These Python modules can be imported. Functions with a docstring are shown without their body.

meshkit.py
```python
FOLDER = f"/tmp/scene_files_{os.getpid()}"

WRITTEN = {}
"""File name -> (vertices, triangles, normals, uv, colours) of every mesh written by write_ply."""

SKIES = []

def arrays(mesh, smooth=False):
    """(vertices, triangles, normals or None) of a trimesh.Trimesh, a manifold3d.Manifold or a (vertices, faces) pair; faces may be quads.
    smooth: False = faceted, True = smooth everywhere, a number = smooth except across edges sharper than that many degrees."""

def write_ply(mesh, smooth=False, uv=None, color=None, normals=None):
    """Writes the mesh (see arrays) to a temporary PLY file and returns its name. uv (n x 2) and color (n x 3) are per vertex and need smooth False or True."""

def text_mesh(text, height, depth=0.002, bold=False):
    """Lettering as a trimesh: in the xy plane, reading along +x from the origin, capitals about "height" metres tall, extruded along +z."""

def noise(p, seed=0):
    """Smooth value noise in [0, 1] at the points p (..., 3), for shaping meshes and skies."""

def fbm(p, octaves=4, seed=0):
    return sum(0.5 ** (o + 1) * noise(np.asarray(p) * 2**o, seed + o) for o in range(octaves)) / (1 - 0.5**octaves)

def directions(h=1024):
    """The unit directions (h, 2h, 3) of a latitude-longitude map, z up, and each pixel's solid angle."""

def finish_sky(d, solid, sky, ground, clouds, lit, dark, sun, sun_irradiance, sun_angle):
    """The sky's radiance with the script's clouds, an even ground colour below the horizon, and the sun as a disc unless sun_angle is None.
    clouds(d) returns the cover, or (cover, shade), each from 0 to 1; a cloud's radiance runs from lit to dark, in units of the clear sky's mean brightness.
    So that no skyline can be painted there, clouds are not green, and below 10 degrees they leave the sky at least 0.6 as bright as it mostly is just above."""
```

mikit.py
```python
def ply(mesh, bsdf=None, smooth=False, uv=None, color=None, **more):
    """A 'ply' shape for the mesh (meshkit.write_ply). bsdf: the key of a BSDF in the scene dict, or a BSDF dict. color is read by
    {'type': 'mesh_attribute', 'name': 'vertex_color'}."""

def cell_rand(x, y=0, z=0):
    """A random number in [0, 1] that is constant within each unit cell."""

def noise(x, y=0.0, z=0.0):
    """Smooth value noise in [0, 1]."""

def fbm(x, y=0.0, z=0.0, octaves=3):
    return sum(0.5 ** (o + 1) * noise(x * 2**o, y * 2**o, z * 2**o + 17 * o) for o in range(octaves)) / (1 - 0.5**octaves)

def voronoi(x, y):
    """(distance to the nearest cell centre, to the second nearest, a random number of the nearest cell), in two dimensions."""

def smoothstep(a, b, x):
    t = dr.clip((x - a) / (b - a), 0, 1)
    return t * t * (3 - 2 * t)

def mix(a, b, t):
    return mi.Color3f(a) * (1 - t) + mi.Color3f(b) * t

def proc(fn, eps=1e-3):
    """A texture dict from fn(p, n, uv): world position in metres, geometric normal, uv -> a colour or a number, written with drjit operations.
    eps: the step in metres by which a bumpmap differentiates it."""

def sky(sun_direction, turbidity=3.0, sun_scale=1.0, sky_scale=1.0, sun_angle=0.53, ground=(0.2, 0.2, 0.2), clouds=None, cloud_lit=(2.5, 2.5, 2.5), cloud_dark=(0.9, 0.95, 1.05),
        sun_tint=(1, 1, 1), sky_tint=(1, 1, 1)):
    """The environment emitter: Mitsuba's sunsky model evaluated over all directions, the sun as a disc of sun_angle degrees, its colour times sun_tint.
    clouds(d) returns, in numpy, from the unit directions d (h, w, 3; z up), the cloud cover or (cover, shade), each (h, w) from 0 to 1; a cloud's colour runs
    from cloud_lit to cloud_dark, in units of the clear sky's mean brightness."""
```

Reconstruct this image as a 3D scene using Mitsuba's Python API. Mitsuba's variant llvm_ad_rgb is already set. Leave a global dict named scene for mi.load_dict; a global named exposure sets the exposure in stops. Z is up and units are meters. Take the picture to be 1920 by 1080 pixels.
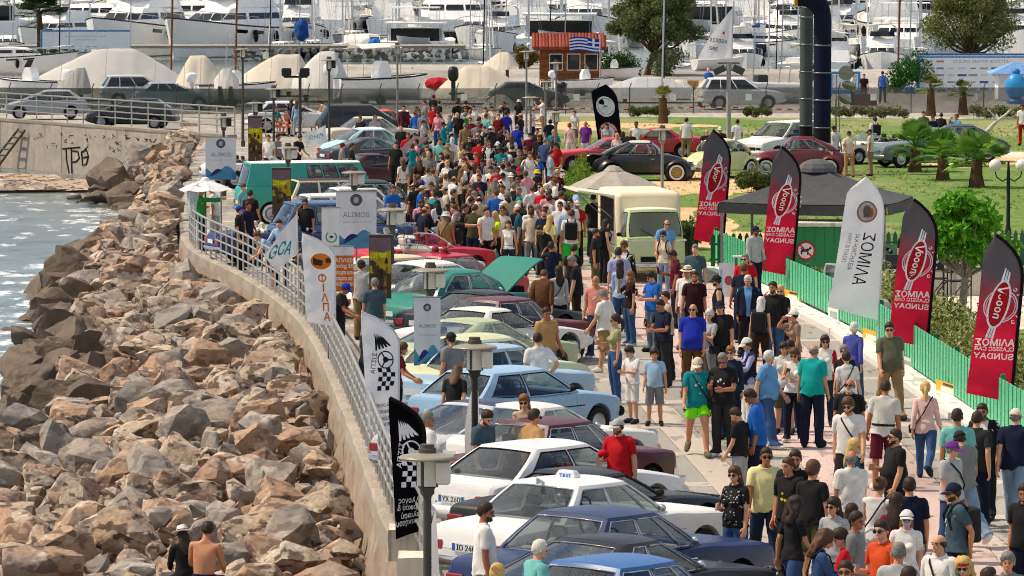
import math, random, numpy as np, trimesh, manifold3d as m3, shapely, drjit as dr, mitsuba as mi, mikit, meshkit
from shapely.geometry import Polygon, Point, LineString, box as sbox
from mikit import proc, noise, fbm, voronoi, cell_rand, smoothstep, mix
T = mi.ScalarTransform4f
random.seed(7); np.random.seed(7)
RNG = np.random.default_rng(11)
scene, labels = {}, {}
# ---- camera (a drone with a long lens, 8.6 m above the promenade) ----
HC, FOC, PITCH = 8.6, 8770.0, math.atan(635 / 8770.0)
scene['camera'] = {'type': 'perspective', 'fov': math.degrees(2 * math.atan(960 / FOC)), 'fov_axis': 'x', 'near_clip': 2.0, 'far_clip': 6000.0,
 'to_world': T().look_at([0, 0, HC], [0, math.cos(PITCH), HC - math.sin(PITCH)], [0, 0, 1])}
# ---- daylight: sun ahead of the camera, to the left ----
SUN = np.array([-0.80, 0.10, 1.15])
def clouds(d):          # scattered fair weather clouds, the same all round
 w = d[..., :2] / (d[..., 2:] + .25); n = meshkit.fbm(np.dstack([w * 1.6, w[..., :1] * 0 + 3]), 5, 2)
 return np.clip((n - .40) / .18, 0, 1) * .9
scene['sky'] = mikit.sky(SUN.tolist(), turbidity=3.0, sun_angle=0.6, sky_scale=1.05, clouds=clouds)
exposure = 1.46
# ================= helpers =================
CT, SP = math.cos(PITCH), math.sin(PITCH)
def G(px, py, z=0.0):
 """the point at height z that is seen at pixel (px, py) of the 1920 x 1080 photograph"""
 u, v = (px - 960) / FOC, (py - 540) / FOC
 d = np.array([u, CT - v * SP, -SP - v * CT])
 t = (z - HC) / d[2]
 return np.array([0, 0, HC]) + d * t
def AT(px, py, Y):
 """the point at ground distance Y that is seen at the pixel"""
 u, v = (px - 960) / FOC, (py - 540) / FOC
 d = np.array([u, CT - v * SP, -SP - v * CT])
 return np.array([0, 0, HC]) + d * (Y / d[1])
def PXM(Y): return FOC / Y
def lin(c):
 """a colour as '#rrggbb' (sRGB) or an (r, g, b) of linear reflectance"""
 if isinstance(c, str):
  c = np.array([int(c[i:i + 2], 16) / 255 for i in (1, 3, 5)])
  return np.where(c < .04045, c / 12.92, ((c + .055) / 1.055) ** 2.4)
 return np.array(c, float)
def unpack(uv):
 a = dr.floor(uv.x + .5); r = dr.floor(a / 256); g = a - r * 256; b = dr.floor(uv.y + .5)
 c = mi.Color3f(r, g, b) / 255
 return c * c
def pack(c, n):
 q = np.round(np.sqrt(np.clip(lin(c), 0, 1)) * 255)
 return np.tile([q[0] * 256 + q[1], q[2]], (n, 1))
def unique(name):
 k, i = name, 0
 while k in labels or k in scene or k in TAKEN:
  i += 1; k = f'{name}_{i:03d}'
 TAKEN.add(k)
 return k
TAKEN = set()
_SEEN_N = {}
def subkey(parent, name):
 base = f'{parent}__{name}'; n = _SEEN_N.get(base, 0); _SEEN_N[base] = n + 1
 return base if n == 0 else f'{base}_{n:03d}'
def tag(k, label, cat, group=None, kind=None):
 d = {'label': label, 'category': cat}
 if group: d['group'] = group
 if kind: d['kind'] = kind
 labels[k] = d
 return k
def thing(name, label, cat, group=None, kind=None):
 return tag(unique(name), label, cat, group, kind)
TRI = [0]
def shape(mesh, mat, col=None, smooth=True, M=None):
 if hasattr(mesh, 'vertices'): mesh = (np.array(mesh.vertices), np.array(mesh.faces))
 elif hasattr(mesh, 'to_mesh'): mesh = crease(mesh)
 v, f = mesh
 f = np.asarray(f, int)
 if f.shape[1] == 4: f = np.vstack([f[:, [0, 1, 2]], f[:, [0, 2, 3]]])
 TRI[0] += len(f)
 d = mikit.ply((v, f), mat, smooth=smooth, uv=None if col is None else pack(col, len(v)))
 if M is not None: d['to_world'] = T(np.asarray(M).tolist())
 return d
def part(parent, name, mesh, mat, col=None, smooth=True, M=None):
 k = subkey(parent, name)
 scene[k] = shape(mesh, mat, col, smooth, M)
 return k
def solo(name, mesh, mat, col, label, cat, group=None, kind=None, smooth=True):
 k = thing(name, label, cat, group, kind)
 scene[k] = shape(mesh, mat, col, smooth)
 return k
def struct(name, mesh, mat, col=None, smooth=True, label=None, cat=None):
 k = unique(name)
 labels[k] = {'kind': 'structure'}
 if label: labels[k]['label'] = label
 if cat: labels[k]['category'] = cat
 scene[k] = shape(mesh, mat, col, smooth)
 return k
def cat(ms):
 vs, fs, n = [], [], 0
 for v, f in ms:
  f = np.asarray(f, int)
  if f.shape[1] == 4: f = np.vstack([f[:, [0, 1, 2]], f[:, [0, 2, 3]]])
  vs.append(np.asarray(v, float)); fs.append(f + n); n += len(v)
 return np.vstack(vs), np.vstack(fs)
def mat4(loc=(0, 0, 0), deg=0.0, s=1.0):
 """yaw 'deg' clockwise from +y seen from above (0 = away from the camera, 90 = to the right), then move"""
 a = math.radians(-deg); M = np.eye(4)
 M[:3, :3] = np.array([[math.cos(a), -math.sin(a), 0], [math.sin(a), math.cos(a), 0], [0, 0, 1]]) * s
 M[:3, 3] = loc
 return M
def move(m, M):
 v, f = m
 return np.asarray(v) @ M[:3, :3].T + M[:3, 3], f
def rot(axis, deg):
 a = math.radians(deg); c, s = math.cos(a), math.sin(a)
 return np.array({'x': [[1, 0, 0], [0, c, -s], [0, s, c]], 'y': [[c, 0, s], [0, 1, 0], [-s, 0, c]], 'z': [[c, -s, 0], [s, c, 0], [0, 0, 1]]}[axis])
def shift(m, d): return np.asarray(m[0]) + np.asarray(d, float), m[1]
def turn(m, axis, deg, at=(0, 0, 0)):
 at = np.asarray(at, float); return (np.asarray(m[0]) - at) @ rot(axis, deg).T + at, m[1]
_BF = np.array([[0, 3, 2, 1], [4, 5, 6, 7], [0, 1, 5, 4], [1, 2, 6, 5], [2, 3, 7, 6], [3, 0, 4, 7]])
def box(x0, x1, y0, y1, z0, z1):
 c = np.array([[x0, y0, z0], [x1, y0, z0], [x1, y1, z0], [x0, y1, z0], [x0, y0, z1], [x1, y0, z1], [x1, y1, z1], [x0, y1, z1]], float)
 return c[_BF].reshape(-1, 3), np.arange(24).reshape(6, 4)
def cbox(x0, x1, y0, y1, z0, z1, b=.02):
 """a box with chamfered edges"""
 p = []
 for z, i in ((z0, b), (z0 + b, 0), (z1 - b, 0), (z1, b)):
  p.append([[x0 + i, y0 + i, z], [x1 - i, y0 + i, z], [x1 - i, y1 - i, z], [x0 + i, y1 - i, z]])
 p = np.array(p, float); q = []
 for k in range(3):
  for j in range(4): q.append([p[k, j], p[k, (j + 1) % 4], p[k + 1, (j + 1) % 4], p[k + 1, j]])
 q.append([p[0, 0], p[0, 3], p[0, 2], p[0, 1]]); q.append(list(p[3]))
 return np.array(q).reshape(-1, 3), np.arange(len(q) * 4).reshape(-1, 4)
def hullm(pts):
 return m3.Manifold.hull_points(np.asarray(pts, float).tolist())
def raw(m):
 q = m.to_mesh(); return np.array(q.vert_properties[:, :3], float), np.array(q.tri_verts, int)
def crease(m, deg=32):
 """splits the vertices of a mesh along edges sharper than deg (so that smooth=True shades it right)"""
 v, f = raw(m) if hasattr(m, 'to_mesh') else (np.asarray(m[0], float), np.asarray(m[1], int))
 if f.shape[1] == 4: f = np.vstack([f[:, [0, 1, 2]], f[:, [0, 2, 3]]])
 n = np.cross(v[f[:, 1]] - v[f[:, 0]], v[f[:, 2]] - v[f[:, 0]]); n /= np.linalg.norm(n, axis=1, keepdims=True) + 1e-20
 nf = len(f)
 e = np.sort(f[:, [0, 1, 1, 2, 2, 0]].reshape(-1, 2), axis=1); fi = np.repeat(np.arange(nf), 3)
 key = e[:, 0].astype(np.int64) * (len(v) + 1) + e[:, 1]; o = np.argsort(key, kind='stable'); ks = key[o]
 same = np.nonzero(ks[1:] == ks[:-1])[0]; a, b = o[same], o[same + 1]
 ok = (n[fi[a]] * n[fi[b]]).sum(1) > math.cos(math.radians(deg)); a, b = a[ok], b[ok]
 cor = {}
 # union corners across smooth edges
 from scipy.sparse import coo_matrix
 from scipy.sparse.csgraph import connected_components
 def corner(ei, vert):
  fc = fi[ei]; return fc * 3 + np.argmax(f[fc] == vert[:, None], axis=1)
 r, c = [], []
 for w in (0, 1):
  vert = e[a][:, w]; r.append(corner(a, vert)); c.append(corner(b, vert))
 r, c = np.concatenate(r), np.concatenate(c)
 _, lab = connected_components(coo_matrix((np.ones(len(r)), (r, c)), shape=(nf * 3, nf * 3)), directed=False)
 nv = np.zeros((lab.max() + 1, 3)); nv[lab] = v[f.ravel()]
 return nv, lab.reshape(-1, 3)
def grid(P, closed_u=False, closed_v=False):
 """P (n, m, 3) -> quads"""
 n, m = P.shape[:2]
 i, j = np.meshgrid(np.arange(n if closed_u else n - 1), np.arange(m if closed_v else m - 1), indexing='ij')
 i2, j2 = (i + 1) % n, (j + 1) % m
 q = np.stack([i * m + j, i2 * m + j, i2 * m + j2, i * m + j2], -1).reshape(-1, 4)
 return P.reshape(-1, 3), q
def tube(pts, r, sides=8, caps=True, closed=False):
 p = np.asarray(pts, float); r = np.broadcast_to(r, (len(p),))
 t = (np.roll(p, -1, 0) - np.roll(p, 1, 0)) if closed else np.gradient(p, axis=0)
 t /= np.linalg.norm(t, axis=1, keepdims=True) + 1e-12
 a = np.cross(t, np.where(np.abs(t[:, 2:]) < .9, [0, 0, 1.], [1., 0, 0])); a /= np.linalg.norm(a, axis=1, keepdims=True) + 1e-12
 for k in range(1, len(p)):
  if a[k] @ a[k - 1] < 0 and abs(a[k] @ a[k - 1]) > .3: a[k] *= -1
 b = np.cross(t, a); ang = np.arange(sides) * 2 * np.pi / sides
 P = p[:, None] + r[:, None, None] * (np.cos(ang)[None, :, None] * a[:, None] + np.sin(ang)[None, :, None] * b[:, None])
 v, f = grid(P, closed_u=closed, closed_v=True)
 out = [(v, f[:, ::-1])]
 if caps and not closed:
  tri = np.stack([np.zeros(sides - 2, int), np.arange(1, sides - 1), np.arange(2, sides)], 1)
  out += [(P[0], tri), (P[-1], tri[:, ::-1])]
 return cat(out)
def rod(a, b, r, sides=6): return tube([a, b], r, sides)
def lathe(prof, sides=16, at=(0, 0, 0), sharp=()):
 """prof [(r, z)...] turned round z; the indices in 'sharp' start a new smooth run"""
 prof = np.asarray(prof, float); cuts = [0, *sorted(sharp), len(prof) - 1]; out = []
 ang = np.arange(sides) * 2 * np.pi / sides
 for s, e in zip(cuts[:-1], cuts[1:]):
  q = prof[s:e + 1]
  P = np.stack([q[:, :1] * np.cos(ang), q[:, :1] * np.sin(ang), np.repeat(q[:, 1:], sides, 1)], -1)
  v, f = grid(P, closed_v=True); out.append((v, f[:, ::-1]))
 v, f = cat(out)
 return v + np.asarray(at, float), f
def ball(c, r, n=10):
 r = np.broadcast_to(r, (3,)).astype(float)
 th = np.linspace(0, np.pi, n // 2 + 2)
 v, f = lathe([(math.sin(t), math.cos(t)) for t in th[::-1]], n)
 return v * r + np.asarray(c, float), f
def solidify(m, t):
 """an open sheet gets thickness t along its normals"""
 v, f = m; f = np.asarray(f)
 if f.shape[1] == 4: f = np.vstack([f[:, [0, 1, 2]], f[:, [0, 2, 3]]])
 n = vnormals(v, f); v2 = v - n * t
 e = f[:, [0, 1, 1, 2, 2, 0]].reshape(-1, 2)
 k = {}
 s = set(map(tuple, e.tolist()))
 bd = np.array([x for x in s if (x[1], x[0]) not in s])
 out = [(v, f), (v2, f[:, ::-1])]
 if len(bd):
  q = np.stack([v[bd[:, 1]], v[bd[:, 0]], v2[bd[:, 0]], v2[bd[:, 1]]], 1).reshape(-1, 3)
  out.append((q, np.arange(len(q)).reshape(-1, 4)))
 return cat(out)
def vnormals(v, f):
 n = np.zeros_like(v); c = np.cross(v[f[:, 1]] - v[f[:, 0]], v[f[:, 2]] - v[f[:, 0]])
 for k in range(3): np.add.at(n, f[:, k], c)
 return n / (np.linalg.norm(n, axis=1, keepdims=True) + 1e-20)
def prism(poly, h, bevel=0):
 """a shapely polygon extruded from z = 0 to h (faceted)"""
 out = []
 for g in getattr(poly, 'geoms', [poly]):
  if g.is_empty or g.area < 1e-9: continue
  m = trimesh.creation.extrude_polygon(g, h, engine='earcut')
  out.append(crease((np.array(m.vertices), np.array(m.faces)), 40))
 return cat(out)
_TX = {}
def letters(text, height, depth=.004, bold=True, mirror=False, vertical=False):
 """lettering in the x-z plane, centred, its front towards -y; mirror: as seen from behind through the cloth"""
 key = (text, height, depth, bold, vertical)
 if key not in _TX:
  if vertical:
   ms = []
   for i, ch in enumerate(text):
    v, f = raw2(meshkit.text_mesh(ch, height, depth, bold)); v = v - [(v[:, 0].min() + v[:, 0].max()) / 2, 0, 0]
    ms.append((v - [0, i * height * 1.45, 0], f))
   v, f = cat(ms)
  else: v, f = raw2(meshkit.text_mesh(text, height, depth, bold))
  v = v - [(v[:, 0].min() + v[:, 0].max()) / 2, (v[:, 1].min() + v[:, 1].max()) / 2, 0]
  _TX[key] = (np.stack([v[:, 0], -v[:, 2], v[:, 1]], 1), f)
 v, f = _TX[key]
 return (v * [-1, 1, 1], f[:, ::-1]) if mirror else (v.copy(), f)
def raw2(m): return np.array(m.vertices, float), np.array(m.faces, int)
def fb(p, s, oct=3, seed=0): return meshkit.fbm(np.asarray(p) / s, oct, seed) - .5
def ico(n):
 m = trimesh.creation.icosphere(n); return np.array(m.vertices), np.array(m.faces)
ICO = [ico(n) for n in range(4)]
def laplace(v, f, it, lam=.5, pin=None):
 from scipy.sparse import coo_matrix
 e = np.vstack([f[:, [0, 1]], f[:, [1, 2]], f[:, [2, 0]]]); e = np.vstack([e, e[:, ::-1]])
 A = coo_matrix((np.ones(len(e)), (e[:, 0], e[:, 1])), shape=(len(v), len(v))).tocsr(); A.data[:] = 1
 d = np.asarray(A.sum(1)).ravel(); d[d == 0] = 1
 for _ in range(it):
  m = A @ v / d[:, None]; nv = v + lam * (m - v)
  if pin is not None: nv[pin] = v[pin]
  v = nv
 return v
# ================= materials =================
def speck(c, p, s, a): return c * (1 - a + 2 * a * fbm(p.x * s, p.y * s, p.z * s, 2))
def twos(b): return {'type': 'twosided', 'b': b}
def prin(fn, rough, **k): return {'type': 'principled', 'base_color': proc(fn) if callable(fn) else {'type': 'rgb', 'value': list(map(float, lin(fn)))}, 'roughness': rough, **k}
scene['m_cloth'] = twos(prin(lambda p, n, uv: speck(unpack(uv), p, 9., .2), .85, specular=.2, sheen=.3))
scene['m_tarp'] = twos(prin(lambda p, n, uv: unpack(uv) * (.86 + .22 * fbm(p.x * .9, p.y * .9, p.z * 1.5, 3)), .75, specular=.25))
scene['m_skin'] = twos(prin(lambda p, n, uv: speck(unpack(uv), p, 14., .07), .5, specular=.35))
scene['m_hair'] = twos(prin(lambda p, n, uv: speck(unpack(uv), p, 70., .5), .6, specular=.3))
scene['m_paint'] = twos(prin(lambda p, n, uv: unpack(uv), .32, specular=.5, clearcoat=1.0, clearcoat_gloss=.96))
scene['m_plastic'] = twos(prin(lambda p, n, uv: speck(unpack(uv), p, 5., .06), .42, specular=.45))
scene['m_matt'] = twos(prin(lambda p, n, uv: speck(unpack(uv), p, 3., .12), .8, specular=.25))
scene['m_rubber'] = twos(prin(lambda p, n, uv: speck(unpack(uv), p, 30., .2), .75, specular=.3))
scene['m_steel'] = twos(prin(lambda p, n, uv: speck(unpack(uv), p, 6., .1), .34, metallic=.85))
scene['m_chrome'] = twos(prin('#d8d8da', .12, metallic=1.0))
scene['m_glass'] = {'type': 'thindielectric', 'int_ior': 1.5, 'specular_transmittance': {'type': 'rgb', 'value': [.50, .56, .55]}}
scene['m_clear'] = {'type': 'thindielectric', 'int_ior': 1.5, 'specular_transmittance': {'type': 'rgb', 'value': [.85, .88, .88]}}
scene['m_dark_glass'] = twos(prin('#0c1013', .06, specular=.7))
scene['m_lens'] = twos(prin(lambda p, n, uv: unpack(uv), .12, specular=.6, clearcoat=1.0))
scene['m_flag'] = {'type': 'principledthin', 'base_color': proc(lambda p, n, uv: unpack(uv)), 'roughness': .8, 'diff_trans': .75}
scene['m_leaf'] = {'type': 'principledthin', 'base_color': proc(lambda p, n, uv: speck(unpack(uv), p, 2.2, .3)), 'roughness': .6, 'diff_trans': .6}
scene['m_bark'] = twos(prin(lambda p, n, uv: speck(unpack(uv), p, 12., .4), .9, specular=.15))
scene['m_wood'] = twos(prin(lambda p, n, uv: unpack(uv) * (.75 + .5 * noise(p.x * 3, p.y * 3, p.z * 30)), .7, specular=.2))
# ================= the setting =================
SEA = -2.2
def pj(*px, z=0.0): return np.array([G(x, y, z)[:2] for x, y in px])
def densify(p, step):
 p = np.asarray(p, float); out = []
 from scipy.interpolate import PchipInterpolator as P_
 s = np.concatenate([[0], np.cumsum(np.linalg.norm(np.diff(p, axis=0), axis=1))]); t = np.arange(0, s[-1] + step * .5, step)
 return np.stack([P_(s, p[:, 0])(t), P_(s, p[:, 1])(t)], 1)
scene['m_concrete'] = twos(prin(lambda p, n, uv: mi.Color3f(.315, .28, .235) * (.62 + .6 * fbm(p.x * 1.1, p.y * 1.1, p.z * 1.1, 4)) * (.9 + .2 * noise(p.x * 14, p.y * 14, p.z * 14)), .9, specular=.2))
scene['m_wall'] = twos({'type': 'bumpmap', 'scale': .6, 't': proc(lambda p, n, uv: .06 * fbm(p.x * 6, p.y * 6, p.z * 6, 4), eps=.01), 'b': prin(lambda p, n, uv: mi.Color3f(.33, .265, .205) * (.5 + .75 * fbm(p.x * 2.3, p.y * 2.3, p.z * 2.3, 4)), .95, specular=.15)})
def jetty_fn(p, n, uv):
 board = .93 + .14 * cell_rand(dr.floor(p.x * 3.2)); form = dr.select(dr.abs(p.x * 3.2 - dr.floor(p.x * 3.2) - .5) > .47, .8, 1.)
 streak = smoothstep(.52, .75, fbm(p.x * 3.5, 0, p.z * .35, 3)); stain = smoothstep(.5, .8, fbm(p.x * .9, 3, p.z * .9, 4))
 c = mi.Color3f(.42, .37, .31) * board * form * (.8 + .35 * fbm(p.x * 4, p.y, p.z * 4, 3))
 c = mix(c, mi.Color3f(.22, .20, .175), .55 * streak); return mix(c, mi.Color3f(.30, .30, .29), .5 * stain)
scene['m_jetty'] = twos(prin(jetty_fn, .92, specular=.15))
def slab_fn(p, n, uv): return unpack(uv) * (.80 + .28 * fbm(p.x * .8, p.y * .16, 0, 4) + .14 * (noise(p.x * 22, p.y * 22) - .5)) * (1 - .25 * smoothstep(.60, .76, fbm(p.x * .9 + 7, p.y * .14, 2, 4))) * (1 - .35 * smoothstep(.80, .86, noise(p.x * 7 + 3, p.y * 2.2)))
scene['m_slab'] = twos(prin(slab_fn, .85, specular=.25))
def yard_fn(p, n, uv): return mix(mi.Color3f(.34, .32, .285), mi.Color3f(.22, .21, .195), smoothstep(.40, .66, fbm(p.x * .12, p.y * .05, 1, 4))) * (.85 + .3 * noise(p.x * 3, p.y * 1))
scene['m_yard'] = twos(prin(yard_fn, .9, specular=.2))
def grass_fn(p, n, uv):
 a = fbm(p.x * .22, p.y * .10, 3, 4); b = fbm(p.x * 1.3, p.y * .6, 9, 3); g = noise(p.x * 9, p.y * 6)
 c = mix(mi.Color3f(.090, .170, .038), mi.Color3f(.135, .185, .062), b)
 dry = smoothstep(.50, .70, a + .25 * (b - .5) + .0025 * (p.y - 185)); c = mix(c, mi.Color3f(.235, .225, .115), .75 * dry)
 return c * (.78 + .44 * g)
scene['m_grass'] = twos(prin(grass_fn, .95, specular=.1))
scene['m_sand'] = twos(prin(lambda p, n, uv: mi.Color3f(.52, .36, .20) * (.75 + .45 * fbm(p.x * 1.6, p.y * .8, 0, 4)), .95, specular=.1))
def sea_h(p): return .10 * fbm(p.x * .55 + 3, p.y * .35, 0, 3) + .045 * fbm(p.x * 2.2, p.y * 1.6, 5, 3)
def sea_fn(p, n, uv):
 c = mix(mi.Color3f(.060, .090, .090), mi.Color3f(.112, .142, .135), fbm(p.x * .18, p.y * .07, 1, 3))
 s = (p.x - (-14.3 + 1.6 * (noise(p.y * .11, 4) - .5) * 2))            # metres out from the rocks
 foam = smoothstep(.66, .78, fbm(p.x * 1.3, p.y * .6, 2, 5) + .22 * smoothstep(-4.5, .5, s) * smoothstep(205, 190, p.y)) * smoothstep(.30, .62, fbm(p.x * 3.3, p.y * 2.2, 8, 3)) * smoothstep(240, 215, p.y)
 return mix(c, mi.Color3f(.72, .74, .73), foam)
scene['m_sea'] = twos({'type': 'bumpmap', 'scale': 1.0, 't': proc(lambda p, n, uv: sea_h(p), eps=.03), 'b': prin(sea_fn, .16, specular=.5)})
# the sea: one sheet out to the horizon
struct('sea', box(-1500, 1500, 30, 4500, SEA - .2, SEA), 'm_sea', smooth=False, label='grey green sea with small waves and foam at the rocks', cat='water')
# ---- promenade, its edge over the rocks, the jetty behind ----
RAIL = densify(np.vstack([[(-.95, 52.0)], pj((800, 1130), (735, 985), (690, 862), (640, 737), (575, 615), (480, 537), (363, 472)), [(-10.6, 150), (-12.2, 175), (-13.9, 214.0)]]), .5)
iR = int(np.argmin(np.abs(RAIL[:, 1] - 134)))
JET = pj((440, 262), (380, 257), (0, 229)); JET = np.vstack([JET, JET[-1] + (JET[-1] - JET[0]) * 3])
edge = np.vstack([RAIL[RAIL[:, 1] < 212], JET])
edgeO = edge.copy(); edgeO[:len(RAIL[RAIL[:, 1] < 212]), 0] -= .08
land = np.vstack([edgeO, [(-90, 300), (-90, 318), (-16.5, 318), (-16.5, 352), (4, 352), (4, 318), (8, 318), (8, 338), (110, 338), (110, 40), (-.7, 40)]])
def sheet(poly, z0, z1, hole=None):
 P = Polygon(poly).buffer(0)
 if hole is not None: P = P.difference(hole)
 v, f = prism(P, z1 - z0); return v + [0, 0, z0], f
struct('ground', sheet(land, -2.6, -.034), 'm_yard', smooth=False, label='pale worn concrete ground of promenade and boat yard', cat='ground')
# the promenade's slabs: pink lane along the fence, grey panels between sand coloured bands under the cars
pinkL = pj((1060, 505), (1128, 560), (1232, 660), (1335, 745), (1470, 835), (1558, 930), (1600, 1080)); pinkL = np.vstack([pinkL, [(pinkL[-1][0] + .7, 50)]])
pinkR = pj((1335, 512), (1500, 640), (1690, 830), (1800, 950), (1890, 1080)); pinkR = np.vstack([pinkR, [(pinkR[-1][0] + .8, 50)]])
fenceL = pj((1338, 500), (1440, 545), (1600, 625), (1760, 735), (1930, 850)); fenceL = np.vstack([fenceL, [(12.2, 55)]])
pink = Polygon(np.vstack([pinkL, pinkR[::-1]])).buffer(0)
prom_edge = RAIL[RAIL[:, 1] < 214]
plaza = Polygon(np.vstack([prom_edge, [(-13.9, 236), (1.0, 236)], pj((1062, 300), (1058, 420), (1085, 470), (1200, 500), (1338, 500)), fenceL[1:], [(-.7, 52)]])).buffer(0)
pv = struct('pavement', sheet(np.array(plaza.exterior.coords), -.040, -.020), 'm_slab', '#8d8274', smooth=False, label='promenade paving of grey panels, sand bands and a pink lane', cat='pavement')
ux, uy = -.060, .9982
def uvxy(u, v): return (u * uy + v * ux, -u * ux + v * uy)
rest = plaza.difference(pink).buffer(-.02); lane = plaza.intersection(pink)
def slab(poly, col):
 for g in getattr(poly, 'geoms', [poly]):
  if g.is_empty or g.geom_type != 'Polygon' or g.area < .15: continue
  v, f = prism(g, .022); part('pavement', 'slab', (v + [0, 0, -.022], f), 'm_slab', col, smooth=False)
rs = np.random.default_rng(3)
for v in np.arange(52, 240, 4.6):
 fine = v < 140
 for u in np.arange(-12, 18, 2.9 if fine else 9.0):
  W = 2.9 if fine else 9.0; b = .62
  c = Polygon([uvxy(u + .008, v + .008), uvxy(u + W - b, v + .008), uvxy(u + W - b, v + 4.6 - b), uvxy(u + .008, v + 4.6 - b)]); band = Polygon([uvxy(u + W - b + .012, v + .008), uvxy(u + W - .008, v + .008), uvxy(u + W - .008, v + 4.6 - b), uvxy(u + W - b + .012, v + 4.6 - b)])
  g = .315 + rs.uniform(-.03, .03)
  slab(c.intersection(rest), (g * .98, g * .93, g * .84));
  if fine: slab(band.intersection(rest), (.455, .40, .34))
 row = Polygon([uvxy(-14, v + 4.6 - b + .012), uvxy(20, v + 4.6 - b + .012), uvxy(20, v + 4.6 - .008), uvxy(-14, v + 4.6 - .008)])
 slab(row.intersection(rest), (.455, .40, .34))
 for du in np.arange(-12, 18, 3.0):
  p_ = Polygon([uvxy(du + .006, v + .006), uvxy(du + 2.994, v + .006), uvxy(du + 2.994, v + 4.594), uvxy(du + .006, v + 4.594)])
  g = rs.uniform(.95, 1.05); slab(p_.intersection(lane), (.50 * g, .375 * g, .34 * g))
# pale strip with a low white kerb along the green fence
for i in range(len(fenceL) - 1):
 a, b = fenceL[i], fenceL[i + 1]; d = (b - a) / np.linalg.norm(b - a); n_ = np.array([d[1], -d[0]]) * (1 if d[1] < 0 else -1); n_ = n_ if n_[0] < 0 else -n_
 q = [a, b, b + n_ * .55, a + n_ * .55]; v, f = prism(Polygon(q), .14); part('pavement', 'kerb', (v + [0, 0, -.02], f), 'm_slab', (.66, .64, .60), smooth=False)
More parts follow.
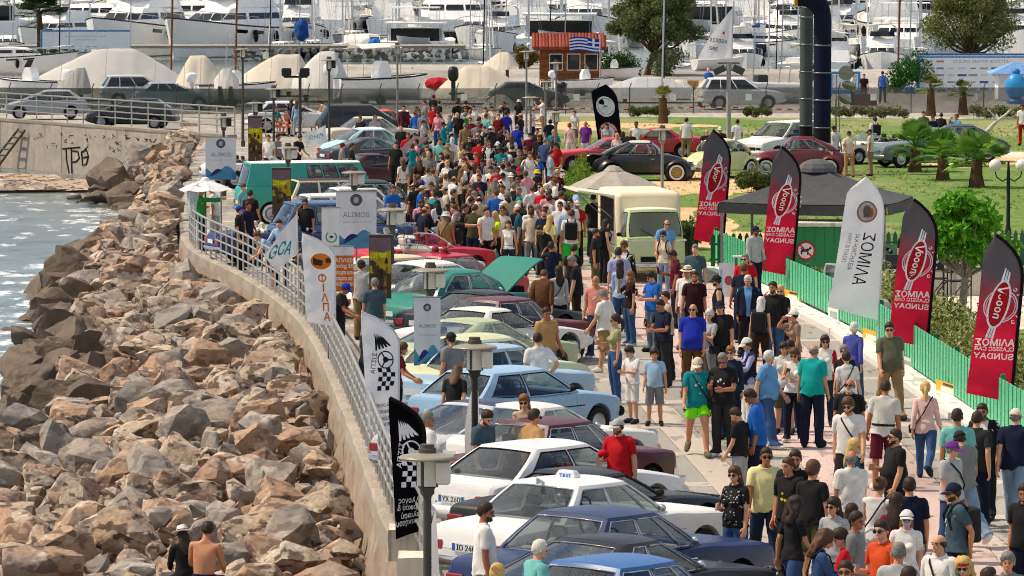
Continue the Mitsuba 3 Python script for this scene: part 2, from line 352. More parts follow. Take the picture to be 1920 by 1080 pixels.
# sea wall below the railing: coping and rough face
pth = densify(RAIL[RAIL[:, 1] < 218], .45); tt = np.gradient(pth, axis=0); tt /= np.linalg.norm(tt, axis=1, keepdims=True); nl = np.stack([-tt[:, 1], tt[:, 0]], 1)
rw_ = np.random.default_rng(4)
prof = [(-.12, -.03), (-.12, .13), (-.06, .16), (.13, .16), (.18, .12), (.20, -.12), (.22, -.30), (.28, -.8), (.38, -1.5), (.48, -2.7)]
iw = int(np.sum(pth[:, 1] < 139)); P = np.array([[(*(p + n * o), z) for o, z in prof] for p, n in zip(pth[:iw], nl)])
ns = fb(P.reshape(-1, 3), .8, 3, 3).reshape(P.shape[:2]) * np.array([0, 0, 0, .04, .05, .08, .25, .34, .4, .4])
P[..., :2] += nl[:iw, None, :] * ns[..., None]; P[..., 2] += ns * .15
sw = thing('sea_wall', 'pale weathered concrete sea wall with a coping under the railing', 'wall')
for i in range(0, iw - 1, 5):
 q = P[i:i + 6, :6].copy(); q[-1] = q[-1] * .96 + q[-2] * .04; part(sw, 'coping', crease(grid(q), 40), 'm_concrete')
part(sw, 'face', crease(grid(P[:, 5:]), 50), 'm_wall')
jw = thing('jetty_wall', 'streaked concrete jetty wall with graffiti above the water', 'wall')
jl = [JET[0], JET[2] + (JET[2] - JET[0]) * .25]; jd = (jl[1] - jl[0]) / np.linalg.norm(jl[1] - jl[0]); jn = np.array([jd[1], -jd[0]]); jn = jn if jn[1] < 0 else -jn
for i in range(9):        # cast panels with open joints between them
 L = np.linalg.norm(jl[1] - jl[0]); a = jl[0] + jd * (L * i / 9 + .012); b = jl[0] + jd * (L * (i + 1) / 9 - .012)
 v, f = prism(Polygon([a, b, b + jn * (.30 + .012 * (i % 2)), a + jn * (.30 + .012 * (i % 2))]), 2.85); part(jw, 'panel', (v + [0, 0, SEA - .55], f), 'm_jetty', smooth=False)
v, f = prism(Polygon([jl[0] - jn * .12, jl[1] - jn * .12, jl[1] + jn * .36, jl[0] + jn * .36]), .13); part(jw, 'coping', (v + [0, 0, .10], f), 'm_concrete', smooth=False)
def on_wall(px, py):       # the point of the jetty wall's front face seen at the pixel
 q0 = jl[0] + jn * .32; u = (px - 960) / FOC; v = (py - 540) / FOC; d = np.array([u, CT - v * SP, -SP - v * CT])
 t = (q0 @ jn) / (d[:2] @ jn); return np.array([0, 0, HC]) + d * t
def scrawl(pts, r, name='graffiti_line'):
 part(jw, name, tube([on_wall(*p) for p in pts], r, 5), 'm_matt', '#2c2a28')
rg = random.Random(3)
for pts in ([(117, 279), (150, 276)], [(124, 280), (125, 300), (130, 326)], [(134, 279), (135, 325)], [(136, 283), (146, 284), (149, 296), (143, 303), (136, 304)], [(153, 285), (162, 281), (166, 293), (162, 308), (155, 310), (153, 285)], [(156, 296), (164, 294)]): scrawl(pts, .045)
for k in range(46):
 x = rg.uniform(62, 372); y = 237 + (x / 380) * 26 + rg.uniform(4, 34); n_ = rg.randint(3, 6); s_ = rg.uniform(2, 6)
 scrawl([(x + rg.uniform(-s_, s_), y + rg.uniform(-s_, s_)) for _ in range(n_)], rg.uniform(.012, .022))
# iron ladder and a rock shelf below it
lad = thing('iron_ladder', 'leaning grey iron ladder at left end of jetty wall', 'ladder')
A0, A1, B0, B1 = on_wall(8, 318), on_wall(40, 242), on_wall(26, 318), on_wall(52, 244); of = np.array([jn[0], jn[1], 0]) * .5
part(lad, 'rail', rod(A0 + of * 2, A1 + of * .3, .06), 'm_steel', '#7a6b58'); part(lad, 'rail', rod(B0 + of * 2, B1 + of * .3, .06), 'm_steel', '#7a6b58')
for t in np.linspace(.08, .95, 7): part(lad, 'rung', rod(A0 + of * 2 + (A1 - A0 - of * 1.7) * t, B0 + of * 2 + (B1 - B0 - of * 1.7) * t, .05), 'm_steel', '#7a6b58')
# ---- lawns and paths (thin sheets one above the other) ----
lawn = pj((1030, 218), (1062, 300), (1060, 420), (1090, 468), (1290, 480), (1460, 520)); lawn = np.vstack([lawn, pj((1500, 505), (1925, 500)), [(27, 121), (40, 150), (48, 233)]])
struct('lawn', sheet(lawn, -.03, .004), 'm_grass', smooth=False, label='patchy green and straw coloured lawn', cat='lawn')
def blob(cx, cy, rx, ry, seed, n=48):
 r = np.random.default_rng(seed); a = np.linspace(0, 2 * np.pi, n, endpoint=False); k = 1 + .22 * np.sin(a * 3 + r.uniform(0, 6)) + .14 * np.sin(a * 7 + r.uniform(0, 6)) + .08 * np.sin(a * 13 + r.uniform(0, 6))
 return np.stack([cx + rx * k * np.cos(a), cy + ry * k * np.sin(a)], 1)
for i, (px, py, rx, ry) in enumerate(((1300, 440, 2.2, 8), (1330, 345, 2.0, 9), (1150, 236, 4, 5), (1810, 300, 3.6, 5), (1240, 404, 1.2, 5))):
 g = G(px, py); struct('bare_earth', sheet(blob(g[0], g[1], rx, ry, i), .004, .010), 'm_sand', smooth=False, label='trodden bare sandy earth in the lawn', cat='earth')
path = np.vstack([pj((1300, 300), (1925, 296)), pj((1925, 285), (1300, 288))]); struct('path', sheet(path, .0, .014), 'm_slab', '#c9bfae', smooth=False, label='pale paved path across the lawn', cat='path')
ter = np.vstack([pj((1440, 536), (1480, 525), (1925, 508)), [(24, 118), (24, 60)], fenceL[::-1][:-1] + [.4, 0]]); struct('terrace', sheet(ter, -.03, .016), 'm_slab', '#d8cfbe', smooth=False, label='pale smooth terrace floor behind the green fence', cat='terrace')
lw2 = pj((1770, 640), (1925, 618), (1925, 800), (1860, 760)); struct('lawn', sheet(lw2, .0, .022), 'm_grass', smooth=False, label='small bright lawn behind the green fence', cat='lawn')
# stone mole in the marina with moored boats behind
mole = thing('stone_mole', 'low rubble stone mole with a flat concrete top in the marina', 'wall')
m0, m1 = AT(560, 88, 451), AT(872, 84, 451)
part(mole, 'deck', box(m0[0] - 30, m1[0], 451, 458, -.92, -.66), 'm_concrete', smooth=False)
rm = np.random.default_rng(8)
base_rocks = []
def rock_mesh(seed, ref=.12, n=18):
 r = np.random.default_rng(seed); p = r.normal(size=(n, 3)); p /= np.linalg.norm(p, axis=1, keepdims=True); p *= r.uniform(.78, 1.10, (n, 1)); p *= np.array([1, r.uniform(.62, .95), r.uniform(.5, .8)])
 m = hullm(p).refine_to_length(ref); v, f = raw(m)
 nn = vnormals(v, f); v = laplace(v, f, 1, .10)
 v = v + nn * ((fb(v, .45, 3, seed) * .15 + fb(v, .17, 3, seed + 9) * .10)[:, None]); return v, f
ROCKS = [rock_mesh(i, .17) for i in range(18)]; ROCKS_S = [rock_mesh(40 + i, .55, 14) for i in range(10)]; ROCKS_T = [raw(hullm(np.random.default_rng(80 + i).normal(size=(11, 3)) * .55)) for i in range(8)]
col_ = []
for x in np.arange(m0[0] - 6, m1[0] - .4, .85):
 for z in (-1.15, -1.65, -2.2):
  q = ROCKS_S[rm.integers(10)]; M = np.eye(4); M[:3, :3] = rot('z', rm.uniform(0, 360)) @ rot('x', rm.uniform(0, 360)) * rm.uniform(.42, .56); M[:3, 3] = [x + rm.uniform(-.2, .2), 450.9, z]
  col_.append(move(q, M))
part(mole, 'stone_facing', crease(cat(col_), 40), 'm_matt', '#76706a'); labels[mole + '__stone_facing'] = {'kind': 'stuff'}
# ---- the rock revetment ----
def rockcol(c, p, n, wet):
 a = fbm(p.x * 1.1, p.y * 1.1, p.z * 1.6, 4); b = fbm(p.x * 3.1 + 9, p.y * 3.1, p.z * 3.1, 4); g = noise(p.x * 26, p.y * 26, p.z * 26)
 c = mix(c, mi.Color3f(.39, .255, .165), .55 * smoothstep(.47, .60, a)); c = mix(c, mi.Color3f(.21, .195, .18), .8 * smoothstep(.56, .70, fbm(p.x * .8 + 31, p.y * .8, p.z * 1.2, 3)))
 c = mix(c, mi.Color3f(.56, .50, .42), .7 * smoothstep(.56, .68, b)); c = mix(c, mi.Color3f(.070, .050, .038), .85 * smoothstep(.53, .63, fbm(p.x * 5 + 3, p.y * 5, p.z * 7, 3)))
 return c * (.72 + .56 * g)
scene['m_rock'] = twos({'type': 'bumpmap', 'scale': .8, 't': proc(lambda p, n, uv: .075 * fbm(p.x * 7, p.y * 7, p.z * 7, 5), eps=.012), 'b': prin(lambda p, n, uv: rockcol(mi.Color3f(.42, .335, .255), p, n, 0), .93, specular=.2)})
scene['m_rock_grey'] = twos({'type': 'bumpmap', 'scale': .8, 't': proc(lambda p, n, uv: .075 * fbm(p.x * 7, p.y * 7, p.z * 7, 5), eps=.012), 'b': prin(lambda p, n, uv: mix(rockcol(mi.Color3f(.25, .225, .195), p, n, 0), mi.Color3f(.32, .305, .28), .45), .93, specular=.2)})
scene['m_rock_pink'] = twos({'type': 'bumpmap', 'scale': .8, 't': proc(lambda p, n, uv: .075 * fbm(p.x * 7, p.y * 7, p.z * 7, 5), eps=.012), 'b': prin(lambda p, n, uv: mix(rockcol(mi.Color3f(.36, .24, .17), p, n, 0), mi.Color3f(.42, .28, .20), .25), .93, specular=.2)})
scene['m_rock_wet'] = twos({'type': 'bumpmap', 'scale': .8, 't': proc(lambda p, n, uv: .075 * fbm(p.x * 7, p.y * 7, p.z * 7, 5), eps=.012), 'b': prin(lambda p, n, uv: mix(mix(mi.Color3f(.055, .044, .034), mi.Color3f(.20, .145, .10), fbm(p.x * 2, p.y * 2, p.z * 2, 4)), mi.Color3f(.085, .08, .035), .3 * smoothstep(.5, .7, fbm(p.x * 4, p.y * 4, p.z * 4, 3))), .62, specular=.35)})
SHORE = np.vstack([[(-13.6, 50), (-13.8, 90)], pj((-30, 800), (0, 715), (45, 640), (55, 560), (130, 485), (270, 458), (300, 412), (215, 388), (130, 372), z=SEA)]); SHORE = SHORE[np.argsort(SHORE[:, 1])]
def wall_x(y): return np.interp(y, pth[:, 1], pth[:, 0]) - .36
def shore_x(y): return np.interp(y, SHORE[:, 1], SHORE[:, 0])
def slope_z(x, y):
 w, s = wall_x(y), shore_x(y); t = np.clip((w - x) / np.maximum(w - s, .5), 0, 1.25)
 return np.interp(t, [0, .12, .35, .7, 1.0, 1.25], [-.55, -.62, -.98, -1.7, -2.45, -3.0]) + np.interp(y, [62, 78, 92, 134], [-.45, -.15, .22, .22]) * np.clip(1 - t * 2, 0, 1) + .65 * np.clip((y - 134) / 10, 0, 1) * np.clip(1 - t * 1.4, 0, 1)
gy = np.arange(48, 232, .8); gt = np.linspace(-.04, 1.3, 26)
PX = wall_x(gy)[:, None] - gt[None, :] * (wall_x(gy) - shore_x(gy))[:, None]; PY = np.repeat(gy[:, None], 26, 1)
PZ = slope_z(PX, PY); PZ = PZ + fb(np.stack([PX, PY, PZ * 0], -1).reshape(-1, 3), 1.1, 4, 2).reshape(PZ.shape) * .55 - .58
struct('rock_bed', crease(grid(np.stack([PX, PY, PZ], -1)), 30), 'm_rock', label='rubble bed under the boulders of the shore', cat='ground')
rr_ = np.random.default_rng(21)
cand = []
for k in range(9000):
 y = rr_.uniform(60, 225) if rr_.random() < .5 else rr_.uniform(60, 128); w, s = wall_x(y), shore_x(y); t = rr_.uniform(.01, .93 if 96 < y < 190 else 1.0); x = w - (w - s) * t
 size = np.clip(rr_.lognormal(-1.17, .52), .16, .76) * (1.0 + .25 * (t > .7)); cand.append((size, x, y, t))
cand.sort(reverse=True); placed_r = []
from scipy.spatial import cKDTree
hx = {}
for s_, x, y, t in cand:
 c = (int(x // 2), int(y // 2)); ok = True
 for i in (-1, 0, 1):
  for j in (-1, 0, 1):
   for q in hx.get((c[0] + i, c[1] + j), ()):
    if math.hypot(q[1] - x, q[2] - y) < .64 * (q[0] + s_): ok = False; break
 if y > 203 or wall_x(y) + (.6 if y > 140 else 0) - x < s_ * .62: ok = False
 if ok: hx.setdefault(c, []).append((s_, x, y, t)); placed_r.append((s_, x, y, t))
for px, py, sz in ((215, 352, 1.5), (262, 345, 1.5), (355, 300, .95), (300, 318, .85), (330, 345, .9), (330, 420, .8), (85, 520, .95), (165, 560, .95), (135, 690, .7), (60, 740, .6)):
 g = G(px, py, -1.7); placed_r.append((sz, g[0], g[1], (wall_x(g[1]) - g[0]) / max(.5, wall_x(g[1]) - shore_x(g[1]))))
for px, py, sz in ((190, 447, .6), (40, 690, .6), (25, 620, .5), (140, 380, .5), (235, 460, .8)):
 g = G(px, py, SEA); placed_r.append((sz, g[0], g[1], 1.1))
show = sorted(placed_r, key=lambda q: -q[0] / q[2]); NB = 296
small = {}
_rk = {}
KINDR = {'m_rock': 'tan and ochre boulder in the rock slope below the sea wall', 'm_rock_grey': 'greyish weathered boulder in the rock slope below the sea wall', 'm_rock_pink': 'reddish pink boulder in the rock slope below the sea wall', 'm_rock_wet': 'dark wet boulder at the water line of the rock slope'}
rot_any = lambda r: rot('z', r.uniform(0, 360)) @ rot('y', r.uniform(-35, 35)) @ rot('x', r.uniform(-30, 30))
for i, (s_, x, y, t) in enumerate(show):
 r = np.random.default_rng(500 + i); wet = t + r.normal(0, .10) > .64 + .12 * (y < 100); mat = 'm_rock_wet' if wet else ('m_rock', 'm_rock', 'm_rock_grey', 'm_rock_pink')[r.integers(4)]
 z = float(slope_z(x, y)); M = np.eye(4); M[:3, :3] = rot_any(r) * s_; M[:3, 3] = [x, y, max(z, -2.45 if t < 1.05 else -2.5) + s_ * .18 + float(r.uniform(-.16, .16)) * (t < .8)]
 if i < NB:
  q = int(r.integers(18)); ck = (q, mat)
  if ck not in _rk: _rk[ck] = shape(crease(ROCKS[q], 38), mat)
  k = thing('boulder', KINDR[mat], 'boulder', 'boulders of the rock slope')
  scene[k] = {**_rk[ck], 'to_world': T(M.tolist())}; TRI[0] += len(ROCKS[q][1])
 else: small.setdefault(mat, []).append(move(ROCKS_S[int(r.integers(10))], M))
for k in range(3600):                # small stones between the boulders
 y = rr_.uniform(62, 135); w, s = wall_x(y), shore_x(y); t = rr_.uniform(.0, .8); x = w - (w - s) * t; s_ = rr_.uniform(.09, .26); M = np.eye(4); M[:3, :3] = rot_any(rr_) * s_; M[:3, 3] = [x, y, float(slope_z(x, y)) - .14 + rr_.uniform(-.08, .16)]
 small.setdefault(('m_rock', 'm_rock_grey', 'm_rock_pink')[int(rr_.integers(3))], []).append(move(ROCKS_T[int(rr_.integers(8))], M))
for i, (mat, ms) in enumerate(small.items()):
 k = unique('rubble'); scene[k] = shape(crease(cat(ms), 40), mat); labels[k] = {'label': {'m_rock': 'tan', 'm_rock_grey': 'grey', 'm_rock_pink': 'pinkish', 'm_rock_wet': 'dark wet'}[mat] + ' smaller stones filling gaps between the boulders', 'category': 'rubble', 'kind': 'stuff'}
for px, py, sx, sy, sz, lab in ((60, 352, 4.2, 3.4, .55, 'below the graffiti'), (-10, 345, 4, 4, .6, 'below the ladder'), (200, 352, 3.2, 3.0, .5, 'beside the boulders')):
 g = G(px, py, SEA + .1); m = shift((np.asarray(ROCKS[3][0]) * [sx, sy, sz * 1.6], ROCKS[3][1]), [g[0], g[1], SEA + .1]); solo('rock_shelf', crease(m, 40), 'm_rock', None, f'flat pale rock shelf at the foot of the jetty wall, {lab}', 'rock', None)
# ================= railings, lamps, flags, fences =================
def rail_line(key, pts, h, n_rails, step, r=.022, z=.16, col='#d6d1c6'):
 """posts and rails along a line, each its own part"""
 p = densify(pts, step)
 for q in p: part(key, 'post', rod((q[0], q[1], z - .1), (q[0], q[1], z + h), r * 1.05, 6), 'm_steel', col)
 for i in range(n_rails):
  zz = z + h - i * (h / (n_rails + .4)); part(key, 'rail', tube([(*q, zz) for q in p], r * (1.25 if i == 0 else 1), 6), 'm_steel', col)
rl = thing('railing', 'long steel railing with four bars along the sea wall', 'railing')
rail_line(rl, RAIL[(RAIL[:, 1] < 136) & (RAIL[:, 1] > 62)], 1.02, 4, 1.05, r=.026)
rj = thing('railing', 'steel railing on top of the jetty wall', 'railing')
rail_line(rj, np.array([JET[2] + (JET[2] - JET[0]) * .25 + [0, .35], JET[0] + [0, .35]]), 1.25, 4, 1.75, r=.035, z=.2, col='#c4c0b6')
rj = thing('railing', 'short steel railing by the steps behind the teal van', 'railing')
rail_line(rj, np.array([JET[0] + [.3, .35], pj((600, 246))[0]]), 1.15, 4, 1.5, r=.035, z=.05, col='#c4c0b6')
LAMPS = 0
def lamp(px, py, zt=2.8, label='', box_='#d9d6cc', side=1, disc=.335, pole='#4d4a46', mark=None):
 """a promenade lamp with a flat shade; its top is seen at the pixel"""
 g = G(px, py, zt); x, y = g[0], g[1]; k = thing('lamp_post', label, 'lamp post', 'promenade lamps with flat shades')
 at = lambda m: shift(m, (x, y, 0))
 part(k, 'pole', at(lathe([(.09, 0), (.09, .25), (.052, .30), (.047, zt - .62), (.085, zt - .58), (.085, zt - .53), (.11, zt - .50)], 12, sharp=(1, 4, 5))), 'm_matt', pole)
 part(k, 'shade', at(lathe([(disc, zt - .17), (disc + .008, zt - .155), (disc - .02, zt - .135), (.13, zt - .10), (0, zt - .10)], 24, sharp=(2,))), 'm_plastic', '#8f897c'); part(k, 'shade_underside', at(lathe([(0, zt - .165), (disc, zt - .172)], 24)), 'm_matt', '#6b675f')
 part(k, 'cap', at(lathe([(.105, zt - .10), (.105, zt - .05), (.085, zt - .045), (.085, zt), (0, zt)], 14, sharp=(1, 2, 3))), 'm_matt', '#57534d')
 for i in range(4):
  a = i * 90 + 20; part(k, 'pane', at(turn(box(-.075, .075, .095, .102, zt - .49, zt - .18), 'z', a)), 'm_plastic', '#d4d0c2'); part(k, 'frame', at(turn(box(-.10, -.078, .082, .108, zt - .50, zt - .17), 'z', a)), 'm_matt', '#57534d')
 if box_: part(k, 'speaker_box', at(cbox(side * .19 - .085, side * .19 + .085, -.13, .11, zt - .47, zt - .18, .03)), 'm_plastic', box_); part(k, 'bracket', at(box(min(0, side * .1), max(0, side * .1), -.012, .012, zt - .36, zt - .33)), 'm_matt', '#57534d')
 if mark: LANDMARKS.append((mark, x, y))
 return k, x, y
LANDMARKS = []
lamp(801, 833, label='weathered lamp post with white box beside black club flag, nearest of all', mark='the nearest lamp post')
lamp(890, 632, label='dark lamp post with white box behind the white taxi', pole='#33332f')
lamp(807, 492, label='lamp post with white box in front of teal saloon')
lamp(735, 381, label='lamp post above the yellow film banner and red cars')
lamp(664, 313, label='lamp post behind the white banner with waves')
lamp(540, 268, label='lamp post with white box in front of the teal van')
lamp(513, 160, 3.3, label='lamp post with a black speaker near the jetty railing, left of the tall one', box_='#17181a')
lamp(419, 212, 2.9, label='lamp post with black speaker by the white wave banner at the corner', box_='#17181a')
lamp(479, 186, 2.9, label='lamp post with black speaker above the dark film banner', box_='#17181a')
lamp(455, 86, 4.4, label='tall lamp post on the jetty beside a white car', box_=None)
lamp(617, 106, 4.2, label='tall lamp post with black speaker near the leaning woman', box_='#17181a')
lamp(745, 80, 4.4, label='tall lamp post before the white motorboat', box_=None, pole='#8b8a86')
lamp(995, 176, label='lamp post among the crowd, left of the pair', box_=None, pole='#7f7d78')
lamp(1042, 203, label='lamp post at the edge of the crowd beside green hedge', box_=None, pole='#7f7d78')
lamp(1023, 147, 3.0, label='lamp post behind the crowd under the kiosk', box_=None, pole='#7f7d78')
lamp(1043, 112, 3.6, label='lamp post before the canopy boat near the kiosk', box_=None, pole='#7f7d78')
lamp(987, 91, 4.0, label='lamp post behind the crowd by the covered cream boat', box_=None, pole='#8b8a86')
lamp(1242, 235, label='grey lamp post in front of the black beetle car', box_=None, pole='#9a9892')
# the tall post with two black floodlights over the jetty steps
g = G(563, 258); k = thing('light_post', 'tall dark post with two black floodlights by the steps', 'lamp post')
zt = 8.6 - (135 + 95) * g[1] / FOC
part(k, 'pole', shift(lathe([(.10, 0), (.075, .4), (.07, zt)], 10), (g[0], g[1], 0)), 'm_matt', '#4b4a48'); part(k, 'crossbar', shift(box(-.75, .35, -.04, .04, zt - .25, zt - .16), (g[0], g[1], 0)), 'm_matt', '#2b2b2c')
for s in (-.62, .22): part(k, 'floodlight', shift(cbox(s - .22, s + .22, -.2, .12, zt - .18, zt + .2, .05), (g[0], g[1], 0)), 'm_plastic', '#141517')
g = G(1366, 300); zt = 8.6 - (118 + 95) * g[1] / FOC; k = thing('light_post', 'tall grey post with two tilted floodlights on the lawn', 'lamp post')
part(k, 'pole', shift(lathe([(.14, 0), (.10, .3), (.09, zt)], 10), (g[0], g[1], 0)), 'm_matt', '#a3a29c'); part(k, 'crossbar', shift(box(-.45, .45, -.04, .04, zt - .02, zt + .04), (g[0], g[1], 0)), 'm_matt', '#5c5c58')
for s in (-1, 1): part(k, 'floodlight', shift(turn(cbox(s * .42 - .24, s * .42 + .24, -.12, .12, zt - .42, zt - .12, .03), 'y', s * 24, (s * .42, 0, zt - .2)), (g[0], g[1], 0)), 'm_plastic', '#454640')
LANDMARKS.append(('the floodlight post', g[0], g[1]))
# park lamp with two globes
g = G(1890, 440); zt = 8.6 - (305 + 95) * g[1] / FOC; k = thing('globe_lamp', 'dark iron park lamp with white globes behind the palms', 'lamp post')
part(k, 'pole', shift(lathe([(.12, 0), (.06, .3), (.05, zt - .3), (.03, zt + .05)], 10), (g[0], g[1], 0)), 'm_matt', '#22302a')
for s in (-1, 1):
 part(k, 'arm', shift(tube([(0, 0, zt - .45), (s * .18, 0, zt - .55), (s * .36, 0, zt - .42), (s * .40, 0, zt - .25)], .022, 6), (g[0], g[1], 0)), 'm_matt', '#22302a'); part(k, 'globe', ball((g[0] + s * .40, g[1], zt - .07), .19, 18), 'm_plastic', '#e6e2d6')
# ---- feather flags ----
scene['m_flag_red'] = {'type': 'principledthin', 'roughness': .75, 'diff_trans': .7, 'base_color': proc(lambda p, n, uv: mix(mix(mi.Color3f(.80, .022, .060), mi.Color3f(.44, .020, .055), smoothstep(.34, .58, uv.y)), mi.Color3f(.11, .10, .115), smoothstep(.52, .80, uv.y + .06 * (noise(uv.x * 9, uv.y * 24) - .5))))}
class Cloth:
 """a sail-shaped flag on a bent pole: (s, v) with s 0..1 across (1 = pole), v 0..1 upwards -> a point; it billows towards -x"""
 def __init__(o, foot, top, width, z0, lean=0., slant=.0, seed=0, cut=.16, curve=.75, wav=.06):
  o.__dict__.update(foot=np.array(foot, float), zt=top, w=width, z0=z0, lean=lean, slant=slant, ph=seed * 1.7, cut=cut, curve=curve, wav=wav)
 def pole_x(o, z):
  t = np.clip((z - o.z0) / (o.zt - o.z0), 0, 1); k = np.clip((t - .70) / .30, 0, 1)
  return o.lean * (z / o.zt) - o.w * o.curve * k ** 2.6
 def __call__(o, s, v):
  s, v = np.broadcast_arrays(np.asarray(s, float), np.asarray(v, float)); q = v
  z = o.z0 + (o.zt - o.z0) * q; zl = z + (1 - s) * o.cut * (1 - q) ** 4
  xr = o.pole_x(z); xl = o.lean * (z / o.zt) - o.w * (1 + o.slant * (1 - q)) * np.where(q > .9, 1 - ((q - .9) / .1) * (1 - o.curve) * 1.0, 1)
  x = xl + (xr - xl) * s; y = o.wav * np.sin(7 * q + 3.2 * s + o.ph) * (1 - s) * (1.3 - .5 * q) + .35 * o.wav * np.sin(17 * q - 5 * s + o.ph) * (1 - s)
  return np.stack([x + o.foot[0], y + o.foot[1], zl], -1)
def put_on(cloth, m, s0, v0, depth=.006):
 """a flat print (x across in metres, z up in metres, centred) laid on the cloth around (s0, v0)"""
 v, f = m; v = np.asarray(v); s = s0 + v[:, 0] / cloth.w; q = v0 + v[:, 2] / (cloth.zt - cloth.z0)
 P = cloth(s, q); P[:, 1] -= depth + (-v[:, 1] - v[:, 1].min() * 0) * .0 + np.where(v[:, 1] < v[:, 1].mean(), .002, 0); return P, f
def disc(rx, rz, n=28, r0=0.):
 a = np.linspace(0, 2 * np.pi, n, endpoint=False); P = np.stack([np.stack([rx * k * np.cos(a), a * 0, rz * k * np.sin(a)], 1) for k in (r0 if r0 else .001, 1.0)]); return grid(P, closed_v=True)
def flat(pts):
 v, f = raw2(trimesh.creation.extrude_polygon(Polygon(pts), .002, engine='earcut')); return np.stack([v[:, 0], -v[:, 2], v[:, 1]], 1), f
def flag(name, label, foot, top, width, z0, mat, col=None, ns=10, nv=26, pole='#16171a', group=None, **kw):
 c = Cloth(foot, top, width, z0, **kw); k = thing(name, label, 'flag', group)
 S, V = np.meshgrid(np.linspace(0, 1, ns), np.linspace(0, 1, nv)); v, f = grid(c(S, V))
 if mat == 'm_flag_red':
  f3 = np.vstack([f[:, [0, 1, 2]], f[:, [0, 2, 3]]]); scene[subkey(k, 'cloth')] = mikit.ply((v, f3), mat, smooth=True, uv=np.stack([S.ravel(), V.ravel()], 1)); TRI[0] += len(f3)
 else: part(k, 'cloth', (v, f), mat, col)
 zz = np.linspace(0.02, top, 26); part(k, 'pole', tube(np.stack([c.pole_x(zz) + foot[0], zz * 0 + foot[1], zz], 1), np.linspace(.026, .014, 26), 6), 'm_plastic', pole)
 if mat == 'm_flag_red' or pole == '#0d0d0f':
  zz = np.linspace(z0, top, 26); part(k, 'sleeve', tube(np.stack([c.pole_x(zz) + foot[0] + .004, zz * 0 + foot[1], zz], 1), .034, 6), 'm_cloth', '#0f0f12')
 return k, c
def ink(k, c, name, m, s, v, col, depth=.008): part(k, name, put_on(c, m, s, v, depth), 'm_cloth', col)
def red_flag(px, py, top_y, label, mark, seed):
 g = G(px, py); zt = 8.6 - (top_y + 95) * g[1] / FOC
 k, c = flag('feather_flag', label, (g[0], g[1]), zt, .72, .55, 'm_flag_red', lean=.30, slant=.10, seed=seed, group='red and black feather flags on the fence', wav=.07)
 LANDMARKS.append((mark, g[0], g[1]))
 A = lambda m, deg: turn(m, 'y', deg); tl = 10
 ink(k, c, 'logo_ring', A(disc(.185, .44, 32), tl), .50, .585, '#d8d8da', .006); ink(k, c, 'logo_oval', A(disc(.15, .40, 32), tl), .50, .585, '#a5121c', .011)
 for j, (w_, dx) in enumerate(((.26, .0), (.17, .05))):   # a ring of chrome behind the oval
  ink(k, c, 'logo_hoop', disc(.30, .30, 30, .93) if j == 0 else disc(.26, .26, 30, .95), .54, .575, '#c9ccd2', .005)
 for s_, z_ in ((1, .50), (-1, -.50)):
  for j in range(3): ink(k, c, 'logo_wing', A(flat([(-.075 + j * .05, z_ - .12), (-.035 + j * .05, z_ - .12), (-.02 + j * .04, z_ + .15 - .03 * j), (-.045 + j * .04, z_ + .15 - .03 * j)]), tl), .50, .585, ('#e4e6ea', '#b9d3e8', '#e4e6ea')[j], .007)
 for j, ch in enumerate('Vooon'[::1]): ink(k, c, 'logo_letter', A(shift(turn(letters(ch, .13 if j else .17, .003, True, True), 'y', 90), (.0, 0, .25 - j * .115)), tl), .50, .585, '#e8e6e4', .014)
 for j, ch in enumerate('classic'): a = math.radians(52 - j * 17); ink(k, c, 'arc_letter', shift(turn(letters(ch, .085, .003, True, True), 'y', 90 - math.degrees(a) + 10), (.37 * math.cos(a), 0, .37 * math.sin(a))), .54, .575, '#e8e6e4', .010)
 for txt, vv, h, sx in (('ΑΛΙΜΟΣ', .355, .125, 1.0), ('CLASSIC CAR', .315, .070, 1.0), ('SUNDAY', .270, .105, 1.0)):
  m = letters(txt, h, .003, True, True); wd = np.ptp(m[0][:, 0]); m = (m[0] * [min(1.25, .66 / wd), 1, 1], m[1]); ink(k, c, 'lettering', m, .50, vv, '#ece9e6', .010)
 return k
red_flag(1352, 498, 243, 'red and black feather flag farthest back, by the grey tent pole', 'the farthest red flag', 1)
red_flag(1482, 560, 274, 'red and black feather flag in front of the grey tent', 'the red flag at the tent', 2)
red_flag(1733, 702, 373, 'red and black feather flag left of the mulberry tree', 'the red flag by the mulberry tree', 3)
red_flag(1890, 812, 440, 'red and black feather flag nearest, at the right edge', 'the nearest red flag', 4)
g = G(1645, 655); zt = 8.6 - (330 + 95) * g[1] / FOC
k, c = flag('feather_flag', 'white feather flag with a round emblem and mirrored lettering', (g[0], g[1]), zt, .78, .62, 'm_flag', '#f6f7fb', lean=.16, slant=.42, pole='#d9dbe0', seed=5, cut=.3, curve=.55, wav=.05)
LANDMARKS.append(('the white feather flag', g[0], g[1]))
ink(k, c, 'emblem', disc(.20, .235, 28), .58, .755, '#7f6a64', .006); ink(k, c, 'emblem_centre', disc(.165, .20, 28), .58, .755, '#b3a39c', .010)
for q in ([(-.06, -.12), (.07, -.12), (.09, .05), (.04, .14), (-.05, .13), (-.08, .02)], [(.08, -.14), (.13, -.05), (.12, .1), (.08, .05)]): ink(k, c, 'emblem_head', flat(q), .58, .755, '#5d5654' if len(q) > 4 else '#b0472c', .014)
ink(k, c, 'lettering', turn(letters('ΑΛΙΜΟΣ', .22, .003, False, True), 'y', 96), .62, .42, '#232730', .010)
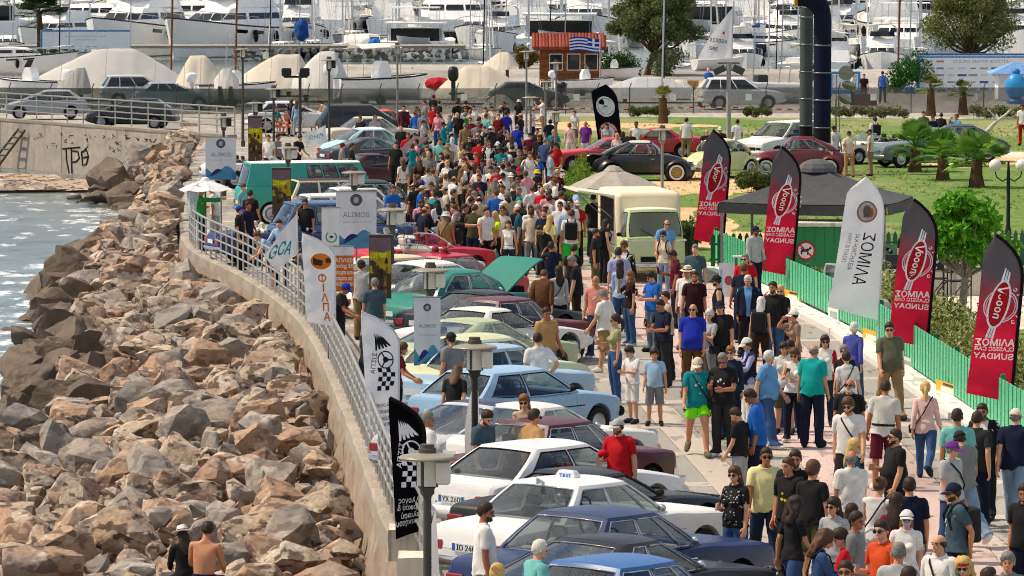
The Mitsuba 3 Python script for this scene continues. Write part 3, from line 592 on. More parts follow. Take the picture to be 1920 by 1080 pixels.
ink(k, c, 'lettering', turn(letters('ΑΘΛΗΤΙΚΗ ΚΑΙ', .085, .003, False, True), 'y', 96), .36, .47, '#5a5f6b', .010); ink(k, c, 'lettering', turn(letters('ΠΟΛΙΤΙΣΤΙΚΗ', .075, .003, False, True), 'y', 96), .20, .50, '#5a5f6b', .010)
# the club flags along the sea railing
g = G(628, 700); zt = 8.6 - (437 + 95) * g[1] / FOC
k, c = flag('feather_flag', 'white feather flag with orange oval and orange Greek letters', (g[0], g[1]), zt, .70, .95, 'm_flag', '#f4f4f6', lean=.02, slant=-.18, pole='#cfd1d6', seed=2, curve=.97, wav=.06, cut=.1)
LANDMARKS.append(('the white and orange flag', g[0], g[1]))
ink(k, c, 'emblem', disc(.225, .165), .56, .70, '#d9772b', .007); ink(k, c, 'emblem_horn', flat([(-.17, -.06), (-.13, -.08), (.02, -.09), (.04, .02), (-.10, .05), (-.17, .09)]), .56, .70, '#3a3030', .012); ink(k, c, 'emblem_lamp', disc(.06, .055), .78, .71, '#4a3022', .012)
for j, ch in enumerate('ΦΙΛΠΑ'): ink(k, c, 'letter', letters(ch, .165, .003, True, True), .58 + .035 * j, .52 - j * .105, '#d9691e', .009)
def speed_flag(px, py, top_y, dark, label, mark, w=.66, z0=.30, seed=0, slant=-.25):
 g = G(px, py); zt = 8.6 - (top_y + 95) * g[1] / FOC
 bg, fg = ('#101013', '#e2e2e4') if dark else ('#f3f4f8', '#18181a')
 k, c = flag('feather_flag', label, (g[0], g[1]), zt, w, z0, 'm_flag', bg, lean=.02, slant=slant, pole='#0d0d0f' if dark else '#c9cbd0', seed=seed, curve=.97, wav=.05, cut=-.12)
 LANDMARKS.append((mark, g[0], g[1]))
 for j in range(5):     # the winged wheel
  a = [(-.17 + j * .062, .03 + .02 * j), (-.14 + j * .066, .03 + .02 * j), (-.12 + j * .045, .18), (-.15 + j * .03, .33 - .012 * j), (-.165 + j * .035, .20)]; ink(k, c, 'emblem_wing', flat(a), .60, .66, fg, .008)
 ink(k, c, 'emblem_wheel', disc(.15, .15, 26, .86), .62, .60, fg, .008); ink(k, c, 'emblem_hub', disc(.05, .05), .62, .60, fg, .009)
 for a in (90, 210, 330): ink(k, c, 'emblem_spoke', turn(flat([(-.012, 0), (.012, 0), (.012, .15), (-.012, .15)]), 'y', a), .62, .60, fg, .009)
 for i in range(5):
  for j in range(4):
   if (i + j) % 2 == 0: ink(k, c, 'check', flat([(-.16 + j * .08 + .02 * math.sin(i), -i * .075), (-.08 + j * .08 + .02 * math.sin(i), -i * .075), (-.08 + j * .08 + .02 * math.sin(i + 1), -i * .075 - .075), (-.16 + j * .08 + .02 * math.sin(i + 1), -i * .075 - .075)]), .62, .535, fg, .008)
 ink(k, c, 'lettering', turn(letters('ΣΙΣΠΑ', .085, .003, False, True), 'y', -80), .28, .57, fg, .009)
 for t_, vv in (('Σύλλογος', .235), ('Ιστορικού &', .185), ('Παλαιού', .135), ('Αυτοκινήτου', .085)): ink(k, c, 'lettering', letters(t_, .072, .003, False, True), .62, vv, fg, .009)
speed_flag(747, 868, 584, False, 'white feather flag with a winged wheel and chequered pattern', 'the white winged wheel flag', z0=.52, seed=1)
speed_flag(793, 1072, 748, True, 'black feather flag with a white winged wheel and chequered pattern', 'the black flag', w=.50, z0=.58, seed=3)
# square flags on thin poles
def wave_flag(label, foot, p_top, p_bot, corners, col, seed, name='flag', logo=None):
 """corners: pixels of the cloth (pole top, pole low, free low, free top), all at the pole's distance"""
 k = thing(name, label, 'flag'); Y = foot[1]; C = [AT(*q, Y) for q in corners]
 S, V = np.meshgrid(np.linspace(0, 1, 12), np.linspace(0, 1, 10)); B = lambda s, v: ((1 - s)[..., None] * ((1 - v)[..., None] * C[0] + v[..., None] * C[1]) + s[..., None] * ((1 - v)[..., None] * C[3] + v[..., None] * C[2])) + np.stack([s * 0, .10 * np.sin(6 * s + 2 * v + seed) * s + .04 * np.sin(13 * s + seed) * s, .05 * np.sin(5 * s + seed) * s], -1)
 part(k, 'cloth', grid(B(S, V)), 'm_flag', col); a, b = AT(*p_top, Y), AT(*p_bot, Y); part(k, 'pole', rod(b, a, .018, 6), 'm_plastic', '#d8d6d0')
 for m, s0, v0, sc, cc in logo or ():
  v, f = m; s = np.clip(s0 + np.asarray(v)[:, 0] * sc, 0, 1); q = np.clip(v0 - np.asarray(v)[:, 2] * sc, 0, 1); P = B(s, q); P[:, 1] -= .01; part(k, 'print', (P, f), 'm_cloth', cc)
 return k
ring = lambda: tube(np.stack([.16 * np.cos(np.linspace(0, 2 * np.pi, 15)[:-1]), np.zeros(14), .16 * np.sin(np.linspace(0, 2 * np.pi, 15)[:-1])], 1), .018, 5, closed=True)
GCA = [(turn(letters('GCA', .30, .003, True, True), 'y', -40), .55, .45, 1., '#1d8f96')]
wave_flag('white flag with teal letters waving by the sea railing', G(557, 600), (557, 396), (560, 590), ((557, 400), (557, 478), (518, 508), (494, 476)), '#e6e8ea', .4, logo=GCA)
wave_flag('small white flag at the far end of the sea railing', G(372, 470), (371, 342), (374, 470), ((371, 345), (372, 400), (352, 402), (349, 352)), '#e2e5e9', 1.2, logo=[(letters('GCA', .3, .003, True, True), .5, .5, .6, '#6bb9bb')])
wave_flag('white flag with teal bicycle-like emblem near the steps', G(566, 300), (566, 232), (566, 300), ((570, 249), (574, 272), (613, 268), (610, 236)), '#e8e9ec', 2.2, logo=[(ring(), .35, .5, .8, '#2c9aa5'), (ring(), .70, .5, .8, '#2c9aa5'), (letters('ARC', .25, .003, False, True), .52, .45, 1., '#2c9aa5')])
# banners
def banner(label, foot, px, col, h_extra=(), name='banner', cat_='banner', pole=True, sway=.03):
 """px (x0, y0, x1, y1): the cloth's box in the photograph, at the foot's distance"""
 Y = foot[1]; a, b = AT(px[0], px[1], Y), AT(px[2], px[3], Y); w, h = b[0] - a[0], a[2] - b[2]; k = thing(name, label, cat_)
 F = lambda x, z, d=0: np.stack([a[0] + x * w, np.full(np.shape(x), Y) - d + sway * np.sin(3 * x + 7 * z) * (1 - z), b[2] + z * h], -1)
 S, V = np.meshgrid(np.linspace(0, 1, 6), np.linspace(0, 1, 8)); part(k, 'cloth', grid(F(S, V)), 'm_flag', col)
 part(k, 'top_bar', rod(a + [-.03, 0, .01], (b[0] + .03, Y, a[2] + .01), .016, 6), 'm_steel', '#9a9b9d')
 if pole: part(k, 'pole', rod(((a[0] + b[0]) / 2, Y + .05, 0), ((a[0] + b[0]) / 2, Y + .05, a[2] + .05), .025, 8), 'm_steel', '#8c8a84')
 def ink_(nm, m, x, z, cc, sc=1.0, d=.008):
  v, f = m; v = np.asarray(v); part(k, nm, (F(x + v[:, 0] * sc / w, z + v[:, 2] * sc / h, d + np.where(v[:, 1] < v[:, 1].mean(), .002, 0)), f), 'm_cloth', cc)
 return k, ink_, w, h
def wave_banner(label, foot, px, mark=None):
 k, I, w, h = banner(label, foot, px, '#d3d6da')
 I('emblem', disc(.15 * w, .15 * w, 24), .5, .86, '#54585e'); I('emblem_head', flat([(-.06 * w, -.07 * w), (.05 * w, -.08 * w), (.06 * w, .05 * w), (0, .08 * w), (-.06 * w, .04 * w)]), .5, .86, '#a9adb2', 1., .012)
 m = letters('ALIMOS', .12 * w, .002, False); I('lettering', m, .5, .60, '#5c6168'); I('lettering', letters('THE BLUE SUBURB OF ATHENS', .035 * w, .002, False), .5, .47, '#9a9ea5')
 xs = np.linspace(-.5, .5, 15) * w;
 for nm, cc, A_, ph, base in (('wave_light', '#4d86a5', .09, 0., .22), ('wave_violet', '#2b2f72', .09, 2.3, .16), ('wave_teal', '#2f6f98', .06, 4.2, .08)):
  top_ = h * base + A_ * h * np.sin(xs / w * 8 + ph) + (.03 * h * (xs / w + .5))
  I(nm, flat([*zip(xs, np.maximum(top_, .012 * h)), (xs[-1], 0), (xs[0], 0)]), .5, .0, cc, 1., {'wave_light': .006, 'wave_violet': .010, 'wave_teal': .014}[nm])
 if mark: LANDMARKS.append((mark, foot[0], foot[1]))
wave_banner('white banner with blue waves at the far corner of the rocks', G(416, 440), (385, 258, 443, 337), 'the far wave banner')
wave_banner('white banner with blue waves left of a lamp, behind orange club board', G(668, 560), (630, 360, 706, 466), 'the middle wave banner')
wave_banner('pale banner with blue waves nearest, in front of a cream car', G(802, 790), (776, 558, 826, 690), 'the nearest wave banner')
def film_banner(label, foot, px, mark):
 k, I, w, h = banner(label, foot, px, '#54473c', sway=.05)
 I('picture_sky', flat([(-.48 * w, 0), (.48 * w, 0), (.48 * w, .22 * h), (-.48 * w, .22 * h)]), .5, .74, '#75606a'); I('picture_glow', flat([(-.48 * w, 0), (.48 * w, 0), (.48 * w, .36 * h), (.1 * w, .33 * h), (-.48 * w, .36 * h)]), .5, .40, '#b09e22', 1., .010)
 m = letters('LOS AMOS', .20 * w, .002, True); m = (m[0] * [.86 * w / np.ptp(m[0][:, 0]), 1, 1.1], m[1]); I('lettering', m, .5, .68, '#e6ea30', 1., .016); r = random.Random(int(px[0]))
 for j in range(12): x, z = r.uniform(-.4, .4) * w, r.uniform(.05, .62); I('picture_figure', flat([(x - .08 * w, 0), (x + .07 * w, 0), (x + .05 * w, .07 * h), (x, .10 * h), (x - .06 * w, .06 * h)]), .5, z, r.choice(['#1b1512', '#7a5a34', '#b08b2a', '#3a2c22', '#96743f']), 1., .020 + .002 * j)
 if mark: LANDMARKS.append((mark, foot[0], foot[1]))
film_banner('dark film banner with yellow lettering by the jetty steps', G(480, 330), (465, 218, 492, 302), None)
film_banner('dark film banner with yellow lettering in front of the teal van', G(530, 470), (510, 315, 546, 402), 'the film banner at the teal van')
film_banner('dark film banner with yellow lettering beside the teal saloon', G(713, 660), (692, 441, 734, 560), 'the near film banner')
k, I, w, h = banner('white banner with a green wreath behind the orange club board', G(622, 600), (603, 390, 636, 470), '#e3e4e6')
a = np.linspace(.6, 2 * np.pi - .6, 16) - np.pi / 2
I('wreath', tube(np.stack([.30 * w * np.cos(a + np.pi), a * 0, .30 * w * np.sin(a + np.pi)], 1), .03 * w + .004, 5), .55, .32, '#4b9a84'); I('emblem', flat([(-.1 * w, 0), (.1 * w, 0), (.1 * w, .05 * h), (-.1 * w, .05 * h)]), .55, .30, '#4a4a4c')
k, I, w, h = banner('orange and white club board with mirrored Greek lettering', G(645, 640), (626, 462, 663, 547), '#e0e1e3', sway=.0, name='club_board', cat_='board')
I('orange_field', flat([(-.5 * w, 0), (.5 * w, 0), (.5 * w, .80 * h), (-.5 * w, .80 * h)]), .5, .0, '#d46a20')
for t_, z in (('ΦΙΛΠΑ', .70), ('50 χρόνια', .56), ('στην υπηρεσία', .42), ('του ιστορικού', .29), ('αυτοκινήτου', .17)): m = letters(t_, .09 * h, .002, True, True); m = (m[0] * [min(1, .9 * w / np.ptp(m[0][:, 0])), 1, 1], m[1]); I('lettering', m, .5, z, '#efe9e2', 1., .012)
for lab, foot, px in (('white cloth banner hanging on the dark lamp post', G(886, 966), (866, 716, 903, 888)), ('white cloth banner hanging on the nearest lamp post', G(815, 1150), (798, 940, 824, 1120))):
 Y = foot[1] + .02; k = thing('hanging_banner', lab, 'banner'); S, V = np.meshgrid(np.linspace(0, 1, 8), np.linspace(0, 1, 14)); A_ = [AT(px[0] + q, yy, Y) for q, yy in ((8, px[3] - 14), (px[2] - px[0] + 2, px[3]), (22, px[1]), (px[2] - px[0] - 8, px[1]))]
 B_ = (1 - S)[..., None] * ((1 - V)[..., None] * A_[0] + V[..., None] * A_[2]) + S[..., None] * ((1 - V)[..., None] * A_[1] + V[..., None] * A_[3]); B_[..., 0] -= .07 * np.sin(np.pi * V) * (1 - S); B_[..., 1] += .25 * (S - .5) + .05 * np.sin(5 * V + 2 * S)
 part(k, 'cloth', grid(B_), 'm_flag', '#dcdcda'); part(k, 'hem', rod(A_[2], A_[3], .012, 5), 'm_steel', '#9a9b9d')
# black feather flag with a round white badge, on the back lawn
g = G(1168, 300); zt = 8.6 - (158 + 95) * g[1] / FOC
k, c = flag('feather_flag', 'black flag with round white badge and red badge on back lawn', (g[0], g[1]), zt, 1.05, .45, 'm_flag', '#15161b', lean=-.30, slant=-.12, pole='#0d0d0f', seed=4, curve=.42, wav=.06, cut=0)
LANDMARKS.append(('the black badge flag', g[0], g[1]))
ink(k, c, 'badge', disc(.40, .42), .50, .66, '#d9dada', .008); ink(k, c, 'badge_ring', disc(.33, .35, 28, .93), .50, .66, '#5a5d62', .012); ink(k, c, 'badge_car', flat([(-.13, -.03), (.13, -.03), (.11, .03), (.05, .06), (-.05, .06), (-.11, .03)]), .50, .66, '#7f9a86', .012)
ink(k, c, 'badge', disc(.42, .42), .50, .26, '#b5222c', .008); ink(k, c, 'badge_ring', disc(.27, .27), .50, .26, '#dcdcdc', .012); ink(k, c, 'badge_figure', flat([(-.08, -.14), (.08, -.14), (.05, .1), (-.05, .1)]), .50, .26, '#6a4a38', .016)
for j, ch in enumerate('Alimos Classic'): a = math.radians(165 - j * 11.5); ink(k, c, 'lettering', shift(turn(letters(ch, .10, .003, True), 'y', 90 - math.degrees(a)) if ch != ' ' else flat([(0, 0), (.01, 0), (.01, .01)]), (.34 * math.cos(a), 0, .34 * math.sin(a))), .50, .26, '#ece6e2', .014)
# ---- green fence with narrow slats, its notices; picket fence; hut; tent ----
fp = densify(fenceL, .21); gf = thing('green_fence', 'bright green slatted fence along the pink lane', 'fence')
for i, q in enumerate(fp[:-1]):
 d = fp[i + 1] - q; d /= np.linalg.norm(d); n_ = np.array([-d[1], d[0]]); e = q + d * .175; of = n_ * (.012 * (i % 2)); w_ = n_ * .022
 v, f = prism(Polygon([q + of, e + of, e + of + w_, q + of + w_]), .86); part(gf, 'slat', (v + [0, 0, .14], f), 'm_plastic', ('#4fb587', '#48ad7f', '#57bd8f')[i % 3], smooth=False)
for z in (.30, .85): part(gf, 'rail', tube([(q[0] + .05, q[1], z) for q in fp[::6]], .028, 5), 'm_plastic', '#23774a')
for q in fp[::14]: part(gf, 'post', shift(cbox(-.045, .045, -.045, .045, 0, 1.06, .01), (q[0] + .07, q[1], .01)), 'm_plastic', '#23774a')
def notice(px, py, w, h, lab, bg, marks):
 u = (px - 960) / FOC; i = int(np.argmin(np.abs(fp[:, 0] / fp[:, 1] - u))); q = fp[i] - [.03, 0]; d = fp[min(i + 1, len(fp) - 1)] - q; z = 8.6 - (py + 95) * q[1] / FOC
 k = thing('notice', lab, 'notice'); d = d / np.linalg.norm(d); mk = lambda a0, a1, z0, z1, off: prismz(q, d, a0, a1, z0, z1, off)
 part(k, 'sheet', mk(-w / 2, w / 2, z - h / 2, z + h / 2, .008), 'm_plastic', bg, smooth=False)
 for a0, a1, z0, z1, cc in marks: part(k, 'print', mk(a0 * w, a1 * w, z + z0 * h, z + z1 * h, .013), 'm_plastic', cc, smooth=False)
def prismz(q, d, a0, a1, z0, z1, off):
 n_ = np.array([-d[1], d[0]]); n_ = n_ if n_[0] < 0 else -n_; p0, p1 = q + d * a0 + n_ * off, q + d * a1 + n_ * off; v, f = prism(Polygon([p0, p1, p1 - n_ * .006, p0 - n_ * .006]), z1 - z0); return v + [0, 0, z0], f
notice(1493, 556, 1.6, .26, 'small yellow notice on the green fence near the tent', '#d9a51f', [(-.3, .3, -.3, .1, '#e9e4d8'), (-.2, .2, .2, .4, '#3a3428')])
notice(1567, 600, .9, .55, 'narrow white notice on the green fence below the white flag', '#dadcd8', [(-.3, .3, -.3, .35, '#9aa5a0')])
notice(1640, 631, 1.5, .26, 'small yellow notice on fence behind man in blue shirt', '#d9a51f', [(-.3, .3, -.3, .1, '#e9e4d8')])
notice(1705, 693, 1.2, .50, 'grey notice on the green fence under a red flag', '#c9cbc8', [(-.3, .3, -.3, .35, '#8a8f8c')])
notice(1784, 731, 1.7, .24, 'small yellow notice on the green fence near woman with handbag', '#d9a51f', [(-.3, .3, -.3, .1, '#e9e4d8'), (-.2, .2, .2, .4, '#3a3428')])
g = G(1364, 558); k = thing('poster_board', 'white poster board with a small red emblem against the fence', 'board'); M = mat4((g[0], g[1], 0), -6)
part(k, 'sheet', move(turn(box(-.20, .20, -.01, .01, .02, .86), 'x', -8), M), 'm_plastic', '#e1e2e4'); part(k, 'emblem', move(turn(shift(disc(.10, .12), (.03, -.016, .42)), 'x', -8), M), 'm_plastic', '#b04a54'); part(k, 'stripe', move(turn(box(-.17, -.12, -.015, -.011, .08, .70), 'x', -8), M), 'm_plastic', '#7fb6d6')
pk = thing('picket_fence', 'dark green picket fence with pointed tops behind the tent', 'fence')
def pickets(k, a, b, step=.185):
 a, b = np.array(a), np.array(b); n = int(np.linalg.norm(b - a) / step); d = (b - a) / np.linalg.norm(b - a); ang = math.degrees(math.atan2(d[1], d[0]))
 v0, f0 = raw2(trimesh.creation.extrude_polygon(Polygon([(-.058, .0), (.058, .0), (.058, .86), (0, .97), (-.058, .86)]), .022, engine='earcut')); v0 = np.stack([v0[:, 0], -v0[:, 2], v0[:, 1]], 1)
 for i in range(n): q = a + d * (i + .5) * step; part(k, 'picket', shift(turn((v0, f0), 'z', ang), (q[0], q[1], .06)), 'm_plastic', ('#1d5c35', '#1a5531', '#216339')[i % 3], smooth=False)
 for z in (.30, .72): part(k, 'rail', rod((*(a + [0, .04]), z), (*(b + [0, .04]), z), .03, 5), 'm_plastic', '#174a2b')
pa, pb = G(1330, 508)[:2], G(1930, 502)[:2]; pickets(pk, pa, pb)
lw_ = thing('low_wall', 'low pale wall with a grey coping in front of the picket fence', 'wall'); wa, wb = G(1716, 556), G(1940, 556)
part(lw_, 'wall', box(wa[0], wb[0], wa[1], wa[1] + .25, 0, .62), 'm_slab', '#cfc8bb', smooth=False); part(lw_, 'coping', cbox(wa[0] - .03, wb[0], wa[1] - .04, wa[1] + .3, .62, .74, .012), 'm_slab', '#8e8d89')
g = G(1537, 540); hut = thing('green_hut', 'small green hut with a pale flat roof under the tent', 'hut'); hx0, hx1 = AT(1490, 540, g[1])[0], AT(1583, 540, g[1])[0]; zt = 8.6 - (424 + 95) * g[1] / FOC
for i in range(5): part(hut, 'panel', box(hx0 + (hx1 - hx0) * i / 5 + .004, hx0 + (hx1 - hx0) * (i + 1) / 5 - .004, g[1], g[1] + .03, 0, zt), 'm_plastic', '#23814a', smooth=False)
part(hut, 'wall', box(hx0, hx1, g[1] + .032, g[1] + 1.2, 0, zt - .002), 'm_plastic', '#1f7543', smooth=False); part(hut, 'roof', cbox(hx0 - .1, hx1 + .12, g[1] - .15, g[1] + 1.3, zt, zt + .11, .02), 'm_slab', '#d6d2c8'); part(hut, 'corner_post', box(hx1 - .07, hx1 + .004, g[1] - .01, g[1] + .05, 0, zt - .004), 'm_plastic', '#1b6a3c', smooth=False)
sc = AT(1511, 470, g[1] - .03); k = thing('no_dogs_sign', 'round red bordered sign with a black dog on the green hut', 'sign'); at_ = lambda m, dy: shift(m, (sc[0], sc[1] - dy, sc[2]))
part(k, 'disc', at_(disc(.245, .245, 32), .0), 'm_plastic', '#b3242b'); part(k, 'field', at_(disc(.195, .195, 32), .006), 'm_plastic', '#e2dfda')
part(k, 'dog', at_(flat([(-.14, -.02), (-.12, -.10), (-.095, -.10), (-.09, -.03), (.02, -.03), (.035, -.11), (.06, -.11), (.065, -.01), (.10, .03), (.15, .05), (.14, .09), (.10, .11), (.08, .06), (-.06, .035), (-.13, .08), (-.145, .07), (-.11, .02)]), .012), 'm_plastic', '#151515'); part(k, 'bar', at_(turn(flat([(-.20, -.02), (.20, -.02), (.20, .02), (-.20, .02)]), 'y', 45), .016), 'm_plastic', '#b3242b')
# tent
FLc, FRc, BRc = np.array([5.30, 119.6]), np.array([9.50, 118.5]), np.array([10.5, 122.5]); BLc = FLc + BRc - FRc; ctr = (FLc + BRc) / 2
tent = thing('grey_tent', 'grey pop-up tent with a peaked canopy beside the green fence', 'tent'); LANDMARKS.append(('the grey tent', *ctr))
ze, zp = 2.14, 2.98; cs = [FLc, FRc, BRc, BLc]
for i in range(4):
 a, b = cs[i], cs[(i + 1) % 4]; S, V = np.meshgrid(np.linspace(0, 1, 13), np.linspace(0, 1, 9)); base = a + (b - a) * S[..., None]; P2 = base + (ctr - base) * V[..., None] * .955; sag = -.10 * np.sin(np.pi * S) * (1 - V) * .4 - .06 * np.sin(np.pi * V); Z = ze + (zp - ze) * V ** 1.08 + sag
 part(tent, 'canopy_side', solidify(grid(np.dstack([P2, Z])), .012), 'm_cloth', '#4d4f51')
 S, V = np.meshgrid(np.linspace(0, 1, 15), np.linspace(0, 1, 4)); base = a + (b - a) * S[..., None]; nrm = np.array([(b - a)[1], -(b - a)[0]]); nrm /= np.linalg.norm(nrm); P2 = base + nrm * (.02 + .035 * V * np.sin(11 * S + i))[..., None]; Z = ze - .012 - .26 * V - .04 * np.sin(np.pi * S)
 part(tent, 'valance', solidify(grid(np.dstack([P2, Z])), .01), 'm_cloth', '#3f4143'); part(tent, 'leg', shift(cbox(-.035, .035, -.035, .035, 0, ze, .008), (*(a + (ctr - a) * .03), 0)), 'm_steel', '#8f9092')
part(tent, 'crown', crease((np.asarray(lathe([(.52, zp - .12), (.50, zp - .02), (.40, zp + .10), (.20, zp + .19), (0, zp + .21)], 10)[0]) + [*ctr, 0], lathe([(.52, zp - .12), (.50, zp - .02), (.40, zp + .10), (.20, zp + .19), (0, zp + .21)], 10)[1]), 25), 'm_cloth', '#5c5d5f')
# parasols
def parasol(label, px, py, d, rad, zt, zr, col, n=8, mark=None):
 u = AT(px, py, d); k = thing('parasol', label, 'parasol'); x, y = u[0], d; at_ = lambda m: shift(m, (x, y, 0)); a = np.arange(n) * 2 * np.pi / n
 for i in range(n):
  b0, b1 = a[i] + .2, a[i] + .2 + 2 * np.pi / n; S, V = np.meshgrid(np.linspace(0, 1, 5), np.linspace(0.02, 1, 7)); p0, p1 = np.array([math.cos(b0), math.sin(b0)]), np.array([math.cos(b1), math.sin(b1)]); P2 = rad * V[..., None] * (p0 + (p1 - p0) * S[..., None]); Z = zt - (zt - zr) * V ** 1.25 - .05 * np.sin(np.pi * S) * V
  part(k, 'canopy_panel', at_(solidify(grid(np.dstack([P2, Z])), .008)), 'm_cloth', col); part(k, 'rib', at_(rod((0, 0, zt - .05), (*(p0 * rad * .98), zr - .02), .012, 4)), 'm_steel', '#8c8a85')
 part(k, 'cap', at_(crease(lathe([(rad * .24, zt - .17), (rad * .22, zt - .06), (rad * .12, zt + .05), (0, zt + .08)], 9), 20)), 'm_cloth', col); part(k, 'pole', at_(rod((0, 0, 0), (0, 0, zt), .028, 8)), 'm_wood', '#8a6a48')
 if mark: LANDMARKS.append((mark, x, y))
parasol('grey beige parasol beside the cream food truck', 1150, 345, 131, 1.30, 2.48, 1.98, '#a8a298', mark='the grey parasol')
parasol('white parasol at the end of the sea railing', 385, 345, 134, .78, 2.02, 1.74, '#dfe0e2', mark='the white parasol')
# ================= trees, palms, bushes =================
def leaf_cloud(n, centres, radii, size, rng, squash=.8, core=0.):
 """n leaf-sized faces spread through the clumps of a crown"""
 k = rng.integers(len(centres), size=n); d = rng.normal(size=(n, 3)); d /= np.linalg.norm(d, axis=1, keepdims=True); rad = (core + (1 - core) * rng.random(n) ** .45)
 p = np.asarray(centres)[k] + d * (np.asarray(radii)[k] * rad)[:, None] * [1, 1, squash]
 a = rng.normal(size=(n, 3)); a /= np.linalg.norm(a, axis=1, keepdims=True); b = np.cross(a, rng.normal(size=(n, 3))); b /= np.linalg.norm(b, axis=1, keepdims=True) + 1e-9
 s = size * rng.uniform(.6, 1.4, n)[:, None]; L = a * s; W = b * s * .42; N = np.cross(a, b) * s * .12
 v = np.stack([p - L, p + W + N, p + L, p - W + N], 1).reshape(-1, 3); i = np.arange(n)[:, None] * 4
 return v, np.hstack([i, i + 1, i + 2, i + 3])
def tree(label, x, y, h, cr, trunk_h, n, size, cols, seed, lean=0., clumps=26, flat=.75, name='tree', bark='#5b4a3a', group=None, bare=.0):
 r = np.random.default_rng(seed); k = thing(name, label, 'tree', group); base = np.array([x, y, 0.]); top = np.array([x + lean, y, trunk_h])
 tr = [tube([base - [0, 0, .1], base + (top - base) * .5 + [r.normal() * .1, 0, 0], top], [h * .034, h * .027, h * .022], 9)]; C, R = [], []
 for i in range(clumps):
  a, e = r.uniform(0, 2 * np.pi), r.uniform(-.25, 1.0); q = r.uniform(.35, 1.0); c = np.array([x + lean + math.cos(a) * cr * q * math.cos(e * 1.2) * .9, y + math.sin(a) * cr * q * math.cos(e * 1.2) * .9, trunk_h + (h - trunk_h) * (.12 + .72 * (e + .25) / 1.25)]); C.append(c); R.append(cr * r.uniform(.20, .36))
  if i % 2 == 0: m = top + (c - top) * .5 + [0, 0, -.1 * cr]; tr.append(tube([top - [0, 0, .2], m, c], [h * .013, h * .009, h * .003], 5, caps=False))
 part(k, 'trunk', cat(tr), 'm_bark', bark)
 for j, (col, share) in enumerate(cols): part(k, 'crown' if j == 0 else 'crown_leaves', leaf_cloud(int(n * share), C, R, size, r, flat), 'm_leaf', col)
 return k
g = G(1196, 140); tree('large grey green olive tree behind the red roofed kiosk', g[0] + .6, g[1], 7.4, 3.4, 1.6, 26000, .115, (('#66744a', .5), ('#828b60', .3), ('#4a5a2e', .2)), 1, lean=.5, clumps=46)
g = G(1130, 118); tree('smaller dark olive tree left of large one by the kiosk', g[0] + 4.6, g[1] + 18, 6.6, 3.2, 1.5, 11000, .14, (('#556a42', .6), ('#6d8052', .4)), 2, clumps=24)
g = G(1838, 125); tree('feathery yellowish green tamarisk tree behind the sponsor billboard', g[0], g[1] + 6, 8.6, 4.1, .9, 30000, .11, (('#7f8550', .5), ('#97995c', .3), ('#5f6a38', .2)), 3, clumps=52)
g = G(1810, 645); tree('young mulberry tree with broad bright leaves behind the fence', g[0], g[1], 3.35, 1.35, 1.65, 2300, .12, (('#5a9a2c', .5), ('#79b440', .3), ('#44801f', .2)), 4, clumps=30, bark='#8a8276', flat=.8)
LANDMARKS.append(('the mulberry tree', g[0], g[1]))
for i, (px, py, w, h, lab) in enumerate(((1690, 172, 1.9, 2.6, 'round dark green shrub left of the sponsor billboard'), (1160, 150, 1.5, 1.9, 'dark green shrub beside kiosk under the olive trees'), (1255, 142, 1.6, 2.0, 'greyish shrub under the large olive tree'), (985, 128, 1.1, 1.8, 'reddish green shrub left of the kiosk'))):
 r = np.random.default_rng(60 + i); g = G(px, py); C = [g + [r.uniform(-w, w) * .6, r.uniform(-w, w) * .6, r.uniform(.15, .75) * h] for _ in range(10)]; k = thing('shrub', lab, 'shrub'); part(k, 'leaves', leaf_cloud(2600, C, [w * .5] * 10, .10, r), 'm_leaf', ('#2f5a20', '#31502a', '#66704e', '#6d5a2c')[i]); part(k, 'stem', rod(g, g + [0, 0, h * .5], .06, 6), 'm_bark', '#4a3a2c')
def bush(label, px0, px1, py, h, cols, seed, depth=.8, n=2600, size=.06, name='hedge', far=None):
 r = np.random.default_rng(seed); a, b = G(px0, py), G(px1, far or py); k = thing(name, label, 'hedge'); m = max(5, int(np.linalg.norm(b - a) / .3)); C, R = [], []
 for i in range(m):
  t = (i + .5) / m; c = a + (b - a) * t
  for q in range(3): C.append(c + [r.uniform(-.12, .12), r.uniform(-depth, depth) * .5, h * r.uniform(.25, .70)]); R.append(h * r.uniform(.28, .42))
 part(k, 'stems', cat([rod(c * [1, 1, 0], c, .012, 4) for c in C[::3]]), 'm_bark', '#4a3c2c'); labels[k + '__stems'] = {'kind': 'stuff'}
 for j, (col, share) in enumerate(cols): part(k, 'leaves', leaf_cloud(int(n * share), C, R, size, r, .9, .35), 'm_leaf', col)
 return k
OLV = (('#5e6b3a', .5), ('#7b8452', .3), ('#3c4a22', .2)); VAR = (('#8f9a5c', .35), ('#c2c08c', .3), ('#54662e', .35))
bush('low green hedge at the back edge of the lawn behind black flag', 1180, 1252, 219, .62, OLV, 1); bush('low hedge at back of the lawn right of the floodlight post', 1396, 1442, 220, .6, OLV, 2); bush('long flowering hedge behind the two ship funnels', 1562, 1700, 222, .7, (('#5b6a3c', .55), ('#8a8f62', .3), ('#b7a58e', .15)), 3, n=5200)
bush('flowering hedge at far right behind the small palms', 1815, 1925, 222, .72, (('#5b6a3c', .55), ('#8a8f62', .3), ('#c9b8a2', .15)), 4, n=4000); bush('rounded clipped grey green bush left of the tent', 1393, 1456, 362, .86, OLV, 5, depth=1.1, n=5600); bush('overgrown green hedge between the crowd and black beetle', 1050, 1098, 398, .9, (('#6c8a34', .5), ('#86a048', .3), ('#48641f', .2)), 6, depth=2.2, n=6500, far=330)
bush('dark shrub beside the cream food truck', 1270, 1300, 468, .95, (('#47602c', .6), ('#5f7640', .4)), 7, depth=.7, n=2600)
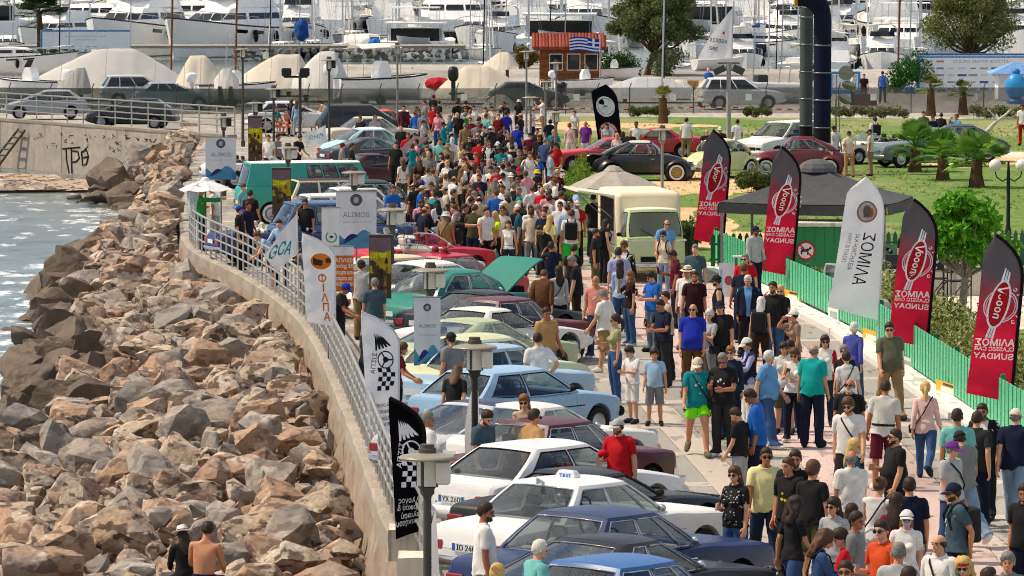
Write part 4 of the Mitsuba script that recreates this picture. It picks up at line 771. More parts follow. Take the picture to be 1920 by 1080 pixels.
bush('variegated bush under the tent beside the white flag', 1526, 1605, 552, .80, VAR, 8, n=5200, size=.06, far=584); bush('variegated bush between white flag and red flag', 1620, 1690, 589, 1.45, VAR, 9, n=5600, size=.06, far=637); bush('variegated hedge behind the fence under mulberry tree', 1728, 1800, 661, 1.5, VAR, 10, n=7000, size=.06, far=707); bush('variegated hedge behind the fence at nearest red flag', 1800, 1905, 707, 1.5, VAR, 11, n=7000, size=.06, far=773)
def palm(label, px, py, h, R, n, seed, col=('#6fa043', '#8ab357', '#557f34'), lean=0., name='palm', skirt=True, trunk_r=.2):
 r = np.random.default_rng(seed); g = G(px, py); k = thing(name, label, 'palm'); top = g + [lean, 0, h]
 v, f = tube([g - [0, 0, .1], g + (top - g) * .5, top], [trunk_r * 1.5, trunk_r * 1.05, trunk_r * .9], 10); v = v + np.random.default_rng(seed).normal(size=v.shape) * .018; part(k, 'trunk', (v, f), 'm_bark', '#5a4734')
 parts = {c: [] for c in (*col, '#8a7448')}
 for i in range(n):           # fan leaves: stalk and a pleated fan of blades
  e = r.uniform(-.25, 1.4) if skirt else r.uniform(.1, 1.4); a = r.uniform(0, 2 * np.pi); d = np.array([math.cos(a) * math.cos(e), math.sin(a) * math.cos(e), math.sin(e)]); L = R * r.uniform(.45, .62); hub = top + d * L + [0, 0, -.10 * L * math.cos(e)]; c = '#8a7448' if e < -.3 else col[int(r.integers(3))]
  parts[c].append(tube([top, top + d * L * .5, hub], [.02, .016, .011], 4, caps=False)); side = np.cross(d, [0, 0, 1.]); side /= np.linalg.norm(side) + 1e-9; up = np.cross(side, d)
  for q in np.linspace(-1.4, 1.4, 25):
   dd = d * math.cos(q) + side * math.sin(q); bl = R * .52 * (.78 + .22 * math.cos(q)) * r.uniform(.9, 1.05); w = .019 * R / .9; tip = hub + dd * bl + np.array([0, 0, -.20 * bl * r.uniform(.5, 1.3)]); mid = hub + dd * bl * .55 + up * .02; s_ = np.cross(dd, up); s_ = s_ / (np.linalg.norm(s_) + 1e-9) * w
   parts[c].append((np.array([hub, mid + s_, mid - s_, tip]), np.array([[0, 1, 2], [1, 3, 2]])))
 for c, ms in parts.items():
  if ms: part(k, 'dead_fronds' if c == '#8a7448' else 'fronds', cat(ms), 'm_leaf', c)
 return k
palm('bright green fan palm on the lawn, left of three', 1716, 322, .95, 1.2, 42, 1); palm('bright green fan palm on the lawn, middle of three', 1768, 338, .9, 1.15, 38, 2); palm('bright green fan palm on the lawn, right and nearest of three', 1832, 352, 1.0, 1.25, 44, 3)
palm('short fan palm with brown trunk at back of the lawn behind the seated group', 1745, 216, 1.35, .95, 18, 4, ('#6e7a40', '#7f8448', '#55602e')); palm('small dark fan palm beside the seated group', 1806, 214, 1.1, .85, 18, 5, ('#56682e', '#6a7a3a', '#425322')); palm('thin palm with sparse crown behind black flag', 1243, 232, 1.25, .75, 12, 6, ('#7a8040', '#8a8c48', '#5c6230')); palm('tall dark palm in front of the left yachts', 78, 98, 3.2, 2.6, 34, 7, ('#3a4a2c', '#4a5a36', '#2c3a20'), lean=-.2, trunk_r=.26); palm('bushy dark palm at the left billboard', 100, 100, .5, 1.5, 30, 8, ('#34502c', '#46603a', '#243a1c')); palm('small green palm right of the left billboard plant', 137, 100, .3, .8, 16, 9, ('#47693a', '#587a48', '#345228'))
# dead white branch of an uprooted trunk on the lawn
g = G(1833, 268); k = thing('bare_trunk', 'pale bare leaning trunk with forked branches on the lawn', 'tree trunk')
P0 = AT(1830, 266, g[1]);
for nm, pts, rr in (('trunk', ((1830, 266), (1850, 247), (1868, 228)), .13), ('branch', ((1868, 228), (1885, 216), (1896, 205)), .07), ('branch', ((1868, 228), (1862, 215), (1852, 205)), .05), ('branch', ((1880, 220), (1895, 222), (1906, 214)), .05)): part(k, nm, tube([AT(*q, g[1]) for q in pts], [rr, rr * .85, rr * .6], 7), 'm_bark', '#cfc9bd')
# grass tufts standing up along the lawn
r = np.random.default_rng(77); LP = Polygon(lawn); T_ = []
while len(T_) < 5000:
 x, y = r.uniform(1.5, 30), r.uniform(124, 230)
 if abs(x) < y * .115 and LP.contains(Point(x, y)) and meshkit.fbm(np.array([[x * .7, y * .25, 0]]), 3, 5)[0] > .48: T_.append((x, y))
T_ = np.array(T_); n = len(T_); h = r.uniform(.03, .10, n); a = r.uniform(0, np.pi, n); ww = r.uniform(.03, .09, n); b0 = np.stack([T_[:, 0] - np.cos(a) * ww, T_[:, 1] - np.sin(a) * ww, np.zeros(n)], 1); b1 = np.stack([T_[:, 0] + np.cos(a) * ww, T_[:, 1] + np.sin(a) * ww, np.zeros(n)], 1); tp = np.stack([T_[:, 0] + r.normal(size=n) * .05, T_[:, 1] + r.normal(size=n) * .05, h], 1)
solo('grass', (np.stack([b0, b1, tp], 1).reshape(-1, 3), np.arange(n * 3).reshape(-1, 3)), 'm_leaf', '#9aa650', 'tufts of longer grass scattered over the lawn', 'grass', kind='stuff')
# ---- ship funnels (cowl ventilators) ----
def funnel(label, px, py, rad, top_y, bends, col, mark=None):
 g = G(px, py); k = thing('ship_funnel', label, 'funnel'); Z = lambda y: 8.6 - (y + 95) * g[1] / FOC; zt = Z(top_y); at_ = lambda m: shift(m, (g[0], g[1], 0))
 part(k, 'base_section', at_(lathe([(rad * 1.02, 0), (rad * 1.02, 1.05)], 24)), 'm_matt', '#a3151d'); part(k, 'dark_section', at_(lathe([(rad * 1.01, 1.05), (rad * 1.01, 1.75)], 24)), 'm_matt', '#15161a')
 if bends: a = np.linspace(0, 1.62, 9); R_ = .95; pts = [(0, 0, 1.75), (0, 0, zt - R_)] + [(-R_ + R_ * math.cos(q), 0, zt - R_ + R_ * math.sin(q)) for q in a[1:]]; rr = [rad, rad] + list(np.linspace(rad, rad * 1.45, 8)); part(k, 'pipe', at_(tube(pts, rr, 24, caps=False)), 'm_matt', col); e = np.array(pts[-1]); part(k, 'mouth', at_(tube([e, e + [-.12, 0, -.01]], [rad * 1.46, rad * 1.42], 24)), 'm_paint', '#c99a12')
 else: part(k, 'pipe', at_(lathe([(rad, 1.75), (rad, zt)], 24)), 'm_matt', col)
 for z in np.arange(1.75, zt - (1.2 if bends else .1), 1.05): part(k, 'collar', at_(lathe([(rad + .004, z), (rad + .035, z + .01), (rad + .035, z + .05), (rad + .004, z + .06)], 24)), 'm_steel', '#8b8d90')
 if mark: LANDMARKS.append((mark, g[0], g[1]))
funnel('tall dark navy ship funnel with red base, bent at the top', 1541, 326, .335, -12, True, '#0d1330', 'the ship funnels'); funnel('grey green ship funnel with red base, left of the navy one', 1511, 322, .25, 14, False, '#4b5654')
g = G(1503, 315); k = thing('pole_rack', 'thin iron rack of poles and rings between the funnels', 'rack')
for px in (1520, 1528): part(k, 'pole', rod(G(px, 324), AT(px, 40, g[1]), .02, 5), 'm_steel', '#9a9b9c')
for y in range(60, 300, 26): part(k, 'bar', rod(AT(1498, y, g[1]), AT(1526, y + 2, g[1]), .016, 5), 'm_steel', '#b0b0b0')
# ---- wind toys (bent discs) right of the funnels ----
for i, (px, py) in enumerate(((1586, 137), (1592, 160), (1584, 186))):
 g = AT(px, py, 214); k = thing('disc_sculpture', ('grey metal disc sculpture, highest of three on a pole', 'folded grey metal disc, middle of three on a pole', 'folded grey metal disc, lowest of three on a pole')[i], 'sculpture'); part(k, 'disc', turn(solidify(grid(np.stack([np.stack([.34 * q * np.cos(np.linspace(0, 6.283, 20)[:-1]), .10 * q * np.sin(np.linspace(0, 6.283, 20)[:-1]) ** 2 * (i > 0), (.34 if i == 0 else .2) * q * np.sin(np.linspace(0, 6.283, 20)[:-1])], 1) for q in (.01, .5, 1)]), closed_v=True), .02), 'y', 15 * i) if 0 else shift(turn(solidify(grid(np.stack([np.stack([.34 * q * np.cos(np.linspace(0, 6.283, 20)[:-1]), .14 * q * np.sin(np.linspace(0, 6.283, 20)[:-1]) ** 2 * (i > 0), (.34 if i == 0 else .2) * q * np.sin(np.linspace(0, 6.283, 20)[:-1])], 1) for q in (.01, .5, 1)]), closed_v=True), .02), 'y', 15 * i), g), 'm_steel', '#8d8d84'); part(k, 'pole', rod((g[0] - .42, 214, 0), (g[0] - .42, 214, g[2]), .02, 5), 'm_steel', '#7d7d78'); part(k, 'arm', rod((g[0] - .42, 214, g[2]), g, .015, 5), 'm_steel', '#7d7d78')
# ---- marina net fence ----
for nm, op, cc in (('m_net', .74, (.040, .062, .045)), ('m_net_grey', .62, (.085, .095, .085))): scene[nm] = {'type': 'mask', 'opacity': proc(lambda p, n, uv, op=op: op + .26 * (fbm(p.x * .5, 0, p.z * 1.2, 3) - .3)), 'b': twos(prin(lambda p, n, uv, cc=cc: mi.Color3f(*cc) * (.7 + .6 * fbm(p.x * .7, 2, p.z * 2, 3)), .9, specular=.1))}
nf = thing('net_fence', 'dark green netting on posts along the boat yard', 'fence'); NF = [AT(-60, 220, 246), AT(330, 226, 244), AT(640, 228, 244), AT(1000, 225, 245), AT(1300, 222, 246), AT(1980, 222, 246)]
for a, b in zip(NF[:-1], NF[1:]):
 nseg = 10; S = np.linspace(0, 1, nseg + 1); P = a[None] + (b - a)[None] * S[:, None]; z = np.linspace(.02, 1.36, 4); Q = np.stack([np.stack([P[:, 0], P[:, 1] + .06 * np.sin(9 * S + zz), np.full(nseg + 1, zz) - .05 * (zz > 1) * np.sin(np.pi * (S * nseg % 1.0)) ** 2], 1) for zz in z], 1); part(nf, 'netting', grid(Q), 'm_net' if b[0] < -3 else 'm_net_grey')
 for q in P[:-1:2]: part(nf, 'post', tube([(q[0], q[1] - .05, 0), (q[0], q[1] - .05, 1.35), (q[0] + .10, q[1] - .05, 1.62)], .028, 5), 'm_steel', '#5c5f58')
for i, px in enumerate((680, 870, 1081, 1262, 1404, 1638, 1827)):
 q = AT(px, 195, 244.5); k = solo('fence_notice', box(q[0] - .16, q[0] + .16, 244.6, 244.63, .72, 1.06), 'm_plastic', '#d4dcd4', f'small pale notice on the net fence {("left of the crowd", "above the crowd", "near the pink shirt", "by the thin palm", "at the rib boat", "by the maroon crate", "far right")[i]}', 'notice', smooth=False)
# red and white tape along the back of the lawn
tp = thing('barrier_tape', 'red and white barrier tape along the back of the lawn', 'tape'); A_, B_ = AT(985, 205, 241), AT(1640, 212, 241)
for i in range(64): t = i / 64; q = A_ + (B_ - A_) * t; q2 = A_ + (B_ - A_) * (t + 1 / 64); part(tp, 'band', box(q[0], q2[0] - .005, 241, 241.01, .46 - .12 * math.sin(6 * t) ** 2, .52 - .12 * math.sin(6 * t) ** 2), 'm_plastic', ('#c3262e', '#e2e0de')[i % 2], smooth=False)
# ---- kiosk, flags, billboards ----
g = G(1068, 162); kx0, kx1, ky = AT(1010, 160, g[1])[0], AT(1128, 160, g[1])[0], g[1]; ks = thing('kiosk', 'wooden kiosk with red tiled roof at the marina', 'kiosk'); Z = lambda y: 8.6 - (y + 95) * ky / FOC
for i in range(14): z0 = i * .17; part(ks, 'board', box(kx0 + .05, kx1 - .05, ky, ky + .04, z0 + .004, z0 + .166), 'm_wood', ('#7d4a28', '#724324', '#8a532b')[i % 3], smooth=False)
part(ks, 'wall', box(kx0 + .06, kx1 - .06, ky + .045, ky + 3, 0, 2.4), 'm_wood', '#8a5028', smooth=False)
for i in range(3): a = kx0 + (kx1 - kx0) * (.18 + .28 * i); w = part(ks, 'window', box(a, a + .75, ky - .03, ky - .005, 1.05, 2.0), 'm_dark_glass', smooth=False); scene[w + '__frame'] = shape(cat([box(a - .05, a + .80, ky - .05, ky - .031, 1.0, 1.05), box(a - .05, a + .80, ky - .05, ky - .031, 2.0, 2.06), box(a - .05, a, ky - .05, ky - .031, 1.05, 2.0), box(a + .75, a + .80, ky - .05, ky - .031, 1.05, 2.0)]), 'm_plastic', '#dcd8cf', False)
for i in range(22): x = kx0 - .3 + i * (kx1 - kx0 + .6) / 22; part(ks, 'roof_tiles', tube([(x, ky - .5, 2.42), (x, ky + 1.5, 3.25)], .12, 8), 'm_matt', ('#8c4234', '#82392c', '#974c3b')[i % 3])
part(ks, 'rear_roof', solidify((np.array([[kx0 - .3, ky + 1.5, 3.2], [kx1 + .3, ky + 1.5, 3.2], [kx1 + .3, ky + 3.5, 2.4], [kx0 - .3, ky + 3.5, 2.4]]), np.array([[0, 1, 2, 3]])), .08), 'm_matt', '#a84028', smooth=False); part(ks, 'roof_board', solidify((np.array([[kx0 - .3, ky - .5, 2.33], [kx1 + .3, ky - .5, 2.33], [kx1 + .3, ky + 1.5, 3.14], [kx0 - .3, ky + 1.5, 3.14]]), np.array([[0, 1, 2, 3]])), .05), 'm_wood', '#8a5028', smooth=False)
LANDMARKS.append(('the kiosk', g[0], g[1]))
Y = ky - 1.2; fl = thing('greek_flag', 'blue and white striped flag with a cross flying above the kiosk', 'flag'); a, b = AT(1068, 71, Y), AT(1124, 97, Y); w, h = b[0] - a[0], a[2] - b[2]; F = lambda u, v, d: np.stack([a[0] + u * w, np.full(np.shape(u), Y) - d + .12 * np.sin(7 * u + 2 * v), b[2] + v * h + .08 * np.sin(5 * u)], -1)
def fpatch(u0, u1, v0, v1, d): S, V = np.meshgrid(np.linspace(u0, u1, 7), np.linspace(v0, v1, 3)); return grid(F(S, V, d))
for i in range(9): part(fl, 'stripe', fpatch(0, 1 if i < 4 else .60, i / 9, (i + 1) / 9, 0), 'm_flag', ('#2346a8', '#e2e4e8')[i % 2])
part(fl, 'canton', fpatch(.60, 1, 4 / 9, 1, .0), 'm_flag', '#2346a8'); part(fl, 'cross', cat([fpatch(.60, 1, .67, .77, .012), fpatch(.765, .835, 4 / 9, 1, .016)]), 'm_cloth', '#e2e4e8'); part(fl, 'pole', rod((a[0] + w + .03, Y, 0), (a[0] + w + .03, Y, a[2] + .2), .03, 6), 'm_plastic', '#d6d6d2')
def billboard(label, px0, px1, py0, py1, Y, lines, seed):
 k = thing('billboard', label, 'billboard'); a, b = AT(px0, py0, Y), AT(px1, py1, Y); r = random.Random(seed); w, h = b[0] - a[0], a[2] - b[2]
 part(k, 'panel', cbox(a[0], b[0], Y, Y + .08, b[2], a[2], .015), 'm_plastic', '#eff1f3'); fr = .05 * h
 for q in ((a[0], b[0], a[2] - fr, a[2]), (a[0], b[0], a[2] - fr * 2.2, a[2] - fr * 1.4)): part(k, 'blue_band', box(q[0] + .02, q[1] - .02, Y - .012, Y - .004, q[2], q[3]), 'm_plastic', '#2a7fc0' if q[3] < a[2] else '#1a6bb0', smooth=False)
 part(k, 'blue_band', box(a[0] + .02, a[0] + .02 + fr * 1.6, Y - .014, Y - .004, b[2] + .02, a[2] - fr * 2.3), 'm_plastic', '#2a86c8', smooth=False)
 for txt, v in lines: m = letters(txt, h * .075, .004, False); m = (m[0] * [min(1, .8 * w / np.ptp(m[0][:, 0])), 1, 1], m[1]); part(k, 'lettering', shift(m, (a[0] + w * .5, Y - .01, b[2] + h * v)), 'm_plastic', '#7d8fa3')
 for i in range(46 if w > 7 else 8):
  x, z = a[0] + w * (.10 + .085 * (i % 11)), b[2] + h * (.12 + .17 * (i // 11)); s_ = r.uniform(.06, .14) * h * .5; part(k, 'sponsor_mark', box(x - s_ * 1.6, x + s_ * 1.6, Y - .012, Y - .004, z - s_ * .4, z + s_ * .4), 'm_plastic', r.choice(['#8b98a6', '#c07068', '#5a86b4', '#8f9a9f', '#35649c', '#c9ccd0']), smooth=False)
 for x in (a[0] + .2, (a[0] + b[0]) / 2, b[0] - .2): part(k, 'leg', box(x - .05, x + .05, Y + .09, Y + .17, 0, b[2] + .4), 'm_steel', '#8f9498', smooth=False)
billboard('large white and blue sponsor billboard at the right', 1718, 1960, 100, 176, 284, (('SAILING CENTRE REGATTA', .80),), 1); billboard('white and blue championship billboard in front of left yachts', 76, 245, 56, 92, 355, (('Junior European and Open European Trophy', .66), ('ALIMOS MARINA 2024', .48)), 2)
g = G(1885, 190); k = thing('market_tent', 'small white stall tent with a pale blue canopy before billboard', 'tent'); Y = 268; a, b = AT(1872, 130, Y), AT(1950, 185, Y); part(k, 'wall', box(a[0], b[0], Y, Y + 2, 0, a[2] - .2), 'm_cloth', '#dedede', smooth=False); part(k, 'canopy', solidify((np.array([[a[0] - .5, Y - .4, a[2] - .25], [b[0] + .5, Y - .4, a[2] - .25], [b[0] + .5, Y + 2.2, a[2] - .2], [a[0] - .5, Y + 2.2, a[2] - .2], [(a[0] + b[0]) / 2 - .1, Y + .9, a[2] + .45]]), np.array([[0, 1, 4], [1, 2, 4], [2, 3, 4], [3, 0, 4]])), .02), 'm_cloth', '#6f98cc', smooth=False)
g = AT(1905, 165, 262); k = thing('blue_mascot_balloon', 'round bright blue inflatable beside the white stall tent', 'balloon'); zz = 262; part(k, 'body', ball((g[0], 262, .95), (.62, .55, .75), 18), 'm_plastic', '#2a8fd0'); part(k, 'top', ball((g[0], 262, 1.75), (.24, .22, .2), 12), 'm_plastic', '#1f6fb0'); part(k, 'foot', lathe([(.5, 0), (.55, .1), (.4, .25)], 14, (g[0], 262, 0)), 'm_plastic', '#1f6fb0')
for lab, px0, px1, py0, py1, Y, col in (('maroon crate on ground behind the net fence', 1602, 1644, 186, 208, 258, '#6b2a30'), ('wooden pallet boxes beside a tarp covered boat', 1289, 1310, 140, 160, 285, '#b58a52'), ('blue plastic bin by the sponsor billboard', 1697, 1716, 156, 168, 280, '#2377b8')):
 a, b = AT(px0, py0, Y), AT(px1, py1, Y); h = a[2] - b[2]; k = thing('crate', lab, 'crate'); n_ = 4
 for i in range(n_): z = i * h / n_; part(k, 'slat', box(a[0], b[0], Y, Y + .03, z + .012, z + h / n_ - .012), 'm_plastic', col, smooth=False)
 part(k, 'body', box(a[0] + .01, b[0] - .01, Y + .032, Y + .7, 0, h - .01), 'm_plastic', col, smooth=False)
fr = thing('blue_frame_stand', 'white stall with a bright blue frame near the walking couple', 'stall'); Y = 275; a, b = AT(1556, 134, Y), AT(1613, 176, Y)
for q in ((a[0], b[0], a[2] - .16, a[2]), (a[0], b[0], b[2] - .0, b[2] + .22)): part(fr, 'bar', box(q[0], q[1], Y - .1, Y, q[2], q[3]), 'm_plastic', '#2489cf', smooth=False)
for x in (a[0], b[0] - .14): part(fr, 'post', box(x, x + .14, Y - .09, Y - .01, 0, a[2] - .165), 'm_plastic', '#2489cf', smooth=False)
part(fr, 'sheet', box(a[0] + .15, b[0] - .15, Y + .05, Y + .08, b[2], a[2] - .2), 'm_cloth', '#dfe1e4', smooth=False)
# ================= boats =================
def hull(L, B, sheer, draft=.35, bow=.5, fl=.55, n=22, stern=.82):
 """(bottom+sides, deck, rub rail): bow to +y, waterline z = 0"""
 y = np.linspace(-L / 2, L / 2, n); t = np.linspace(0, 1, n); b = B / 2 * np.where(t < .45, stern + (1 - stern) * np.sin(t / .45 * np.pi / 2), np.cos(np.clip((t - .45) / .55, 0, 1) ** 1.6 * np.pi / 2) ** .8); b = np.maximum(b, .012)
 s = sheer * (1 + bow * t ** 2.4); pr = [(0, -draft), (.55, -draft * .6), (.80, .08), (.90, fl), (1.0, 1.0)]; P = []
 rake = np.clip((t - .6) / .4, 0, 1) ** 2 * L * .06
 for i in range(n):
  row = []
  for u, z in pr: zz = z if z <= .1 else z * s[i]; row.append((b[i] * (u if i < n - 1 else u), y[i] + rake[i] * (max(zz, 0) / s[i] - .6), zz))
  P.append([(-x, q, z) for x, q, z in row[::-1]] + row[1:])
 P = np.array(P); v, f = grid(P); tr = (P[0], np.array([[0, i, i + 1] for i in range(1, 8)]))
 dk = np.stack([P[:, 0] * [.97, 1, 1] - [0, 0, .03], P[:, -1] * [.97, 1, 1] - [0, 0, .03]], 1); C = dk.mean(1); C[:, 2] += .05; D = np.stack([dk[:, 0], C, dk[:, 1]], 1)
 rail = cat([tube(P[:, 0], .05, 5), tube(P[:, -1], .05, 5)])
 return crease(cat([(v, f[:, ::-1]), tr]), 40), crease(grid(D), 30), rail, P
def cabin(y0, y1, z0, h, w0, w1, rake_f, rake_r, n=8, taper=.85):
 """a rounded deckhouse: (shell, [window bands])"""
 ring = lambda z, ins, f_, r_: np.array([[-w0 * ins, y0 + r_, z], [-w1 * ins, y0 + (y1 - y0) * .55, z], [-w1 * ins * .8, y1 - f_ * .9, z], [-w1 * ins * .30, y1 - f_ * .6, z], [w1 * ins * .30, y1 - f_ * .6, z], [w1 * ins * .8, y1 - f_ * .9, z], [w1 * ins, y0 + (y1 - y0) * .55, z], [w0 * ins, y0 + r_, z]], float)
 lv = [(0, 1, 0, 0), (.42, .97, .28, .2), (.80, .91, .75, .75), (1, taper, 1, 1)]; R = [ring(z0 + h * a, i_, rake_f * c, rake_r * d) for a, i_, c, d in lv]
 top = np.vstack([R[-1], R[-1].mean(0) + [0, 0, h * .08]]); k = np.arange(8); shell = cat([grid(np.array(R), closed_v=True), (top, np.stack([k, (k + 1) % 8, k * 0 + 8], 1))])
 win = [];
 for i in range(7):
  q = np.array([R[1][i], R[1][i + 1], R[2][i + 1], R[2][i]]); c = q.mean(0); o = c - np.array([0, (y0 + y1) / 2, c[2]]); o /= np.linalg.norm(o) + 1e-9; q = c + (q - c) * [[.90], [.90], [.90], [.90]] + o * .035; q[:2, 2] += .06 * h; win.append((q, np.array([[0, 1, 2, 3]])))
 return crease(shell, 25), win
_BT = {}
def boat_parts(kind):
 if kind in _BT: return _BT[kind]
 W = ('m_plastic', '#f3f3f1'); D = ('m_dark_glass', None); S = ('m_steel', '#c4c6c8'); out = []
 if kind in ('yacht', 'yacht2', 'cruiser'):
  L, B, s = {'yacht': (15, 4.3, 1.75), 'yacht2': (13, 4.0, 1.6), 'cruiser': (9.5, 3.1, 1.1)}[kind]; h, d, r, P = hull(L, B, s, bow=.45); out += [('hull', h, *W), ('deck', d, 'm_plastic', '#cfccc2'), ('rub_rail', r, 'm_rubber', '#3a3c40')]
  sh, win = cabin(-L * .30, L * .24, s * .96, 1.25 * s / 1.6, B * .40, B * .36, 2.2, .3); out += [('deckhouse', sh, *W)] + [('window', w, *D) for w in win]
  if kind != 'cruiser':
   z = s * .96 + 1.25 * s / 1.6; f2, w2 = cabin(-L * .26, L * .06, z + .02, .75, B * .36, B * .32, .9, .1); out += [('flybridge', f2, *W), ('flybridge_screen', grid(np.array([[(-B * .28, L * .04, z + .7), (0, L * .075, z + .7), (B * .28, L * .04, z + .7)], [(-B * .26, L * .01, z + 1.15), (0, L * .04, z + 1.15), (B * .26, L * .01, z + 1.15)]])), *D)]
   arch = [(-B * .34, -L * .22, z), (-B * .33, -L * .25, z + 1.3), (-B * .2, -L * .26, z + 1.7), (B * .2, -L * .26, z + 1.7), (B * .33, -L * .25, z + 1.3), (B * .34, -L * .22, z)]; out += [('radar_arch', tube(arch, .09, 6), *W), ('radome', ball((-.5, -L * .26, z + 1.95), (.32, .32, .24), 12), *W), ('bimini', solidify(grid(np.array([[(-B * .33, -L * .27, z + 1.62), (0, -L * .27, z + 1.8), (B * .33, -L * .27, z + 1.62)], [(-B * .33, -L * .08, z + 1.62), (0, -L * .08, z + 1.8), (B * .33, -L * .08, z + 1.62)]])), .04), 'm_cloth', '#d9d6cc')]
  for sg in (-1, 1):
   for i in (9, 12): q = P[[i, i + 2], 1 if sg < 0 else -2]; q2 = P[[i, i + 2], 0 if sg < 0 else -1]; a_, b_ = q * .55 + q2 * .45, q * .30 + q2 * .70; out.append(('hull_window', (np.array([a_[0], a_[1], b_[1], b_[0]]) + [sg * .03, 0, 0], np.array([[0, 1, 2, 3]])), *D))
   e = P[:, 0 if sg < 0 else -1][10:]; out.append(('bow_rail', tube(e * [.96, 1, 1] + [0, 0, .55], .022, 5), *S))
   for q in e[::2]: out.append(('stanchion', rod(q * [.96, 1, 1], q * [.96, 1, 1] + [0, 0, .55], .016, 4), *S))
   for q in P[[3, 7, 11], 0 if sg < 0 else -1]: out.append(('fender', ball(q + [sg * .12, 0, -.55], (.16, .16, .38), 8), 'm_rubber', '#17181c'))
 elif kind in ('sail', 'sail_blue', 'sail_small'):
  L, B, s, mh = {'sail': (12.5, 3.9, 1.15, 16.5), 'sail_blue': (13.5, 4.1, 1.25, 17.5), 'sail_small': (9, 3.0, .95, 12)}[kind]; h, d, r, P = hull(L, B, s, bow=.22); out += [('hull', h, 'm_plastic', '#1c2a52' if kind == 'sail_blue' else '#e2e2e0'), ('deck', d, 'm_plastic', '#d9d8d2'), ('rub_rail', r, 'm_plastic', '#3d4a6a')]
  sh, win = cabin(-L * .12, L * .26, s * .98, .55, B * .26, B * .22, 1.4, .1); out += [('coachroof', sh, *W)] + [('window', w, *D) for w in win]
  out += [('mast', tube([(0, L * .08, s), (0, L * .08, s + mh)], [.11, .07], 7), 'm_steel', '#d0d1d2'), ('boom', rod((0, L * .07, s + 1.5), (0, -L * .30, s + 1.6), .07, 6), 'm_steel', '#c9cacb'), ('sail_cover', tube([(0, L * .06, s + 1.72), (0, -L * .10, s + 1.75), (0, -L * .29, s + 1.68)], [.22, .19, .10], 7), 'm_cloth', {'sail': '#b9b4a6', 'sail_blue': '#20437e', 'sail_small': '#d6d2c6'}[kind]), ('furled_jib', tube([(0, L * .49, s * 1.2), (0, L * .29, s + mh * .5), (0, L * .10, s + mh * .97)], [.10, .09, .03], 6), 'm_cloth', '#dad7cf')]
  for z in (.35, .65):
   q = s + mh * z; w = B * .30; out.append(('spreader', rod((-w, L * .08, q), (w, L * .08, q), .03, 4), 'm_steel', '#b9babb'))
   for sg in (-1, 1): out.append(('shroud', tube([(sg * B * .47, L * .05, s), (sg * w, L * .08, q), (0, L * .08, s + mh * .98)], .016, 3), 'm_steel', '#8e9092'))
  out += [('backstay', rod((0, -L * .49, s), (0, L * .08, s + mh), .014, 3), 'm_steel', '#8e9092'), ('bimini', solidify(grid(np.array([[(-B * .36, -L * .44, s + 1.95), (0, -L * .44, s + 2.1), (B * .36, -L * .44, s + 1.95)], [(-B * .36, -L * .24, s + 1.95), (0, -L * .24, s + 2.1), (B * .36, -L * .24, s + 1.95)]])), .03), 'm_cloth', {'sail': '#cfcabc', 'sail_blue': '#1f3f78', 'sail_small': '#9aa3ad'}[kind])]
  for sg in (-1, 1):
   e = P[:, 0 if sg < 0 else -1]; out.append(('guard_rail', tube(e[1:-1] * [.96, 1, 1] + [0, 0, .6], .016, 4), *S)); out.append(('fender', ball(P[8, 0 if sg < 0 else -1] + [sg * .1, 0, -.5], (.13, .13, .33), 8), *W))
   for q in (-L * .44, -L * .24): out.append(('bimini_post', rod((sg * B * .36, q, s), (sg * B * .36, q, s + 1.95), .02, 4), *S))
 elif kind in ('cat', 'cat_stern'):
  L, B, s, mh = 13, 7.2, 1.7, 18
  for sg in (-1, 1): h, d, r, P = hull(L, 1.9, s, bow=.15); out += [('hull', shift(h, (sg * 2.6, 0, 0)), *W), ('deck', shift(d, (sg * 2.6, 0, 0)), *W)]
  out.append(('bridge_deck', cbox(-2.9, 2.9, -L * .40, L * .28, .75, s + .05, .1), *W)); sh, win = cabin(-L * .22, L * .22, s, 1.3, 2.9, 2.5, 1.6, .1); out += [('coachroof', sh, *W)] + [('window', w, *D) for w in win]
  out += [('hard_top', cbox(-2.9, 2.9, -L * .44, -L * .02, s + 1.75, s + 1.95, .06), *W), ('cockpit_bulkhead', box(-2.5, 2.5, -L * .225, -L * .22, s, s + 1.3), *D), ('helm_screen', grid(np.array([[(-2.3, -L * .12, s + 1.96), (2.3, -L * .12, s + 1.96)], [(-2.2, -L * .15, s + 2.7), (2.2, -L * .15, s + 2.7)]])), 'm_clear', None), ('fly_top', cbox(-2.3, 2.3, -L * .36, -L * .08, s + 3.3, s + 3.42, .04), *W)]
  for sg in (-1, 1):
   for q in (-L * .42, -L * .24): out.append(('post', rod((sg * 2.6, q, s), (sg * 2.6, q, s + 1.75), .05, 5), *S))
   for q in (-L * .34, -L * .10): out.append(('fly_post', rod((sg * 2.2, q, s + 1.95), (sg * 2.2, q, s + 3.3), .03, 5), *S))
   out.append(('fender', ball((sg * 3.6, -L * .1, .8), (.2, .2, .45), 8), 'm_rubber', '#1b1c20'))
  out += [('mast', tube([(0, L * .10, s + 1.2), (0, L * .10, s + mh)], [.14, .09], 7), 'm_steel', '#d0d1d2'), ('boom_bag', tube([(0, L * .09, s + 3.7), (0, -L * .3, s + 3.8)], [.3, .2], 7), 'm_cloth', '#c9c4b6'), ('dinghy', shift(hull(3.0, 1.5, .5, n=10)[0], (0, 0, 0)) if 0 else turn(shift(hull(3.2, 1.5, .5, n=10)[0], (0, 0, 0)), 'z', 90, (0, 0, 0)) if 0 else shift(turn(hull(3.2, 1.5, .5, n=10)[0], 'z', 90), (0, -L * .47, s - .1)), 'm_rubber', '#b9bcbe')]
